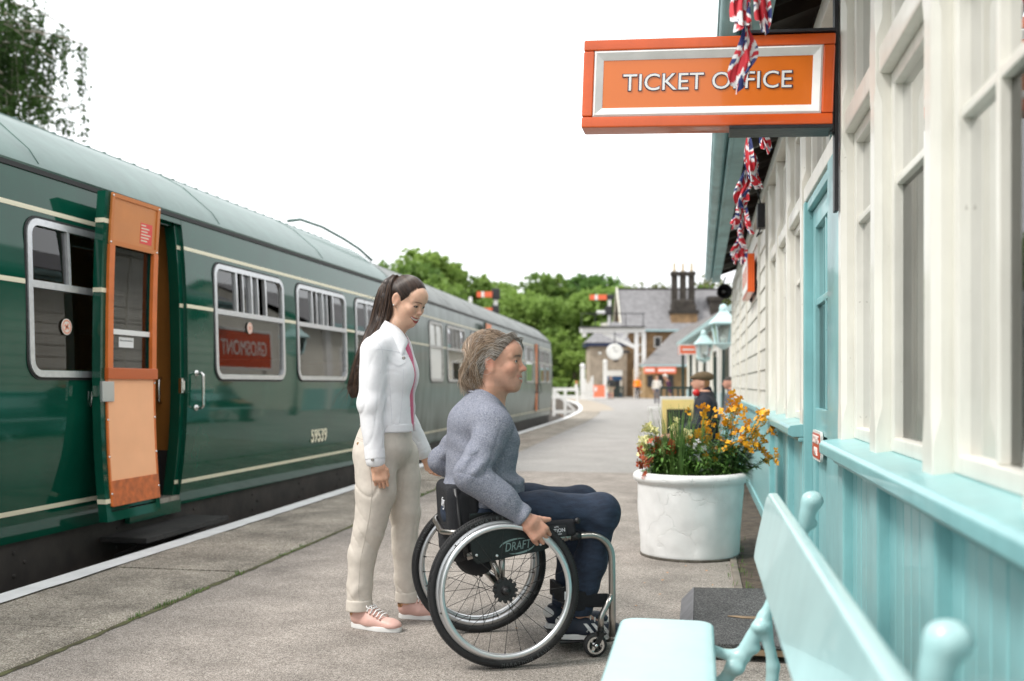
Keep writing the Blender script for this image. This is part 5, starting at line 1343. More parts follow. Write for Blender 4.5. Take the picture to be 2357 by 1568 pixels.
def bezn(P, n):
    """smooth curve through control points (Catmull-Rom)"""
    P = np.asarray(P, float); P = np.vstack([2*P[0]-P[1], P, 2*P[-1]-P[-2]]); k = len(P)-3; out = []
    for t in np.linspace(0, k-1e-6, n):
        i = int(t); f = t-i; a, b, c, d = P[i:i+4]
        out.append(.5*((2*b)+(-a+c)*f+(2*a-5*b+4*c-d)*f*f+(-a+3*b-3*c+d)*f**3))
    return np.array(out)
def field(s, P):
    P = np.asarray(P, F32); D = np.full(P.shape[:-1], 1e3, F32)
    for op, f, k in s.ops:
        d = f(P) if op != 'd' else None
        if op == 'u': D = smin(D, d, k)
        elif op == 's': D = -smin(-D, d, k)
        elif op == 'i': D = -smin(-D, -d, k)
        else: D = D-k*f(P)
    return D
def hit(s, x, z, y0=-.6, y1=.1):
    """where the camera side of a body lies at x,z"""
    ys = np.linspace(y0, y1, 500); d = field(s, np.stack([np.full(500, x), ys, np.full(500, z)], -1)); i = np.argmax(d < 0); return float(ys[i])
def patch(s, name, corners, mat, parent, nu=8, nv=6, th=.003, lift=.001, bev=0):
    """a piece of cloth lying on a body: corners in x,z"""
    (a, b, c, d) = [np.array(q) for q in corners]; top = []; 
    for j in range(nv+1):
        r = []
        for i in range(nu+1):
            u, v = i/nu, j/nv; q = (a*(1-u)+b*u)*(1-v)+(d*(1-u)+c*u)*v; r.append((q[0], hit(s, q[0], q[1])-lift-th, q[1]))
        top.append(r)
    mb = MB(); mb.strip(top); n = (nu+1)*(nv+1); rim = [i for i in range(nu+1)]+[(nu+1)*k+nu for k in range(1, nv+1)]+[(nu+1)*nv+i for i in range(nu-1, -1, -1)]+[(nu+1)*k for k in range(nv-1, 0, -1)]
    base = len(mb.v)
    for i in rim: x, y, z = mb.v[i]; mb.v.append((x, y+th+lift+.002, z))
    m = len(rim)
    for i in range(m): mb.f.append((rim[i], rim[(i+1) % m], base+(i+1) % m, base+i))
    return mb.build(name, mat, parent, angle=50)
def curve_on(s, name, pts, rad, mat, parent, lift=0):
    """a stitched seam lying on a body"""
    P = bezn([(p[0], 0, p[1]) for p in pts], max(8, len(pts)*6)); mb = MB()
    mb.tube([(p[0], hit(s, p[0], p[2])-lift, p[2]) for p in P], rad, 5); return mb.build(name, mat, parent, smooth=True)
mott = waves(91, 14, 130); mott2 = waves(92, 14, 420)
def mottle(c, V, a=.10): return c*(1+a*(mott(V)+mott2(V)*.8))[:, None]*np.array((1, 1, 1), F32)+np.stack([mott(V)*.012, -np.abs(mott(V))*.008, -np.abs(mott(V))*.006], -1)
skin_w = attr_mat('skin_woman', .45, sss=.12); skin_mn = attr_mat('skin_man', .45, sss=.1, bump=.25, bs=260)
hair_wm = attr_mat('hair_dark', .38); hair_mm = attr_mat('hair_grey', .5)
eye_m = attr_mat('eyeball', .12); teeth_m = M('teeth', (.78, .74, .66), .25)
def eyes(parent, m, t, s, look, iris):
    for q in (-1, 1):
        mb = MB(); mb.lathe([(.0128*math.sin(a), .0128*math.cos(a)) for a in np.linspace(0, math.pi, 25)], 24, axis='x'); me = np_mesh('eye', mb.v, mb.f, True)
        V = np.array(mb.v, F32); d = V/np.linalg.norm(V, axis=1)[:, None]; L = np.array(look, F32); L /= np.linalg.norm(L); an = d@L
        c = np.tile(np.array([.72, .68, .64], F32), (len(V), 1)); c[an > .87] = iris; c[an > .965] = (.005, .005, .005); set_col(me, c)
        p = np.array(m)@(np.array((.0755, q*.0312, .0045))*s)+np.array(t); o = put('eye', me, eye_m, parent, tuple(p)); o.rotation_euler = Matrix(m.tolist()).to_euler(); o.scale = (s, s, s)

# ------------------------------------------------------------------ the woman
WP = px(890, 4.8)
wm = thing('person', 'standing woman in white denim jacket and beige trousers smiling down', 'person', WP, TH)
WS = .93; WMt = rotm(0, 26, 0); WMt = (np.array(Matrix.Rotation(R(-30), 3, 'Z'), F32)@WMt).astype(F32); WT = np.array((.100, .0, 1.553), F32)
wb = SDF(); wb.ops += xf_ops(head_ops(True, .0032, -.0026, 1.16, .0048).ops, WMt, WT, WS)
wb.chain([(.085, 0, 1.50), (.048, 0, 1.43), (.012, 0, 1.36), (.0, 0, 1.28)], [.047, .047, .052, .07], .025)
wb.u(s_scale(s_cap((-.005, 0, 1.27), (.0, 0, .95), .085, .095), (1, 1.35, 1)), .05)
wb.ell((-.01, 0, .86), (.105, .145, .12), .05)
sh = {-1: [(-.038, -.168, 1.305), (-.050, -.192, 1.06), (-.026, -.210, .80)], 1: [(-.02, .165, 1.305), (.03, .235, 1.06), (.15, .245, .81)]}
for s in (-1, 1): wb.chain([(0, s*.08, 1.31)]+sh[s], [.05, .042, .033, .024], .03)
wl_n = [(-.042, -.085, .80), (-.039, -.09, .646), (-.07, -.09, .469), (-.105, -.088, .343), (-.117, -.086, .185), (-.118, -.086, .085)]
wl_f = [(.05, .085, .80), (.066, .09, .691), (.078, .09, .525), (.078, .092, .345), (.080, .095, .20), (.088, .10, .075)]
wb.chain(wl_n, [.08, .075, .052, .045, .037, .034], .03); wb.chain(wl_f, [.08, .07, .052, .043, .036, .034], .03)
wb.cap((-.118, -.086, .085), (-.02, -.12, .035), .03, .024, .02); wb.cap((.088, .10, .075), (.19, .10, .035), .03, .024, .02)
def hand_ops(curl, thumb, spread=.0195, fat=1.0, lens=(.040, .026, .020)):
    """right hand hanging down -z, back towards -y, thumb side +x"""
    h = SDF(); h.u(s_cap((0, 0, .03), (0, 0, -.02), .024*fat, .026*fat), 0)
    h.u(s_box((0, .002, -.05), (.037*fat, .0135*fat, .040), .0125*fat), .025)
    for i in range(4):
        x = (.0300-i*.0202)*fat; z0 = -.083+(.000, .003, .001, -.006)[i]*-1; L = (1, 1.08, 1.0, .8)[i]; p = Vector((x, 0, z0)); a = 0; r = (.0088, .009, .0086, .0076)[i]*fat; prev = p
        h.cap((x*.9, 0, -.055), p, .0098*fat, .0105*fat, .010)
        for k in range(3):
            a += curl[i][k]; d = Vector((0, math.sin(R(a)), -math.cos(R(a)))); q = prev+d*lens[k]*L; h.cap(prev, q, r, r*.92, 0.0022 if k else .004); prev = q; r *= .92
    for (a, b), (ra, rb) in zip(zip(thumb, thumb[1:]), ((.0145, .0125), (.0122, .0108), (.0105, .0085))): h.cap(a, b, ra*fat, rb*fat, .007)
    return h
def look_rot(xdir, zdir):
    z = Vector(zdir).normalized(); x = Vector(xdir); x = (x-z*x.dot(z)).normalized(); y = z.cross(x); return np.array(Matrix((x, y, z)).transposed(), F32)
# near hand: loosely closed, knuckles to the camera
Hn = hand_ops([(22, 78, 55), (24, 82, 55), (26, 85, 55), (28, 88, 55)], [(.022, .004, -.012), (.040, .006, -.042), (.041, .014, -.068), (.034, .020, -.090)])
wb.ops += xf_ops(Hn.ops, look_rot((1, .12, .12), (-.22, .05, 1)), (-.016, -.218, .783), .88)
# far hand: fingers hanging half open, reaching towards the chair back
Hf = hand_ops([(15, 30, 25), (20, 36, 28), (25, 40, 30), (30, 42, 30)], [(.022, .004, -.012), (.042, .010, -.040), (.050, .018, -.062), (.052, .024, -.080)])
wb.ops += xf_ops([(o, (lambda f: (lambda P: f(P*np.array([-1, 1, 1], F32))))(f), k) for o, f, k in Hf.ops], look_rot((-.75, -.55, .2), (-.45, 0, 1)), (.165, .247, .79), .86)
WSK = (.68, .42, .295)
def wcol(V):
    Q = ((V-WT)@WMt)/WS; c = np.tile(np.array(WSK, F32), (len(V), 1)); hd = V[:, 2] > 1.38
    c[hd] = head_colour(Q[hd], WSK, (.36, .05, .055), (.05, .028, .02), (.018, .011, .01), (.62, .25, .17), fem=True, lid=-.0026)
    hz = V[:, 2] < .8; c[hz] = np.array(WSK)*np.array([.97, .90, .86]); return np.clip(mottle(c, V), 0, 1)
wb.obj('body', (-.36, -.36, -.02), (.40, .40, 1.72), .0033, skin_w, wm, wcol)
eyes(wm, WMt, WT, WS, (1, .1, -.32), (.03, .017, .01))
tw = SDF(); tw.ops += xf_ops(teeth_ops(1.16).ops, WMt, WT, WS); tw.obj('teeth', (.08, -.09, 1.38), (.26, .09, 1.56), .0025, teeth_m, wm)
ep = np.array(WMt)@(np.array((-.010, -.0865, -.034))*WS)+WT; MB().lathe([(.0042*math.sin(a), .0042*math.cos(a)) for a in np.linspace(0, math.pi, 9)], 12).build('earring', M('pearl', (.8, .78, .74), .2), wm, smooth=True).location = tuple(ep)
# trousers
trw_m = M('trouser_cotton', (.63, .57, .50), .85, var=.05, vs=40, bump=.07, bs=400)
tr = SDF(); tr.ell((-.020, 0, .865), (.122, .155, .12), 0); tr.ell((-.052, -.06, .81), (.10, .09, .095), .04); tr.ell((-.03, .06, .81), (.10, .09, .095), .04)
tr.u(s_scale(s_cap((.0, 0, .93), (-.01, 0, .86), .118, .13), (1, 1.28, 1)), .04)
tr.chain(wl_n, [.100, .096, .074, .065, .059, .0565], .02); tr.chain(wl_f, [.098, .088, .076, .062, .052, .0495], .02)
def folds_w(P):
    x, y, z = P[..., 0], P[..., 1], P[..., 2]
    a = np.sin(38*z+26*x+6*np.sin(9*x+3*z))*np.exp(-((z-.70)/.10)**2)*np.clip((x+.02)*14, 0, 1)
    b = np.sin(44*z-10*x+4*np.sin(16*x+8*y))*np.exp(-((z-.44)/.08)**2)*.65
    c = np.sin(60*z+14*x+5*np.sin(22*x))*np.exp(-((z-.17)/.07)**2)*.8
    d = np.sin(34*z+22*y)*np.exp(-((z-.80)/.07)**2)*.5
    cr = -(1-np.abs(np.sin(24*z+17*x+5*np.sin(11*x+4*z))))**5*(np.exp(-((z-.66)/.12)**2)*.9+np.exp(-((z-.42)/.08)**2)*.8+np.exp(-((z-.14)/.06)**2))*1.6
    return (a+b+c+d)*.7+cr
tr.disp(folds_w, .0036); tr.disp(waves(31, 10, 24), .0022)
trm = SDF(); trm.ops = list(tr.ops); trm.inter(s_plane((0, 0, -1), -.082), .004)
trm.obj('trousers', (-.25, -.26, .0), (.24, .27, 1.06), .0055, trw_m, wm)
for ch, y, rr in ((wl_n, -.086, .0605), (wl_f, .10, .054)):
    p = np.array(ch[-1]); cf = SDF(); cf.u(s_cap((p[0]+(.0 if y < 0 else -.002), p[1], .145), (p[0], p[1], .06), rr+.001, rr+.004), 0); cf.inter(s_box((p[0], p[1], .108), (.1, .1, .0265), .004), .004); cf.disp(waves(8, 6, 40), .002)
    cf.obj('turn_up', tuple(p-np.array((.1, .1, .05))), tuple(p+np.array((.1, .1, .09))), .0045, trw_m, wm)
seam_m = M('trouser_seam', (.5, .45, .39), .85)
curve_on(tr, 'side_seam', [(-.065, .89), (-.055, .76), (-.045, .64), (-.072, .47), (-.10, .34), (-.112, .2), (-.108, .125)], .0018, seam_m, wm)
curve_on(tr, 'pocket_seam', [(-.13, .90), (-.10, .893), (-.07, .89)], .0022, seam_m, wm); curve_on(tr, 'pocket_seam', [(-.128, .891), (-.10, .884), (-.072, .881)], .0016, seam_m, wm)
bx_ = hit(tr, -.118, .872); MB().lathe([(0, -.004), (.0065, -.003), (.0075, 0)], 14, axis='y').build('button', M('button_brown', (.35, .2, .08), .4), wm).location = (-.118, bx_, .872)
# socks and shoes
def shoe(parent, ox, oy, yaw, L, upper_m, sole_m2, hgt=.07, kind='pink'):
    root = bpy.data.objects.new('shoe', None); COL.objects.link(root); root.parent = parent; root.location = (ox, oy, 0); root.rotation_euler = (0, 0, yaw)
    s = SDF(); s.u(s_scale(s_cap((-.0, 0, .052), (L*.30, 0, .048), .040, .042), (1, .93, 1)), 0); s.u(s_scale(s_cap((L*.30, 0, .042), (L*.72, 0, .034), .042, .036), (1, 1.08, .95)), .03)
    s.ell((L*.78, 0, .032), (.042, .043, .026), .02); s.ell((-.005, 0, .065), (.034, .032, hgt*.55), .02); s.cap((.0, 0, .09), (.055, 0, .088), .030, .026, .03)
    s.inter(s_plane((0, 0, -1), -.022), .004); s.sub(s_cap((-.012, 0, .14), (.045, 0, .128), .030, .024), .008)
    s.obj('upper', (-.08, -.07, .0), (L+.03, .07, .15), .0034, upper_m, root)
    so = MB(); pl_ = []
    for k in range(40):
        a = 2*math.pi*k/40; t_ = (math.cos(a)+1)/2; x = -.042+t_*(L*.78+.085); wd = .036+.013*math.sin(min(1, max(0, (t_-.35)/.5))*math.pi/1.6); pl_.append((x, wd*math.sin(a)*(1 if abs(math.sin(a)) > .3 else 1)))
    pl_ = [(x, math.copysign(abs(y)**.72*.0485**.28, y)) for x, y in pl_]
    so.prism(pl_, 0, .026).build('sole', sole_m2, root, bev=.004)
    return root
pink_m = M('shoe_pink', (.66, .40, .34), .45, var=.04, vs=30); solew_m = M('sole_white', (.78, .77, .75), .5, var=.06, vs=12); lace_m = M('lace_white', (.82, .8, .78), .8); gold_m = M('gold_snake', (.5, .26, .13), .35, .6, var=.5, vs=110)
for (ox, oy, yw) in ((-.118, -.088, R(-24)), (.088, .10, R(-4))):
    r_ = shoe(wm, ox, oy, yw, .235, pink_m, solew_m); r_.scale = (1, .94, .88)
    s = SDF(); s.ell((-.016, 0, .078), (.0315, .0375, .032), 0); s.inter(s_plane((1, 0, .3), .012), .003); s.obj('heel_tab', (-.07, -.05, .03), (.01, .05, .12), .004, gold_m, r_)
    for k in range(5):
        t_ = k/4; x = .060+t_*.070; z = .122-t_*.034; MB().tube([(x, -.032-.004*t_, z-.026+.004*t_), (x+.004, -.013, z-.002), (x+.01, .013, z), (x+.012, .03, z-.022)], .0036, 6).build('lace', lace_m, r_, smooth=True)
        for sy in (-1, 1): MB().lathe([(0, .003), (.0035, .003), (.0045, 0)], 8, (x, sy*(.034+.003*t_), z-.027+.004*t_)).build('eyelet', gold_m, r_)
    for sg in (-1, 1): MB().tube(bezn([(.058, 0, .124), (.05, sg*.018, .132), (.066, sg*.036, .118), (.082, sg*.022, .114), (.060, 0, .125)], 16).tolist(), .0026, 5).build('lace_loop', lace_m, r_, smooth=True)
    sk = SDF(); sk.cap((-.002, 0, .07), (-.004, 0, .105), .034, .034, 0); sk.obj('sock', (-.06, -.06, .03), (.06, .06, .16), .005, M('sock_white', (.78, .77, .76), .9), r_)
# shirt and jacket
shirt = SDF(); shirt.u(s_scale(s_cap((.015, 0, 1.29), (.02, 0, .97), .102, .112), (1, 1.32, 1)), 0); shirt.ell((.065, -.06, 1.20), (.075, .075, .075), .05); shirt.ell((.065, .06, 1.20), (.075, .075, .075), .05); shirt.cap((.03, 0, 1.355), (.02, 0, 1.30), .062, .10, .04)
shirt.disp(waves(4, 8, 40, (1, 1, .5)), .004)
shirt.obj('shirt', (-.2, -.25, .9), (.25, .25, 1.45), .006, M('shirt_pink', (.60, .085, .20), .55, var=.08, vs=10), wm)
den_m = M('white_denim', (.81, .81, .83), .85, var=.025, vs=60, bump=.07, bs=420)
den_s = M('denim_stitch', (.70, .70, .74), .85)
jk = SDF(); jk.u(s_scale(s_cap((.012, 0, 1.29), (.008, 0, .97), .118, .130), (1, 1.28, 1)), 0)
jk.ell((.060, -.065, 1.20), (.085, .085, .085), .06); jk.ell((.060, .065, 1.20), (.085, .085, .085), .06); jk.ell((-.04, 0, 1.26), (.085, .14, .11), .06)
jk.cap((.01, -.05, 1.372), (-.03, -.15, 1.325), .048, .046, .05); jk.cap((.01, .05, 1.372), (-.02, .15, 1.325), .048, .046, .05); jk.cap((.035, 0, 1.385), (.01, 0, 1.32), .066, .09, .04)
jk.chain(sh[-1], [.066, .0565, .046], .03); jk.chain(sh[1], [.064, .054, .046], .03)
def folds_j(P):
    x, y, z = P[..., 0], P[..., 1], P[..., 2]
    arm = np.clip((np.abs(y)-.13)/.03, 0, 1)
    a = np.sin(52*z+20*x+6*np.sin(14*y+11*x))*(np.exp(-((z-1.06)/.07)**2)+.55*np.exp(-((z-.90)/.06)**2)+.4*np.exp(-((z-1.22)/.05)**2))*arm
    b = np.sin(30*z-26*x+3*np.sin(20*x+9*z))*np.exp(-((z-1.03)/.09)**2)*(1-arm)*.5
    cr = -(1-np.abs(np.sin(27*z+16*x*np.sign(y)+4*np.sin(9*x+5*z+y*8))))**5*(np.exp(-((z-1.04)/.10)**2)+.7*np.exp(-((z-.87)/.06)**2)+.6*np.exp(-((z-1.24)/.06)**2))*arm*1.5
    cb2 = -(1-np.abs(np.sin(22*x+13*z+3*np.sin(14*z))))**6*np.exp(-((z-1.12)/.13)**2)*(1-arm)*.9
    return a*.6+b+cr+cb2
jk.disp(folds_j, .0026); jk.disp(waves(17, 12, 30), .0028); jk.disp(waves(18, 12, 80), .0018)
jk.inter(s_plane((-.03, 0, -1), -.770), .004)
jt = SDF(); jt.ops = list(jk.ops)
FY = R(-20); fd = (math.cos(FY), math.sin(FY))
jk.sub(s_box((.17, -.050, 1.17), (.12, .042, .32), .012, rotm(5, 0, -18)), .012)      # open front
jk.sub(s_cap((.045, 0, 1.34), (.075, 0, 1.49), .054, .075), .01)
body_cut = s_box((0, 0, .70), (.40, .155, .222), .004)                                # hem of the body, sleeves run on below
jk.sub(lambda P: np.maximum(body_cut(P), -s_cap(sh[1][1], sh[1][2], .075)(P)), .004)
jk.obj('jacket', (-.26, -.34, .72), (.28, .36, 1.45), .0046, den_m, wm)
# waistband, cuffs, pocket flap, seams, collar, buttons
wbnd = SDF(); wbnd.u(s_scale(s_cap((.009, 0, .965), (.008, 0, .93), .131, .133), (1, 1.27, 1)), 0); wbnd.inter(s_box((0, 0, .945), (.4, .4, .020), .003), .003); wbnd.sub(s_box((.17, -.035, .945), (.12, .030, .30), .01, rotm(5, 0, -18)), .006)
wbnd.obj('waistband', (-.2, -.24, .90), (.22, .24, 1.0), .0046, den_m, wm)
for sg_, pts in sh.items():
    a, b = Vector(pts[1]), Vector(pts[2]); d = (b-a).normalized(); e = b-d*.005; c0 = b-d*.052; cf = SDF(); cf.u(s_cap(tuple(c0-d*.03), tuple(e+d*.05), .0475, .0475), 0); n = np.array(d, F32)
    mid = (c0+e)/2; hl = (e-c0).length/2; cf.inter((lambda n, mid, hl: (lambda P: np.abs((P-mid)@n)-hl))(n, np.array(mid, F32), hl), .003); cf.sub(s_cap(tuple(b), tuple(b+d*.05), .038), .003)
    cf.obj('cuff', tuple(b-Vector((.1, .1, .1))), tuple(b+Vector((.1, .1, .1))), .0042, den_m, wm)
patch(jt, 'pocket_flap', [(.022, 1.300), (.110, 1.282), (.106, 1.252), (.030, 1.262)], den_m, wm, th=.004); MB()
fl2 = patch(jt, 'pocket_flap_point', [(.030, 1.263), (.104, 1.254), (.082, 1.236), (.066, 1.236)], den_m, wm, nu=6, nv=3, th=.004)
for nm, pts in (('yoke_seam', [(-.02, 1.312), (.05, 1.306), (.115, 1.288)]), ('armhole_seam', [(-.015, 1.345), (.005, 1.31), (.008, 1.26), (-.002, 1.20)]), ('panel_seam', [(.030, 1.235), (.034, 1.15), (.040, 1.05), (.044, .97)]), ('panel_seam', [(.098, 1.235), (.094, 1.15), (.085, 1.05), (.078, .97)])):
    curve_on(jt, nm, pts, .0017, den_s, wm)
def wing(y):
    A, B, Cc, D = (np.array(q) for q in ((.000, y*.066, 1.452), (.112, y*.050+(-.02), 1.352), (.088, y*.118+(-.01), 1.272), (-.030, y*.112, 1.385)))
    mb = MB(); rows = []
    for j in range(7):
        r = []
        for i in range(9):
            u, v = i/8, j/6; p = (A*(1-u)+B*u)*(1-v)+(D*(1-u)+Cc*u)*v; p = p+np.array((.012*math.sin(math.pi*u), y*.020*math.sin(math.pi*v), .012*math.sin(math.pi*u)*(1-v))); r.append(p)
        rows.append(r)
    mb.strip(rows); o = mb.build('collar', den_m, wm, smooth=True); md = o.modifiers.new('thickness', 'SOLIDIFY'); md.thickness = .006; md.offset = 0
wing(-1); wing(1)
cb_ = SDF(); cb_.u(s_cap((-.002, 0, 1.36), (.028, 0, 1.445), .078, .066), 0); cb_.sub(s_cap((.0, 0, 1.34), (.045, 0, 1.47), .066, .058), .004); cb_.inter(s_plane((1, 0, .35), .485), .004); cb_.sub(s_box((.0, 0, 1.30), (.2, .2, .055), .01), .004); cb_.obj('collar_stand', (-.14, -.12, 1.28), (.12, .12, 1.5), .005, den_m, wm)
btn_m = M('metal_button', (.35, .33, .31), .35, .9)
def btn(x, z, s_=None):
    y = hit(s_ or jt, x, z); b = MB(); b.lathe([(0, -.0035), (.004, -.004), (.0065, -.003), (.008, 0)], 14, axis='y'); b.build('button', btn_m, wm).location = (x, y-.0025, z)
btn(-.032, .806); btn(-.118, .955); btn(.148, 1.262)
# hair
hs = random.Random(5); HV, HF, HC = [], [], []
cap = SDF(); cap.ell((-.014, 0, .038), (.1015, .0790, .0905), 0)
cap.inter(s_plane((.8, 0, -.6), .015), .004); cap.disp(waves(77, 10, 120), .0015); cap.sub(s_box((.02, 0, -.13), (.16, .3, .075), .01), .01)
for s in (-1, 1): cap.sub(s_ell((-.012, s*.088, -.006), (.024, .022, .036)), .006)
capw = SDF(); capw.ops = xf_ops(cap.ops, WMt, WT, WS)
capw.obj('hair_base', (-.1, -.13, 1.40), (.28, .13, 1.72), .004, hair_wm, wm, lambda V: np.tile(np.array((.030, .018, .013), F32), (len(V), 1)))
def on_head(q): return np.array(WMt)@(np.array(q)*WS)+WT
base_h = np.array((-.092, 0, .075)); ec = np.array((-.014, 0, .038)); er = np.array((.103, .0805, .092))
def hcol(b): 
    k = hs.uniform(.6, 1.5); return (np.array((.034, .019, .0125)) if hs.random() < .8 else np.array((.085, .045, .025)))*k*b
nst = 0
while nst < 1300:
    th, ph = hs.uniform(-2.6, 2.6), hs.uniform(-.35, 1.25)
    d0 = np.array((math.cos(ph)*math.cos(th), math.cos(ph)*math.sin(th), math.sin(ph))); q0 = ec+d0*er
    if .8*q0[0]-.6*q0[2] > .019+hs.uniform(-.006, .005)-.12*max(0, abs(q0[1])-.05): continue
    if q0[2] < -.025 and q0[0] > -.045: continue
    if abs(q0[1]) > .06 and -.04 < q0[0] < .012 and q0[2] < .036: continue
    d1 = (base_h-ec)/er; d1 /= np.linalg.norm(d1); pts = []
    for t in np.linspace(0, 1, 12):
        d = d0*(1-t)+d1*t; d /= np.linalg.norm(d); pts.append(on_head(ec+d*er*(1.0+.012*math.sin(math.pi*t)+hs.uniform(0, .004))))
    strand(HV, HF, HC, pts, hs.uniform(.0007, .0014), hcol(1)); nst += 1
pony = np.array([(.050, .0, 1.655), (.032, -.005, 1.672), (.006, -.012, 1.635), (-.008, -.018, 1.57), (-.028, -.035, 1.455), (-.075, -.075, 1.345), (-.118, -.085, 1.23), (-.142, -.085, 1.14), (-.135, -.085, 1.09)])
pw = np.array([.018, .024, .042, .056, .060, .054, .044, .038, .020])
for k in range(1300):
    a = hs.uniform(0, 6.28); r = math.sqrt(hs.random()); tw_ = hs.uniform(-.5, .5); n = hs.choice([6, 7, 8, 9, 9, 9, 9]); wvp, wva = hs.uniform(0, 6), hs.uniform(.002, .009)
    P = []
    for i in range(n):
        aa = a+tw_*i*.3; P.append(pony[i]+np.array((math.cos(aa)*pw[i]*r*.85, math.sin(aa)*pw[i]*r*.55, math.cos(aa)*pw[i]*r*.25))+np.array((wva*math.sin(i*1.4+wvp), 0, 0))*(i/8))
    strand(HV, HF, HC, bezn(P, 15), hs.uniform(.0008, .0016), hcol(1.05 if n > 7 else 1.2))
for k in range(90):           # loose flyaway hairs
    i0 = hs.randint(3, 7); p = pony[i0]+np.array((hs.gauss(0, .02), -.03, 0)); e = p+np.array((hs.uniform(-.10, .03), hs.uniform(-.05, .01), hs.uniform(-.14, -.02)))
    strand(HV, HF, HC, bezn([p, (p+e)/2+np.array((hs.gauss(0, .012), 0, hs.gauss(.01, .012))), e], 10), .0005, hcol(1.3))
pn = SDF(); pn.chain([tuple(p) for p in pony[1:8]], [float(w)*.42 for w in pw[1:8]], .03); pn.obj('ponytail_base', (-.25, -.2, 1.0), (.12, .1, 1.75), .007, hair_wm, wm, lambda V: np.tile(np.array((.028, .016, .011), F32), (len(V), 1)))
hair_obj('hair', HV, HF, HC, hair_wm, wm)

# ------------------------------------------------------------------ the man in the wheelchair
mn = thing('person', 'man with long grey brown hair in a grey sweater and jeans seated in the wheelchair', 'person', CP, CR)
MS = 1.05; MMt = (np.array(Matrix.Rotation(R(-25), 3, 'Z'), F32)@rotm(0, -1, 0)).astype(F32); MT = np.array((.030, .0, 1.243), F32)
mb_ = SDF(); mb_.ops += xf_ops(head_ops(False, .0050, -.0008, 1.02, .0026).ops, MMt, MT, MS)
mb_.chain([(.005, -.005, 1.19), (-.015, 0, 1.12), (-.04, 0, 1.05), (-.05, 0, .98)], [.060, .060, .066, .085], .03)
mb_.cap((.045, -.005, 1.13), (.03, 0, 1.06), .022, .03, .03)
mb_.u(s_scale(s_cap((-.05, 0, .97), (-.05, 0, .68), .11, .12), (1, 1.3, 1)), .05); mb_.ell((-.06, 0, .61), (.13, .16, .10), .05)
ma = {-1: [(-.018, -.185, .975), (-.138, -.275, .785), (.085, -.305, .607)], 1: [(-.035, .185, .975), (-.175, .30, .80), (.05, .305, .63)]}
for s in (-1, 1): mb_.chain([(-.04, s*.09, .99)]+ma[s], [.06, .05, .04, .028], .03)
ml = {-1: [(-.05, -.095, .60), (.20, -.11, .600), (.462, -.12, .598), (.415, -.11, .38), (.362, -.10, .155)], 1: [(-.05, .095, .60), (.20, .11, .605), (.447, .125, .605), (.40, .11, .38), (.355, .095, .155)]}
for s in (-1, 1): mb_.chain(ml[s], [.075, .068, .05, .042, .034], .03); p = ml[s][-1]; mb_.cap(p, (p[0]+.09, p[1]-.004, .095), .032, .026, .02)
# right hand closed round the pushrim, thumb along the tyre
Hm = hand_ops([(48, 80, 55), (42, 82, 55), (38, 84, 55), (40, 86, 55)], [(.022, .006, -.012), (.040, .012, -.034), (.056, .018, -.050), (.074, .022, -.064)], fat=1.12)
mb_.ops += xf_ops(Hm.ops, look_rot((.80, .10, .55), (-.55, .18, .62)), (.088, -.318, .602), .98)
Hm2 = hand_ops([(48, 80, 55)]*4, [(.022, .006, -.012), (.040, .012, -.034), (.050, .018, -.055), (.052, .022, -.074)], fat=1.1)
mb_.ops += xf_ops([(o, (lambda f: (lambda P: f(P*np.array([1, -1, 1], F32))))(f), k) for o, f, k in Hm2.ops], look_rot((.80, 0, .55), (-.55, -.18, .62)), (.055, .318, .625), .98)
MSK = (.60, .325, .225)
def mcol(V):
    Q = ((V-MT)@MMt)/MS; c = np.tile(np.array(MSK, F32), (len(V), 1)); hd = V[:, 2] > 1.09
    c[hd] = head_colour(Q[hd], MSK, (.42, .12, .10), (.10, .065, .045), (.035, .022, .018), (.60, .17, .12), .28)
    lo = V[:, 2] < .66; c[lo] = (.54, .285, .20)
    nk = (V[:, 2] < 1.14) & (V[:, 2] > 1.0); c[nk] = c[nk]*.6+np.array((.52, .26, .165))*.4
    return np.clip(mottle(c, V, .12), 0, 1)
mb_.obj('body', (-.33, -.42, .04), (.56, .42, 1.42), .0036, skin_mn, mn, mcol)
eyes(mn, MMt, MT, MS, (1, -.05, .04), (.05, .06, .06))
tm = SDF(); tm.ops += xf_ops(teeth_ops(1.02).ops, MMt, MT, MS); tm.obj('teeth', (.02, -.13, 1.10), (.2, .07, 1.25), .0025, teeth_m, mn)
# sweater: heathered knit
kn = bpy.data.materials.new('grey_knit'); kn.use_nodes = True; t = kn.node_tree; b = t.nodes['Principled BSDF']; b.inputs['Roughness'].default_value = .95; b.inputs['Specular IOR Level'].default_value = .1
tc = t.nodes.new('ShaderNodeTexCoord'); mp = t.nodes.new('ShaderNodeMapping'); mp.inputs['Scale'].default_value = (1, 1, .62); t.links.new(tc.outputs['Object'], mp.inputs[0])
vo = t.nodes.new('ShaderNodeTexVoronoi'); vo.inputs['Scale'].default_value = 640; t.links.new(mp.outputs[0], vo.inputs['Vector'])
sc2 = t.nodes.new('ShaderNodeSeparateColor'); t.links.new(vo.outputs['Color'], sc2.inputs[0])
rp = t.nodes.new('ShaderNodeValToRGB'); rp.color_ramp.elements[0].color = (.145, .155, .20, 1); rp.color_ramp.elements[1].color = (.40, .41, .45, 1); e_ = rp.color_ramp.elements.new(.45); e_.color = (.21, .225, .285, 1)
t.links.new(sc2.outputs[0], rp.inputs[0]); t.links.new(rp.outputs[0], b.inputs['Base Color'])
bp = t.nodes.new('ShaderNodeBump'); bp.inputs['Strength'].default_value = .5; bp.inputs['Distance'].default_value = .003; t.links.new(vo.outputs['Distance'], bp.inputs['Height']); t.links.new(bp.outputs[0], b.inputs['Normal'])
sw = SDF()
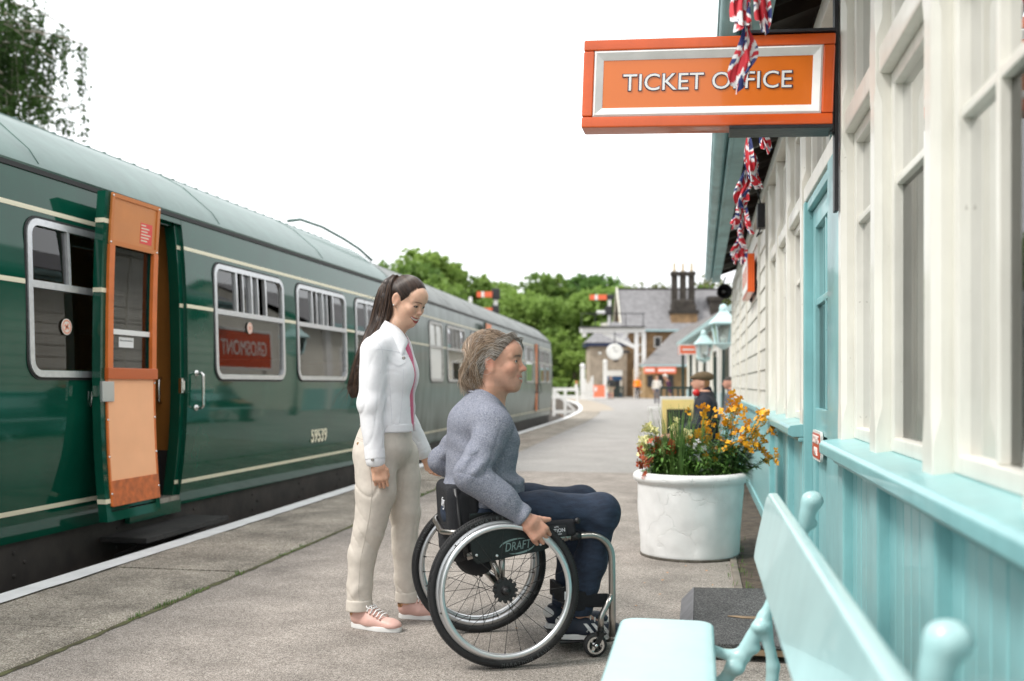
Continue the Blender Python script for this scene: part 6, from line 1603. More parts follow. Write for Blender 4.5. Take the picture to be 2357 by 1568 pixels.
sw.u(s_scale(s_cap((-.052, 0, .955), (-.042, 0, .70), .136, .160), (1, 1.22, 1)), 0); sw.ell((-.065, 0, .985), (.110, .165, .09), .05); sw.ell((.0, 0, .90), (.12, .165, .12), .05); sw.ell((-.025, 0, .70), (.172, .19, .075), .04)
sw.cap((-.045, -.05, 1.055), (-.04, -.17, 1.0), .055, .070, .05); sw.cap((-.045, .05, 1.055), (-.04, .17, 1.0), .055, .070, .05); sw.cap((-.03, 0, 1.075), (-.045, 0, 1.0), .074, .11, .05)
sw.chain(ma[-1], [.077, .062, .0445], .03); sw.chain(ma[1], [.076, .058, .044], .03); sw.cap((-.125, -.276, .775), (-.01, -.294, .69), .061, .057, .03)
def folds_s(P):
    x, y, z = P[..., 0], P[..., 1], P[..., 2]
    arm = np.clip((np.abs(y)-.2)/.03, 0, 1)
    a = np.sin(75*(z+.15*x)+2*np.sin(18*x))*np.exp(-((z-.735)/.05)**2)*(1-arm)*np.clip((x+.05)*9, .2, 1)*1.5
    b = np.sin(70*(z-.4*x)+3*np.sin(20*x))*np.exp(-(((z-.83)/.045)**2+((x+.12)/.07)**2))*arm*1.4
    c = np.sin(42*(x+z)+3*np.sin(15*z))*np.exp(-((z-.93)/.08)**2)*.55
    d = np.sin(80*(x-.6*z))*np.exp(-(((x-.06)/.04)**2+((z-.63)/.05)**2))*arm*1.0
    cr = -(1-np.abs(np.sin(34*(z-.5*x)+3*np.sin(16*x+9*y))))**5*(np.exp(-(((z-.82)/.06)**2+((x+.1)/.09)**2))*arm*1.5+np.exp(-((z-.72)/.05)**2)*(1-arm)*1.1+np.exp(-(((x+.02)/.05)**2+((z-.93)/.06)**2))*.8)
    return a+b+c+d+cr
sw.disp(folds_s, .0055); sw.disp(waves(41, 12, 26), .003)
sw.sub(s_cap((-.020, 0, 1.06), (.04, -.005, 1.20), .068, .085), .01)
d_ = (Vector(ma[-1][2])-Vector(ma[-1][1])).normalized(); sw.sub((lambda n, p: (lambda P: np.maximum(-(P-p)@n, s_cap(tuple(ma[-1][2]), tuple(Vector(ma[-1][2])+d_*.12), .09)(P))))(np.array(d_, F32), np.array(Vector(ma[-1][2])-d_*.002, F32)), .006)
sw.obj('sweater', (-.34, -.42, .58), (.22, .42, 1.18), .0046, kn, mn)
hem = SDF(); hem.u(s_scale(s_cap((-.035, 0, .68), (-.035, 0, .62), .178, .176), (1, 1.14, 1)), 0); hem.inter(s_box((-.03, 0, .655), (.3, .3, .022), .008), .006); hem.disp(waves(9, 8, 50), .004); hem.obj('sweater_hem', (-.28, -.27, .58), (.22, .27, .72), .005, kn, mn)
# neckband
nbd = MB(); nb_p = []
for k in range(30):
    a = 2*math.pi*k/30; nb_p.append((-.026+.077*math.cos(a), .077*math.sin(a), 1.088-.035*math.cos(a)))
nbd.tube(nb_p, .0075, 8, closed=True).build('neckband', kn, mn, smooth=True)
# jeans
jn_m = M('dark_denim', (.013, .023, .048), .8, var=.25, vs=60, bump=.35, bs=420, col2=(.021, .037, .07), vd=8, stretch=(.3, 1, 1))
je = SDF(); je.ell((-.06, 0, .60), (.16, .19, .10), 0)
for s in (-1, 1): je.chain(ml[s], [.10, .090, .074, .066, .058], .04); k_ = ml[s][2]; je.ell((k_[0]-.004, k_[1], k_[2]-.005), (.076, .070, .078), .03)
def folds_je(P):
    x, y, z = P[..., 0], P[..., 1], P[..., 2]
    a = np.sin(60*(x*.6+z)+3*np.sin(20*y))*np.exp(-(((x-.44)/.07)**2+((z-.55)/.07)**2)); b = np.sin(55*z+12*x)*np.exp(-((z-.24)/.08)**2)*.7; c = np.sin(40*(z+.5*x)+9*y)*np.exp(-((x-.12)/.12)**2)*.5
    return a+b+c
je.disp(folds_je, .0055); je.disp(waves(55, 10, 30), .004); je.inter(s_plane((0, 0, -1), -.155), .004)
je.obj('jeans', (-.26, -.25, .12), (.58, .25, .74), .0062, jn_m, mn)
ank = SDF(); p = ml[-1][-1]; ank.cap((p[0]-.0, p[1], .27), (p[0]-.004, p[1], .19), .068, .064, 0); ank.inter(s_box((p[0], p[1], .225), (.1, .1, .042), .006), .004); ank.obj('ankle_wrap', (.25, -.2, .15), (.47, 0, .3), .005, fab_m, mn)
MB().box(.285, .30, -.168, -.1665, .235, .27).build('wrap_label', logo_m, mn)
# trainers
navy_m = M('shoe_navy', (.012, .018, .035), .6); wht_m = M('shoe_white', (.72, .72, .71), .55); gum_m = M('gum_sole', (.55, .45, .36), .6)
for s in (-1, 1):
    p = ml[s][-1]; r_ = shoe(mn, p[0]-.045, p[1]-.002, R(-6 if s < 0 else 3), .27, navy_m, wht_m, .075); r_.location.z = .054
    r_.scale = (1, 1, .95); tt = SDF(); tt.ell((-.02, 0, .075), (.034, .038, .03), 0); tt.inter(s_plane((1, 0, 0), .0), .003); tt.obj('heel_patch', (-.08, -.06, .02), (.03, .06, .13), .004, wht_m, r_)
    for i in range(3):
        x = .095+i*.034; b_ = MB(); rows = []
        for k in range(7): q = k/6; rows.append([(x-.034*q+.016*w_, -.0455+.004*q-(.006 if q < .8 else 0)*(1-q*.6), .030+.045*q) for w_ in (0, 1)])
        b_.strip(rows); o = b_.build('stripe', wht_m, r_); md = o.modifiers.new('thickness', 'SOLIDIFY'); md.thickness = .006; md.offset = 0
    for k in range(5):
        t_ = k/4; x = .075+t_*.075; z = .105-t_*.032; MB().tube([(x, -.026, z-.018), (x+.004, -.010, z), (x+.008, .010, z), (x+.01, .024, z-.016)], .0032, 6).build('lace', lace_m, r_, smooth=True)
    if s < 0:
        text_mesh('adidas', .017, wht_m, r_, (.145, -.049, .082), (R(78), R(4), 0), width=.036, name='shoe_print'); text_mesh('SAMBA', .010, wht_m, r_, (.082, -.0505, .05), (R(86), R(-58), 0), width=.028, name='shoe_print')
# hair: grey-brown, wavy, to the collar
HV, HF, HC = [], [], []; hm = random.Random(9)
cp = SDF(); cp.ell((-.022, 0, .038), (.104, .083, .092), 0); cp.ell((-.075, 0, -.035), (.062, .078, .085), .04); cp.ell((-.075, 0, -.095), (.045, .066, .05), .03)
cp.inter(s_plane((.8, 0, -.6), .0), .004); cp.sub(s_ell((.03, 0, -.080), (.062, .13, .075)), .012); cp.disp(waves(78, 10, 110), .002)
cpw = SDF(); cpw.ops = xf_ops(cp.ops, MMt, MT, MS); cpw.obj('hair_base', (-.18, -.17, 1.05), (.2, .17, 1.42), .005, hair_mm, mn, lambda V: np.tile(np.array((.30, .26, .225), F32), (len(V), 1)))
def mh(q): return np.array(MMt)@(np.array(q)*MS)+MT
def mhc(y_, zz):
    g = hm.random()
    if g < .50: c = np.array((.56, .52, .48))
    elif g < .78: c = np.array((.30, .235, .18))
    else: c = np.array((.105, .072, .05))
    if zz < 0: c = c*np.array((1.05, .88, .72))
    return c*hm.uniform(.75, 1.25)
for _ in range(4200):
    th = hm.uniform(-3.14, 3.14); ph = hm.uniform(.18, 1.45); d0 = np.array((math.cos(ph)*math.cos(th), math.cos(ph)*math.sin(th), math.sin(ph)))
    q0 = np.array((-.018, 0, .036))+d0*np.array((.104, .081, .092))
    if .8*q0[0]-.6*q0[2] > .003+hm.uniform(-.004, .004): continue
    sd = 1 if q0[1] > 0 else -1; ysp = sd*(.055+.045*hm.random()) if abs(q0[1]) > .018 else q0[1]*2+hm.gauss(0, .03)
    endz = hm.uniform(-.135, -.045); back = hm.uniform(-.128, -.045)
    q1 = q0+np.array((-.030, sd*.010*(abs(q0[1]) > .02), .004+.008*hm.random())); q2 = np.array((q0[0]*.35-.070, ysp*1.02, .030+hm.uniform(-.02, .03))); q3 = np.array((back*1.02-.012, ysp*.98, -.045+hm.uniform(-.02, .02))); q4 = np.array((back+hm.gauss(0, .012), ysp*.85, endz))
    w0, w1 = hm.uniform(0, 6), hm.uniform(.002, .007)
    P = bezn([q0, q1, q2, q3, q4], 13)
    for i in range(13): P[i] += np.array((w1*math.sin(i*1.3+w0), w1*.8*math.cos(i*1.5+w0), w1*.4*math.sin(i)))*(i/12)
    strand(HV, HF, HC, [mh(p) for p in P], hm.uniform(.00045, .0010), mhc(0, endz+.06))
for _ in range(1500):          # locks swept back from the hairline, over the top of the ears
    sd = hm.choice((-1, -1, 1)); t = hm.random()**.8; ay = .004+.076*t**.7; z0 = .104-.085*t**1.6+hm.gauss(0, .004); x0 = (.003+.6*z0)/.8-.004+hm.gauss(0, .003); q0 = np.array((x0, sd*ay, z0))
    q1 = q0+np.array((-.018, sd*.006, .008+.006*(1-t))); q2 = np.array((x0*.45-.030, sd*(ay*.5+.048), z0*.62+.018+hm.gauss(0, .008))); q3 = np.array((-.068+hm.gauss(0, .01), sd*(.086+hm.gauss(0, .006)), z0*.30-.018+hm.gauss(0, .012))); q4 = np.array((-.092+hm.gauss(0, .014), sd*.080, -.060+hm.gauss(0, .028)))
    P = bezn([q0, q1, q2, q3, q4], 13); w0, w1 = hm.uniform(0, 6), hm.uniform(.001, .005)
    for i in range(13): P[i] += np.array((w1*math.sin(i*1.3+w0), 0, w1*math.cos(i*1.2+w0)))*(i/12)
    c = mhc(0, .1); c = c*1.12 if hm.random() < .4 else c
    strand(HV, HF, HC, [mh(p) for p in P], hm.uniform(.00045, .0010), c)
for _ in range(60):          # forelock and flyaways
    q0 = np.array((.064+hm.gauss(0, .01), hm.uniform(-.01, .035), .104)); q1 = q0+np.array((.014, .010, -.001)); q2 = np.array((.092, q1[1]+.014, .082)); q3 = np.array((.098, q2[1]+.008, .058+hm.gauss(0, .008)))
    strand(HV, HF, HC, [mh(p) for p in bezn([q0, q1, q2, q3], 9)], hm.uniform(.0006, .0012), mhc(0, .1)*.75)
for _ in range(130):
    th = hm.uniform(1.2, 5.1); ph = hm.uniform(-.6, 1.4); d0 = np.array((math.cos(ph)*math.cos(th), math.cos(ph)*math.sin(th), math.sin(ph))); q0 = np.array((-.025, 0, .02))+d0*np.array((.108, .088, .10)); q1 = q0+d0*.018+np.array((-.012, 0, .004)); q2 = q1+np.array((-.02, hm.gauss(0, .01), hm.uniform(-.03, .008)))
    strand(HV, HF, HC, [mh(p) for p in bezn([q0, q1, q2], 8)], .0005, mhc(0, .1)*1.1)
hair_obj('hair', HV, HF, HC, hair_mm, mn)
# ================================================================== beyond the platform
stone_m = M('brown_stone', (.23, .145, .075), .9, var=.4, vs=1.6, vd=6, bump=.4, bs=5)
stone2_m = M('pale_stone', (.34, .28, .215), .9, var=.25, vs=2, vd=6)
slate2_m = M('far_slate', (.20, .195, .20), .75, var=.18, vs=2.5, vd=5, bump=.3, bs=6)
fwhite_m = M('far_white', (.70, .69, .66), .6, var=.06, vs=3); fcream_m = M('far_cream', (.66, .63, .55), .6, var=.06, vs=2)
fturq = M('far_turquoise', (.32, .46, .47), .5); sooty_m = M('sooty_stone', (.045, .038, .032), .95, var=.4, vs=2)
pot_m = M('chimney_pot', (.58, .47, .32), .8); board_m = M('far_sign_orange', (.72, .13, .05), .5); blue_m = M('shop_blue', (.02, .10, .25), .5); dkglass = M('dark_opening', (.02, .02, .022), .3)
dkgreen = M('dark_green_iron', (.015, .035, .03), .5)
def far(name, label, cat, u, d, z=0, rz=None, group=None):
    p = px(u, d); return thing(name, label, cat, (p.x, p.y, z), TH if rz is None else rz, group)
def part(root, name, mat, *boxes, bev=0):
    b = MB()
    for q in boxes: b.box(*q)
    return b.build(name, mat, root, bev=bev)
# ---- stone station house
D = 96; s = D/FPX; Zh = lambda v: 1.15+(VPV-v)*s; Xh = lambda u, u0=1540: (u-u0)*s
hs_ = far('station_house', 'brown stone station house with slate roof and tall triple chimney', 'house', 1540, D)
xa, xb, ze, zr = Xh(1436), Xh(1665), Zh(757), Zh(657)
part(hs_, 'wall', stone_m, (xa, xb, 0, 7, -.9, ze))
g = MB(); g.add([(xa+.02, .02, ze), (xa+.02, 6.98, ze), (xa+.02, 3.5, zr-.1)], [(0, 1, 2)]); g.add([(xb-.02, .02, ze), (xb-.02, 6.98, ze), (xb-.02, 3.5, zr-.1)], [(0, 2, 1)]); g.build('gable', stone_m, hs_)
rf = MB(); rf.add([(xa-.3, -.35, ze-.15), (xb+.3, -.35, ze-.15), (xb+.3, 3.5, zr), (xa-.3, 3.5, zr)], [(0, 1, 2, 3)]); rf.add([(xa-.3, 7.35, ze-.15), (xb+.3, 7.35, ze-.15), (xb+.3, 3.5, zr), (xa-.3, 3.5, zr)], [(3, 2, 1, 0)]); roof_h = rf.build('roof', slate2_m, hs_)
MB().bar((xa-.3, 3.5, zr), (xb+.3, 3.5, zr), .25, .16).build('ridge', sooty_m, roof_h)
MB().bar((xa-.32, -.38, ze-.12), (xa-.32, 3.5, zr+.08), .12, .3).build('barge_board', fcream_m, roof_h); MB().bar((xa-.32, 7.3, ze-.12), (xa-.32, 3.5, zr+.08), .12, .3).build('barge_board', fcream_m, roof_h)
part(hs_, 'gutter', fturq, (xa-.3, xb+.3, -.5, -.34, ze-.28, ze-.1)); part(hs_, 'downpipe', fturq, (Xh(1480), Xh(1480)+.16, -.2, -.05, 0, ze-.2))
for (u0, u1, v0, v1) in ((1505, 1522, 775, 800), (1592, 1610, 780, 808), (1498, 1516, 830, 862)):
    w = part(hs_, 'window', fwhite_m, (Xh(u0), Xh(u1), -.06, .05, Zh(v1), Zh(v0))); part(w, 'pane', dkglass, (Xh(u0)+.1, Xh(u1)-.1, -.08, 0, Zh(v1)+.1, Zh(v0)-.1))
ch = part(hs_, 'chimney', stone_m, (Xh(1546), Xh(1607), .3, 2.2, Zh(785), Zh(722)))
part(ch, 'chimney_cap', sooty_m, (Xh(1550), Xh(1605), .85, 1.65, Zh(631), Zh(624))); part(ch, 'chimney_shoulder', sooty_m, (Xh(1551), Xh(1603), .5, 2.0, Zh(704), Zh(688)), bev=.2)
part(ch, 'chimney_band', sooty_m, (Xh(1543), Xh(1610), .2, 2.3, Zh(722), Zh(714)))
part(ch, 'chimney_base', sooty_m, (Xh(1549), Xh(1604), .35, 2.15, Zh(714), Zh(700)))
for u in (1557, 1577, 1597):
    part(ch, 'flue', sooty_m, (Xh(u-6.8), Xh(u+6.8), .9, 1.6, Zh(700), Zh(632)), bev=.08); part(ch, 'flue_cap', sooty_m, (Xh(u-8.5), Xh(u+8.5), .75, 1.75, Zh(632), Zh(622)), bev=.06)
    MB().lathe([(.16, Zh(622)), (.13, Zh(604)), (.17, Zh(602)), (.0, Zh(602))], 14, (Xh(u), 1.25, 0)).build('chimney_pot', pot_m, ch, smooth=True)
part(hs_, 'chimney', sooty_m, (Xh(1640), Xh(1668), 1, 2.4, Zh(760), Zh(690))); part(hs_, 'chimney_band', sooty_m, (Xh(1637), Xh(1671), .9, 2.5, Zh(690), Zh(680)))
# ---- long low platform building, following the curve
def low_building(name, label, p0, p1, wallm, zg, zr2, depth):
    a, b = Vector((*p0, 0)), Vector((*p1, 0)); d = b-a; L = d.length; root = thing(name, label, 'building', a, math.atan2(-d.x, d.y))
    part(root, 'wall', wallm, (.4, depth, 0, L, 0, zg)); part(root, 'gutter', fturq, (-.06, .12, -.2, L+.2, zg-.05, zg+.1)); part(root, 'fascia', fturq, (.1, .2, -.2, L+.2, zg-.12, zg+.06))
    q = MB(); q.add([(-.02, -.3, zg+.06), (-.02, L+.3, zg+.06), (depth*.55, L+.3, zr2), (depth*.55, -.3, zr2)], [(0, 1, 2, 3)]); q.add([(depth*1.08, -.3, zg+.06), (depth*1.08, L+.3, zg+.06), (depth*.55, L+.3, zr2), (depth*.55, -.3, zr2)], [(3, 2, 1, 0)]); q.build('roof', slate2_m, root)
    q = MB(); q.add([(.4, L, zg), (depth, L, zg), (depth*.55, L, zr2-.1)], [(0, 1, 2)]); q.add([(.4, 0, zg), (depth, 0, zg), (depth*.55, 0, zr2-.1)], [(2, 1, 0)]); q.build('gable', wallm, root)
    return root, L
lb1, L1 = low_building('platform_building', 'low cream platform building with slate roof and turquoise gutter', (.92, 22.5), (-.95, 46), fcream_m, 2.95, 4.6, 5)
for k in range(6):
    y = 2+k*3.6; w = part(lb1, 'window', fwhite_m, (.34, .42, y, y+1.2, 1.0, 2.3)); part(w, 'pane', dkglass, (.32, .36, y+.1, y+1.1, 1.1, 2.2))
    part(lb1, 'pilaster', fwhite_m, (.3, .41, y-.9, y-.6, 0, 2.9))
part(lb1, 'dado', fturq, (.36, .41, 0, L1, 0, .9))
# lean-to in front of the stone house
def P3(u, d, v): p = px(u, d, v)-hs_.location; c_, s_ = math.cos(-TH), math.sin(-TH); return (p.x*c_-p.y*s_, p.x*s_+p.y*c_, p.z)
lr = MB(); lr.add([P3(1474, 80, 842), P3(1640, 80, 842), P3(1700, 95.5, 700), P3(1649, 95.5, 721), P3(1546, 95.5, 768)], [(0, 1, 4), (1, 3, 4), (1, 2, 3)]); lean = lr.build('lean_to_roof', M('lean_slate', (.17, .16, .155), .75, var=.2, vs=2, vd=5), hs_)
MB().bar(P3(1473, 79.9, 842), P3(1641, 79.9, 842), .15, .15).build('lean_to_gutter', fturq, hs_)
lw = MB(); a_, b_ = P3(1484, 82, 845), P3(1640, 82, 845); lw.box(a_[0], b_[0], a_[1], a_[1]+8, -.1, a_[2]); lw.build('lean_to_wall', M('ochre_stone', (.36, .24, .12), .9, var=.3, vs=1.5), hs_)
for (u0, u1) in ((1482, 1509), (1512, 1556)):
    a_, b_ = P3(u0, 79.6, 860), P3(u1, 79.6, 845); bo = part(hs_, 'sign_board', board_m, (a_[0], b_[0], a_[1]-.06, a_[1], a_[2], b_[2])); part(bo, 'sign_lettering', fwhite_m, (a_[0]+.1, b_[0]-.1, a_[1]-.07, a_[1]-.061, a_[2]+.17, b_[2]-.17))
for u0, u1 in ((1490, 1503), (1515, 1527), (1537, 1550)):
    a_, b_ = P3(u0, 81.9, 905), P3(u1, 81.9, 864); part(hs_, 'shop_window', dkglass, (a_[0], b_[0], a_[1]-.05, a_[1]+.02, a_[2]+.5, b_[2]))
# ---- signal cabin
D = 91; s = D/FPX; cb = far('signal_cabin', 'pale stone cabin with hipped slate roof and dark blue eaves', 'building', 1395, D)
x0, x1, zz = -45*s, 48*s, 1.15+(VPV-797)*s
part(cb, 'wall', stone2_m, (x0+.3, x1, 0, 4.6, -.9, zz)); part(cb, 'eaves', M('navy_paint', (.015, .03, .09), .5), (x0, x1+.2, -.35, 4.9, zz, zz+.3))
q = MB(); zt = 1.15+(VPV-738)*s; q.add([(x0-.1, -.45, zz+.3), (x1+.3, -.45, zz+.3), (x1+.3, 5.0, zz+.3), (x0-.1, 5.0, zz+.3), (x0+2.0, 2.3, zt), (x1-.4, 2.3, zt)], [(0, 1, 5, 4), (1, 2, 5), (2, 3, 4, 5), (3, 0, 4)]); q.build('roof', slate2_m, cb)
w = part(cb, 'window', dkglass, (16*s, 28*s, -.05, .02, 1.15+(VPV-832)*s, 1.15+(VPV-815)*s)); part(cb, 'window_lintel', fcream_m, (14*s, 30*s, -.06, .02, 1.15+(VPV-815)*s, 1.15+(VPV-811)*s))
part(cb, 'lamp', fwhite_m, (-18*s, -11*s, -.2, 0, 1.15+(VPV-817)*s, 1.15+(VPV-810)*s), bev=.1)
sp = far('kiosk', 'small shop front with white fascia board and blue openings', 'shop', 1414, 90); s = 90/FPX
part(sp, 'fascia', fwhite_m, (-19*s, 18*s, -.2, .1, 1.15+(VPV-866)*s, 1.15+(VPV-853)*s)); part(sp, 'front', blue_m, (-18*s, 17*s, 0, .3, -.2, 1.15+(VPV-866)*s)); part(sp, 'opening', dkglass, (-8*s, 12*s, -.05, .02, .0, 1.15+(VPV-876)*s)); part(sp, 'panel', fcream_m, (-17*s, -9*s, -.05, .02, .4, 1.15+(VPV-876)*s)); part(sp, 'panel', fcream_m, (13*s, 17*s, -.05, .02, .4, 1.15+(VPV-876)*s))
# ---- bracket signal
D = 84; s = D/FPX
sigw = M('signal_white', (.72, .71, .70), .6); sigk = M('signal_black', (.02, .02, .022), .6)
sg_ = far('bracket_signal', 'white timber bracket signal with gantry arm over the platform end', 'signal', 1474, D)
zb_, zt_ = -.1, 1.15+(VPV-766)*s
for x in (-9*s, 8*s): part(sg_, 'post', sigw, (x-.16, x+.16, -.1, .2, zb_, zt_))
for k in range(7): z = zb_+k*(zt_-zb_)/7+.4; MB().bar((-9*s, 0, z), (8*s, 0, z+.35), .12, .08).build('lattice', sigw, sg_)
part(sg_, 'beam', sigw, (-139*s, 10*s, -.2, .3, zt_, zt_+.42)); MB().bar((-85*s, .05, zt_), (-10*s, .05, 1.15+(VPV-800)*s), .2, .32).build('brace', sigw, sg_)
MB().bar((-48*s, .06, 1.15+(VPV-787)*s), (-28*s, .06, zt_), .18, .22).build('brace', sigw, sg_)
part(sg_, 'end_block', sigw, (-134*s, -124*s, -.1, .2, zt_-.35, zt_))
part(sg_, 'walkway', sigk, (-139*s, 10*s, -.5, .6, zt_+.42, zt_+.52))
for x in (-136, -105, -70, -35, 5): part(sg_, 'handrail_post', sigk, (x*s-.03, x*s+.03, -.45, -.39, zt_+.5, zt_+1.6))
part(sg_, 'handrail', sigk, (-139*s, 10*s, -.46, -.40, zt_+1.55, zt_+1.62))
xp = -71*s; part(sg_, 'doll_post', sigw, (xp-.13, xp+.13, -.1, .16, zt_+.5, 1.15+(VPV-690)*s)); part(sg_, 'spectacle', sigk, (xp-.3, xp+.35, -.2, .2, 1.15+(VPV-690)*s, 1.15+(VPV-678)*s), bev=.08); part(sg_, 'spectacle', sigk, (xp-.35, xp+.2, -.2, .2, 1.15+(VPV-725)*s, 1.15+(VPV-705)*s), bev=.08)
def arm(root, x0, x1, z0, z1, y=-.25):
    a = part(root, 'arm', board_m, (x0, x1, y, y+.06, z0, z1)); part(a, 'arm_band', sigw, (x0+(x1-x0)*.30, x0+(x1-x0)*.47, y-.01, y+.05, z0, z1)); return a
arm(sg_, -117*s, -78*s, 1.15+(VPV-691)*s, 1.15+(VPV-679)*s); part(sg_, 'small_arm', sigw, (-101*s, -82*s, -.25, -.19, 1.15+(VPV-724)*s, 1.15+(VPV-715)*s)); part(sg_, 'disc', fcream_m, (-92*s, -76*s, -.25, -.19, 1.15+(VPV-752)*s, 1.15+(VPV-744)*s), bev=.05)
# second semaphore behind the train
D = 70; s = D/FPX; s2_ = far('semaphore_signal', 'semaphore signal arm rising behind the faded coach roof', 'signal', 1141, D)
part(s2_, 'post', sigw, (-.14, .14, 0, .25, -.9, 1.15+(VPV-672)*s)); part(s2_, 'spectacle', sigk, (-.28, .3, -.15, .15, 1.15+(VPV-690)*s, 1.15+(VPV-664)*s), bev=.08); part(s2_, 'spectacle', sigk, (-.3, .25, -.15, .15, 1.15+(VPV-722)*s, 1.15+(VPV-703)*s), bev=.08)
arm(s2_, -43*s, -8*s, 1.15+(VPV-685)*s, 1.15+(VPV-672)*s); part(s2_, 'small_arm', board_m, (-30*s, -8*s, -.2, -.15, 1.15+(VPV-716)*s, 1.15+(VPV-709)*s)); part(s2_, 'lamp', sigw, (-62*s, -54*s, -.1, .1, 1.15+(VPV-700)*s, 1.15+(VPV-684)*s), bev=.05)
# ---- station clock, hanging from the bracket
D = 80; s = D/FPX; ck = far('clock', 'round white station clock hanging under the signal bracket', 'clock', 1415, D, 1.15+(VPV-810)*s)
MB().lathe([(0, -.12), (.60, -.12), (.66, -.05), (.66, .12), (0, .12)], 32, axis='y').build('case', fwhite_m, ck, angle=40); MB().lathe([(0, -.125), (.52, -.125)], 32, axis='y').build('face', M('clock_face', (.75, .74, .70), .5), ck)
for a, l in ((1.8, .42), (.35, .28)): MB().bar((0, -.14, 0), (math.cos(a)*l, -.14, math.sin(a)*l), .02, .05, up=(0, 1, 0)).build('hand', sigk, ck)
for k in range(12): a = k*math.pi/6; MB().bar((math.cos(a)*.42, -.13, math.sin(a)*.42), (math.cos(a)*.5, -.13, math.sin(a)*.5), .015, .05, up=(0, 1, 0)).build('hour_mark', sigk, ck)
part(ck, 'hanger', sigk, (-.04, .04, -.03, .03, .62, 1.6)); part(ck, 'side_bracket', sigk, (.6, 1.2, -.05, .05, -.1, .1))
# ---- white crossing gates, posts, barriers
def white_post(u, d, h, label, w=.16):
    r = far('gate_post', label, 'post', u, d, 0, group='white posts by the crossing'); part(r, 'shaft', fwhite_m, (-w, w, -w, w, -.1, h)); MB().lathe([(0, h+.28), (w*1.3, h+.12), (w*1.3, h), (0, h)], 12).build('cap', fwhite_m, r)
white_post(1341, 78, 2.55, 'tall white gate post standing by the white gates'); white_post(1393, 84, 3.0, 'tall white post in front of the kiosk')
gt_ = far('crossing_gate', 'white timber level crossing gate with diagonal brace beyond the train', 'gate', 1303, 60, -.25); s = 60/FPX
for z in (-.35, .55, 1.0): part(gt_, 'rail', fwhite_m, (-28*s, 26*s, -.06, .06, z, z+.2))
for x in (-28, -2, 26): part(gt_, 'stile', fwhite_m, (x*s-.08, x*s+.08, -.07, .07, -.5, 1.2))
MB().bar((-26*s, 0, .95), (24*s, 0, -.25), .08, .16).build('brace', fwhite_m, gt_)
wf = far('white_fence', 'white picket enclosure beside the crossing gate', 'fence', 1350, 74); s = 74/FPX
for k in range(9): part(wf, 'picket', fwhite_m, (-14*s+k*3.4*s, -14*s+k*3.4*s+2.5*s, -.05, .05, 0, 1.5+.3*math.sin(k)))
part(wf, 'rail', fwhite_m, (-14*s, 17*s, .05, .12, .4, .6))
ob = far('orange_barrier', 'orange plastic barrier board on the far platform', 'barrier', 1378, 80); s = 80/FPX
part(ob, 'board', M('barrier_orange', (.75, .2, .1), .6), (-12*s, 14*s, -.05, .05, .12, 1.1)); part(ob, 'foot', fwhite_m, (-12*s, 14*s, -.06, .06, -.0, .12)); part(ob, 'label', fwhite_m, (-10*s, -4*s, -.06, -.05, .6, .95))
for u, lab in ((1422, 'dark iron railings in front of the kiosk'), ):
    ir = far('railings', lab, 'railings', u, 86); s = 86/FPX
    for k in range(10): part(ir, 'bar', dkgreen, (-12*s+k*2.7*s, -12*s+k*2.7*s+.06, 0, .06, 0, 1.0))
    part(ir, 'rail', dkgreen, (-12*s, 13*s, .06, .1, .85, .95))
# ---- lamps
lampglass = glass('lamp_glass', (.85, .9, .92), 1.45)
def lamp(u, d, vtop, vbot, label, arm_=False):
    s = d/FPX; zt, zb = 1.15+(VPV-vtop)*s, 1.15+(VPV-vbot)*s; H = zt-zb; r = far('platform_lamp', label, 'lamp', u, d, 0, group='turquoise platform lamps'); lt = M('lamp_turquoise', (.50, .68, .68), .45)
    MB().lathe([(.0, 0), (.08, 0), (.08, .25), (.04, .35), (.035, 1.2), (.026, zb-.1), (.026, zb)], 14).build('post', dkgreen, r, angle=50)
    b = MB(); n = 4
    def ring(rad, z): return [(rad*math.cos(a), rad*math.sin(a), z) for a in [math.pi/4+k*math.pi/2 for k in range(4)]]
    w1_, w2_ = H*.42, H*.60; zc = zb+H*.48
    lan = bpy.data.objects.new('lantern', None); COL.objects.link(lan); lan.parent = r
    for a, c in zip(ring(w1_*.56, zb), ring(w2_*.56, zc)): MB().bar(a, c, H*.035).build('corner_bar', lt, lan)
    for i in range(4):
        a, c = ring(w1_*.55, zb), ring(w2_*.55, zc); j = (i+1) % 4; MB().add([a[i], a[j], c[j], c[i]], [(0, 1, 2, 3)]).build('pane', lampglass, lan)
    rfm = MB(); rows = [ring(w2_*.72, zc), ring(w2_*.72, zc+H*.04), ring(w2_*.40, zc+H*.20), ring(w2_*.22, zc+H*.32), ring(w2_*.22, zc+H*.36)]
    rfm.strip([q+[q[0]] for q in rows]); rfm.build('roof', lt, lan)
    MB().lathe([(w2_*.17, zc+H*.36), (w2_*.17, zc+H*.42), (w2_*.13, zc+H*.48), (0, zc+H*.52)], 14).build('finial', lt, lan, smooth=True)
    MB().lathe([(0, zb+.02), (.05, zb+.05), (.06, zb+.12), (0, zb+.18)], 12).build('burner', M('lamp_bulb', (.7, .68, .6), .3), lan, smooth=True)
    MB().lathe([(.03, zb-.12), (w1_*.6, zb-.01), (w1_*.6, zb+.01), (0, zb+.01)], 14).build('cradle', lt, lan)
    return r
lamp(1665, 19.6, 699, 791, 'turquoise lantern lamp nearest, against the end of the weatherboards'); lamp(1620, 29.5, 759, 826, 'smaller turquoise lantern lamp behind the orange post sign')
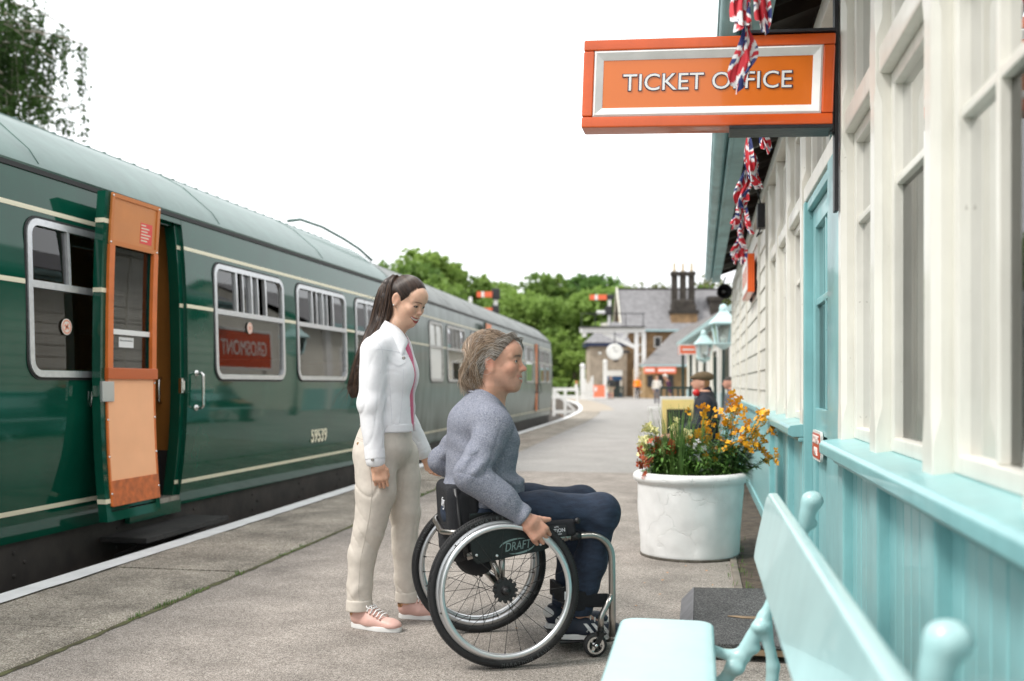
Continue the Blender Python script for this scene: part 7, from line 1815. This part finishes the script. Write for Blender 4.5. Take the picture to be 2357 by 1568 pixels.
# ---- orange platform sign on posts, loose dark posts
ps = far('platform_sign', 'orange direction sign with white border raised on dark green posts', 'sign', 1585, 31); s = 31/FPX
part(ps, 'board', board_m, (-23*s, 22*s, -.05, .05, 1.15+(VPV-817)*s, 1.15+(VPV-793)*s))
for (a, b, c, d) in ((-23, 22, 817, 814.5), (-23, 22, 795.5, 793), (-23, -20.5, 817, 793), (19.5, 22, 817, 793)): part(ps, 'border', fwhite_m, (a*s, b*s, -.056, -.05, 1.15+(VPV-c)*s, 1.15+(VPV-d)*s))
part(ps, 'lettering', fwhite_m, (-15*s, 13*s, -.056, -.05, 1.15+(VPV-807)*s, 1.15+(VPV-803)*s))
for x in (-12*s, 6*s): part(ps, 'post', dkgreen, (x-.04, x+.04, .05, .12, 0, 1.15+(VPV-800)*s))
for u, d, v in ((1646, 26, 822),):
    fp = far('sign_post', 'bare dark green post beside the far lamp', 'post', u, d); part(fp, 'shaft', dkgreen, (-.04, .04, -.04, .04, 0, 1.15+(VPV-v)*d/FPX), bev=.01); part(fp, 'foot', dkgreen, (-.09, .09, -.09, .09, 0, .05))
# ---- yellow and white board, dark bin, railings, white bench by the path
yb = far('display_board', 'yellow board in a white frame standing behind the flowers', 'board', 1560, 12.6); s = 12.6/FPX
part(yb, 'frame', fwhite_m, (-40*s, 38*s, -.02, .05, .0, 1.15+(VPV-913)*s), bev=.008); part(yb, 'panel', M('yellow_panel', (.9, .70, .28), .5, var=.05, vs=4), (-37*s, 36*s, -.03, -.021, .12, 1.15+(VPV-920)*s)); part(yb, 'dark_panel', sigk, (-26*s, 30*s, -.04, -.031, .2, 1.15+(VPV-942)*s), bev=.01)
wbn = far('white_table', 'long low white table top by the path edge', 'table', 1524, 30); s = 30/FPX; part(wbn, 'top', fwhite_m, (-30*s, 25*s, -.2, .25, .40, .45)); 
for x in (-25*s, 20*s): part(wbn, 'leg', fwhite_m, (x-.02, x+.02, -.1, .1, 0, .4))
rl_ = far('platform_railing', 'dark green iron railing in front of the low cream building', 'railings', 1572, 22); s = 22/FPX
for k in range(8): part(rl_, 'bar', dkgreen, (-52*s+k*13*s, -52*s+k*13*s+.035, -.02, .02, 0, 1.05))
part(rl_, 'rail', dkgreen, (-52*s, 40*s, -.025, .025, 1.05, 1.1)); part(rl_, 'rail', dkgreen, (-52*s, 40*s, -.025, .025, .3, .34))

# ------------------------------------------------------------------ people further off
def simple_person(u, d, label, cols, rz, pose='stand', h=1.72, z=0, hat=None, lean=0):
    """small background figure: skin, top, legs, hair colours"""
    r = far('person', label, 'person', u, d, z, TH+rz); f = SDF(); k = h/1.72
    L_ = lambda x, y, zz: (x*k+lean*max(0, zz-.8), y*k, zz*k)
    f.ell(L_(.01, 0, 1.60), (.095*k, .078*k, .118*k), 0); f.cap(L_(0, 0, 1.5), L_(-.01, 0, 1.40), .05*k, .06*k, .03); f.ell(L_(.105, 0, 1.585), (.02, .014, .02), .01)
    f.u(s_scale(s_cap(L_(-.01, 0, 1.33), L_(0, 0, 1.0), .115*k, .125*k), (1, 1.35, 1)), .05); f.cap(L_(0, -.17, 1.38), L_(0, .17, 1.38), .065*k, .065*k, .05)
    for q in (-1, 1):
        st_ = .12 if pose == 'walk' else .03
        f.chain([L_(0, q*.2, 1.38), L_(-.03+.05*q, q*.25, 1.1), L_(.06*q+.05, q*.25, .86), L_(.08*q+.06, q*.24, .78)], [.055*k, .05*k, .04*k, .035*k], .03)
        f.chain([L_(0, q*.09, .95), L_(st_*q*.6+.03, q*.1, .5), L_(st_*q, q*.1, .09)], [.095*k, .07*k, .055*k], .03); f.cap(L_(st_*q, q*.1, .05), L_(st_*q+.13, q*.11, .04), .045*k, .04*k, .02)
    if hat: f.ell(L_(.0, 0, 1.68), (.115*k, .10*k, .075*k), .01)
    def col(V):
        zz = V[:, 2]/k; xx = V[:, 0]/k; c = np.tile(np.array(cols[1], F32), (len(V), 1)); c[zz < .93] = cols[2]; c[zz < .10] = (.03, .03, .03); c[zz > 1.44] = cols[0]
        arm = (np.abs(V[:, 1])/k > .16) & (zz < .84) & (zz > .68); c[arm] = cols[0]
        if len(cols) > 4: c[(zz < .5) & (zz > .1)] = cols[4]
        hr = (zz > 1.60) & ((xx-lean*.8 < .03) | (zz > 1.675)); c[hr] = cols[3]
        return c
    f.obj('body', (-.5, -.4, -.01), (.7, .4, 1.85*k), .014, attr_mat('far_figure', .8), r, col); return r
SKN = (.5, .27, .18)
simple_person(1467, 80, 'person in an orange high visibility vest on the far platform', (SKN, (.95, .25, .01), (.02, .02, .025), (.3, .2, .14)), R(-90), h=1.78)
wk = simple_person(1406, 76, 'person in dark jacket and beige shorts with a rucksack walking away', (SKN, (.04, .042, .03), (.42, .34, .24), (.25, .2, .15), SKN), R(90), 'walk', 1.82)
MB().box(-.28, -.10, -.16, .16, 1.0, 1.45).build('rucksack', sigk, wk, bev=.04)
simple_person(1548, 42, 'person in purple coat and white hat bending forward', (SKN, (.07, .02, .05), (.03, .03, .04), (.75, .73, .68)), R(180), h=1.55, hat=True, lean=.35)
simple_person(1327, 68, 'person with red hair by the white crossing gate', (SKN, (.65, .63, .6), (.6, .58, .55), (.5, .09, .03)), R(0), h=1.6, z=-.2)
simple_person(1512, 60, 'person in a pale top standing under the orange boards', (SKN, (.62, .58, .52), (.1, .1, .12), (.3, .22, .15)), R(-90), h=1.65)
def seated(label, p, rz, jacket, legs, skin, hair, name='person'):
    r = thing(name, label, 'person', p, rz); f = SDF()
    f.ell((.02, 0, 1.175), (.098, .078, .105), 0); f.ell((.055, 0, 1.125), (.055, .052, .06), .03); f.ell((.122, 0, 1.155), (.02, .013, .022), .012); f.ell((-.0, -.078, 1.155), (.022, .012, .034), .008); f.ell((-.0, .078, 1.155), (.022, .012, .034), .008)
    f.cap((-.01, 0, 1.08), (-.03, 0, 1.0), .055, .07, .03)
    f.u(s_scale(s_cap((-.03, 0, .90), (-.02, 0, .55), .135, .155), (1, 1.35, 1)), .05); f.cap((-.03, -.17, .95), (-.03, .17, .95), .08, .08, .06); f.cap((-.03, -.05, 1.02), (-.03, .05, 1.02), .072, .072, .04)
    for q in (-1, 1):
        f.chain([(-.03, q*.20, .93), (.06, q*.26, .68), (.26, q*.17, .62), (.33, q*.13, .60)], [.075, .066, .05, .04], .03)
        f.chain([(-.02, q*.10, .50), (.42, q*.11, .50), (.46, q*.11, .08)], [.105, .075, .055], .03); f.cap((.46, q*.11, .05), (.60, q*.12, .04), .048, .04, .02)
    f.disp(waves(61, 10, 35), .004)
    def col(V):
        x, y, z = V.T; c = np.tile(np.array(jacket, F32), (len(V), 1)); c[(z < .62) & (x > .02) & (np.abs(y) < .2)] = legs; c[z < .45] = legs; c[z < .1] = (.03, .025, .02); c[z > 1.07] = skin; c[(x > .28) & (z > .55)] = skin
        c[(z > 1.10) & (x < -.02) & (np.abs(y) < .076)] = hair; c[z > 1.215] = hair; return c
    f.obj('body', (-.3, -.4, -.01), (.72, .4, 1.35), .009, attr_mat('far_figure', .8), r, col); return r
cpn = seated('seated man in flat tweed cap and navy jacket with red ear defenders round his neck', (px(1618, 11.3).x, px(1618, 11.3).y, 0), R(180), (.010, .012, .022), (.02, .022, .03), (.55, .30, .21), (.32, .16, .07))
fc = SDF(); fc.ell((-.005, 0, 1.235), (.118, .102, .062), 0); fc.ell((.085, 0, 1.228), (.065, .075, .022), .02); fc.sub(s_box((0, 0, 1.15), (.3, .3, .045), .01), .01); fc.obj('flat_cap', (-.2, -.15, 1.15), (.2, .15, 1.33), .006, M('tweed', (.115, .082, .045), .95, var=.5, vs=160, vd=2), cpn)
er_ = M('ear_defender_red', (.6, .02, .02), .35)
for q in (-1, 1): MB().lathe([(0, -.022), (.034, -.02), (.04, 0), (.034, .02), (0, .022)], 18, (.075, q*.075, 1.055), axis='y').build('ear_defender', er_, cpn, smooth=True)
MB().tube([(.075, -.075, 1.06), (-.02, -.085, 1.04), (-.09, -.06, 1.04), (-.105, 0, 1.045), (-.09, .06, 1.04), (-.02, .085, 1.04), (.075, .075, 1.06)], .008, 6).build('headband', sigk, cpn, smooth=True)
cl_ = SDF(); cl_.u(s_cap((-.03, 0, 1.03), (-.025, 0, 1.075), .092, .078), 0); cl_.sub(s_cap((-.02, 0, 1.0), (-.01, 0, 1.12), .066, .064), .005); cl_.obj('jacket_collar', (-.16, -.14, .95), (.12, .14, 1.16), .008, M('navy_cloth', (.010, .012, .022), .9), cpn)
seated('seated person in grey coat further along behind the flat capped man', (px(1682, 16.5).x, px(1682, 16.5).y, 0), R(180), (.10, .10, .11), (.02, .02, .022), (.5, .25, .18), (.05, .04, .035))
b3 = make_bench('turquoise bench furthest along, under the grey coated person', (.25, 15.6, 0), 1.6, (.2, 1.4))

# ------------------------------------------------------------------ hillside and trees
gx = np.linspace(-170, 130, 61); gd = np.linspace(105, 330, 41)
def hill_h(x, d):
    t = max(0, min(1, (d-112)/150)); side = .62+.38*math.tanh(-(x-4)/22)
    return -1.2+ (t**.8)*34*side+1.2*math.sin(x*.09)*t+1.0*math.sin(d*.07+x*.03)*t
rows = []
for d in gd:
    rows.append([Vector((x*math.cos(TH)-d*math.sin(TH), x*math.sin(TH)+d*math.cos(TH), hill_h(x, d))) for x in gx])
tag(MB().strip(rows).build('hill', M('hill_grass', (.07, .13, .03), .95, var=.4, vs=.12, vd=6), smooth=True), kind='structure')
def leaf_mat(name, c1, c2):
    m = bpy.data.materials.new(name); m.use_nodes = True; t = m.node_tree; b = t.nodes['Principled BSDF']; b.inputs['Roughness'].default_value = .6; b.inputs['Specular IOR Level'].default_value = .25
    oi = t.nodes.new('ShaderNodeObjectInfo'); tc = t.nodes.new('ShaderNodeTexCoord'); n = t.nodes.new('ShaderNodeTexNoise'); n.inputs['Scale'].default_value = .9; n.inputs['Detail'].default_value = 4; t.links.new(tc.outputs['Object'], n.inputs['Vector'])
    ad = t.nodes.new('ShaderNodeMath'); ad.operation = 'MULTIPLY_ADD'; ad.inputs[1].default_value = .55; t.links.new(oi.outputs['Random'], ad.inputs[0])
    sb_2 = t.nodes.new('ShaderNodeMath'); sb_2.operation = 'MULTIPLY_ADD'; sb_2.inputs[1].default_value = 1.4; sb_2.inputs[2].default_value = -.45; t.links.new(n.outputs[0], sb_2.inputs[0]); t.links.new(sb_2.outputs[0], ad.inputs[2])
    rp = t.nodes.new('ShaderNodeValToRGB'); rp.color_ramp.elements[0].color = (*c1, 1); rp.color_ramp.elements[1].color = (*c2, 1); t.links.new(ad.outputs[0], rp.inputs[0]); t.links.new(rp.outputs[0], b.inputs['Base Color'])
    tr_ = t.nodes.new('ShaderNodeBsdfTranslucent'); t.links.new(rp.outputs[0], tr_.inputs[0]); mx_ = t.nodes.new('ShaderNodeMixShader'); mx_.inputs[0].default_value = .42
    out = t.nodes['Material Output']; t.links.new(b.outputs[0], mx_.inputs[1]); t.links.new(tr_.outputs[0], mx_.inputs[2]); t.links.new(mx_.outputs[0], out.inputs[0]); return m
lf_m = leaf_mat('spring_leaves', (.085, .17, .04), (.31, .43, .10)); lf2_m = leaf_mat('dark_leaves', (.045, .11, .03), (.14, .26, .06)); lf3_m = leaf_mat('thin_leaves', (.10, .12, .045), (.20, .22, .08)); bark_m = M('bark', (.09, .07, .05), .9, var=.3, vs=3); bark2_m = M('pale_bark', (.3, .27, .22), .9)
def crown_mesh(seed, h, w, nclump, per, leaf_s, base=.28, sparse=1.0):
    g = np.random.default_rng(seed); cl = []
    nl = 5+seed % 4; lob = [(g.uniform(-.55, .55)*w, g.uniform(-.55, .55)*w, h*g.uniform(base+.12, .86), g.uniform(.30, .52)*w) for _ in range(nl)]+[(0, 0, h*.80, w*.42), (0, 0, h*.52, w*.62)]
    for _ in range(nclump):
        lx_, ly_, lz_, lr_ = lob[g.integers(len(lob))]; d = g.normal(size=3); d /= np.linalg.norm(d); r = lr_*(g.uniform(.62, 1.04)); cl.append((lx_+d[0]*r, ly_+d[1]*r, lz_+d[2]*r*.82))
    cl = np.array(cl); P = np.repeat(cl, per, 0)+g.normal(size=(nclump*per, 3))*w*.055*sparse; n = len(P)
    a = g.normal(size=(n, 3)); a /= np.linalg.norm(a, axis=1)[:, None]; b = np.cross(a, g.normal(size=(n, 3))); b /= np.linalg.norm(b, axis=1)[:, None]; s = (leaf_s*g.uniform(.6, 1.3, n))[:, None]
    V = np.stack([P-a*s, P+b*s*.6, P+a*s, P-b*s*.6], 1).reshape(-1, 3); F = np.arange(n*4).reshape(-1, 4)
    return np_mesh('crown', V, F)
def trunk_mesh(seed, h, w):
    g = random.Random(seed); b = MB(); top = h*.72; b.tube([(0, 0, -1), (g.uniform(-.1, .1), 0, h*.25), (g.uniform(-.3, .3), g.uniform(-.3, .3), h*.5), (0, 0, top)], [h*.024, h*.018, h*.013, h*.004], 7)
    for k in range(7):
        z = h*g.uniform(.25, .6); a = g.uniform(0, 6.28); l = w*g.uniform(.5, .9); b.tube([(0, 0, z), (math.cos(a)*l*.5, math.sin(a)*l*.5, z+l*.35), (math.cos(a)*l, math.sin(a)*l, z+l*.8)], [h*.009, h*.006, h*.002], 5)
    me = bpy.data.meshes.new('trunk'); me.from_pydata(b.v, [], b.f); me.update(); return me
CR_ = [crown_mesh(i, 11, 4.6, 150, 34, .27) for i in (1, 2, 3, 4)]; TRK = [trunk_mesh(i, 11, 4.6) for i in (1, 2)]
CRT = [crown_mesh(i, 11, 3.6, 80, 20, .24, .35, 1.9) for i in (11, 12)]
for me in CR_: me.materials.append(lf_m)
CRD = [m.copy() for m in CR_[:2]]
for me in CRD: me.materials.clear(); me.materials.append(lf2_m)
for me in CRT: me.materials.append(lf3_m)
for me in TRK: me.materials.append(bark_m)
TK2 = [m.copy() for m in TRK]
for me in TK2: me.materials.clear(); me.materials.append(bark2_m)
tg_ = random.Random(44)
def tree(u, d, vtop, label, kind='spring', wide=1.0, group='trees on the hillside', zb=None):
    p = px(u, d); x = (u-CU)/FPX*d; z = hill_h(x, d)-.3 if d > 105 else (-.9 if zb is None else zb); zt = 1.15+(VPV-vtop)/FPX*d; h = max(4, zt-z); k = h/11.4
    r = thing('tree', label, 'tree', (p.x, p.y, z), tg_.uniform(0, 6.28), group); cm = {'spring': CR_, 'dark': CRD, 'thin': CRT}[kind]
    o = put('crown', tg_.choice(cm), None, r); t = put('trunk', tg_.choice(TK2 if kind == 'thin' else TRK), None, r)
    for q in (o, t): q.scale = (k*wide, k*wide, k)
    return r
big = [(965, 128, 548, 'big bright green tree rising tallest behind the coach roof', 'spring', 1.15), (905, 120, 580, 'bright green tree just right of the glossy coach roof end', 'spring', 1.0), (1040, 134, 600, 'rounded green tree sloping down right of the tallest one', 'spring', 1.1), (1108, 150, 606, 'slim bare topped tree poking above the wood', 'thin', .6),
       (1190, 118, 668, 'vivid green round tree beside the signal arm', 'spring', 1.1), (1275, 150, 612, 'large green tree left of the dark one on the skyline', 'spring', 1.15), (1352, 156, 610, 'large dark green tree on the skyline above the bracket signal', 'dark', 1.2), (1232, 160, 640, 'pale green tree between the signals on the skyline', 'spring', .9),
       (1300, 122, 690, 'fresh green tree low on the slope above the cabin', 'spring', 1.0), (1425, 118, 690, 'yellow green tree tucked left of the station house gable', 'spring', .85), (1385, 126, 700, 'dark tree just behind the signal post', 'dark', .9), (1250, 112, 760, 'bushy green tree at the foot of the slope by the train end', 'spring', 1.2),
       (1320, 110, 800, 'low bright bush in front of the slope left of the cabin', 'spring', 1.4), (1160, 124, 720, 'green tree showing above the faded coach roof', 'spring', 1.1),
       (1428, 175, 622, 'thin bare tree left of the house roof ridge', 'thin', .8), (1490, 178, 620, 'pale half leafed tree above the house roof', 'thin', 1.1), (1525, 180, 632, 'thin sparse tree close left of the tall chimney', 'thin', .7), (1640, 172, 606, 'thin sparse tree right of the tall chimney', 'thin', 1.0), (1618, 168, 640, 'small green treetop just right of the chimney', 'spring', .7), (1285, 190, 628, 'bare pale branched tree in front of the skyline wood', 'thin', .9)]
for q in big: tree(*q)
WV = []                       # the wood that fills the slope between the trees one can tell apart
cco = [np.array([v.co for v in m.vertices], F32).reshape(-1, 4, 3) for m in CR_]
gw = np.random.default_rng(17)
for i in range(62):
    u = tg_.uniform(840, 1440); d = tg_.uniform(116, 190); bv_ = 640+abs(u-1150)*.02 if u > 1040 else 600; vt = tg_.uniform(bv_, 790) if d < 150 else tg_.uniform(bv_, 700)
    p = px(u, d); x = (u-CU)/FPX*d; z = hill_h(x, d)-.3; k = max(4, 1.15+(VPV-vt)/FPX*d-z)/11.4; w_ = k*tg_.uniform(.95, 1.35); a = tg_.uniform(0, 6.28); q = tg_.choice(cco); q = q[gw.random(len(q)) < .5]
    X = (q[..., 0]*math.cos(a)-q[..., 1]*math.sin(a))*w_+p.x; Y = (q[..., 0]*math.sin(a)+q[..., 1]*math.cos(a))*w_+p.y; WV.append(np.stack([X, Y, q[..., 2]*k+z], -1))
WV = np.concatenate(WV).reshape(-1, 3); wo_ = put('woodland', np_mesh('woodland', WV, np.arange(len(WV)).reshape(-1, 4)), leaf_mat('wood_leaves', (.085, .17, .04), (.29, .42, .10))); wo_.active_material.node_tree.nodes['Noise Texture'].inputs['Scale'].default_value = .16
tag(wo_, 'mixed green wood covering the hillside beyond the station', 'woodland', kind='stuff')
sh_ = np.random.default_rng(8); nn = 46000; uu = sh_.uniform(830, 1470, nn); dd = sh_.uniform(108, 165, nn); xx = (uu-CU)/FPX*dd
zz = np.array([hill_h(a, b) for a, b in zip(xx, dd)])+sh_.random(nn)**1.5*2.6
P = np.stack([xx*math.cos(TH)-dd*math.sin(TH), xx*math.sin(TH)+dd*math.cos(TH), zz], -1); a = sh_.normal(size=(nn, 3)); a /= np.linalg.norm(a, axis=1)[:, None]; b = np.cross(a, sh_.normal(size=(nn, 3))); b /= np.linalg.norm(b, axis=1)[:, None]; sz = sh_.uniform(.2, .55, nn)[:, None]
ug = put('undergrowth', np_mesh('undergrowth', np.stack([P-a*sz, P+b*sz*.6, P+a*sz, P-b*sz*.6], 1).reshape(-1, 3), np.arange(nn*4).reshape(-1, 4)), lf_m); tag(ug, 'bright green undergrowth covering the foot of the hillside', 'undergrowth', kind='stuff')
# birch hanging into the top left
bp_ = px(-150, 27); bt = thing('birch_tree', 'weeping birch with hanging foliage beyond the near end of the train', 'tree', (bp_.x, bp_.y, -.9))
bv, bf = MB(), MB(); g = random.Random(12); LV = []
bv.tube([(0, 0, 0), (.1, 0, 4), (-.1, .1, 8), (.1, 0, 13)], [.28, .22, .16, .04], 9)
rt = Vector((math.cos(TH), math.sin(TH), 0))
for k in range(46):
    z0 = g.uniform(7, 13.5); a = g.uniform(-1.1, 1.1) if k % 4 else g.uniform(0, 6.28); L = g.uniform(1.6, 4.3); dirv = (rt*math.cos(a)+Vector((-rt.y, rt.x, 0))*math.sin(a)); p0 = Vector((0, 0, z0)); p1 = p0+dirv*L*.6+Vector((0, 0, 1.0)); p2 = p0+dirv*L; bv.tube([tuple(q) for q in bez(p0, p1, p2, 6)], [.05, .045, .04, .03, .025, .02, .012], 5)
    for j in range(9):
        t_ = g.uniform(.35, 1); s0 = bez(p0, p1, p2, 10)[int(t_*10)]; ln = g.uniform(.8, 3.2)*(.6+.4*t_); sway = Vector((g.gauss(0, .12), g.gauss(0, .12), 0)); bv.tube([tuple(s0), tuple(s0+sway*.5-Vector((0, 0, ln*.5))), tuple(s0+sway-Vector((0, 0, ln)))], [.008, .006, .003], 4)
        for m in range(int(ln*60)):
            tt = g.random(); LV.append(tuple(s0+sway*tt-Vector((0, 0, ln*tt))+Vector((g.gauss(0, .09), g.gauss(0, .09), g.gauss(0, .05)))))
LV = np.array(LV, F32); n_ = len(LV); gg = np.random.default_rng(3); a = gg.normal(size=(n_, 3)); a /= np.linalg.norm(a, axis=1)[:, None]; b = np.cross(a, gg.normal(size=(n_, 3))); b /= np.linalg.norm(b, axis=1)[:, None]; sz = gg.uniform(.04, .075, n_)[:, None]
bv.build('trunk', bark2_m, bt, fixn=False); put('crown', np_mesh('crown', np.stack([LV-a*sz, LV+b*sz*.7, LV+a*sz, LV-b*sz*.7], 1).reshape(-1, 3), np.arange(n_*4).reshape(-1, 4)), leaf_mat('birch_leaves', (.03, .07, .02), (.09, .17, .04)), bt)
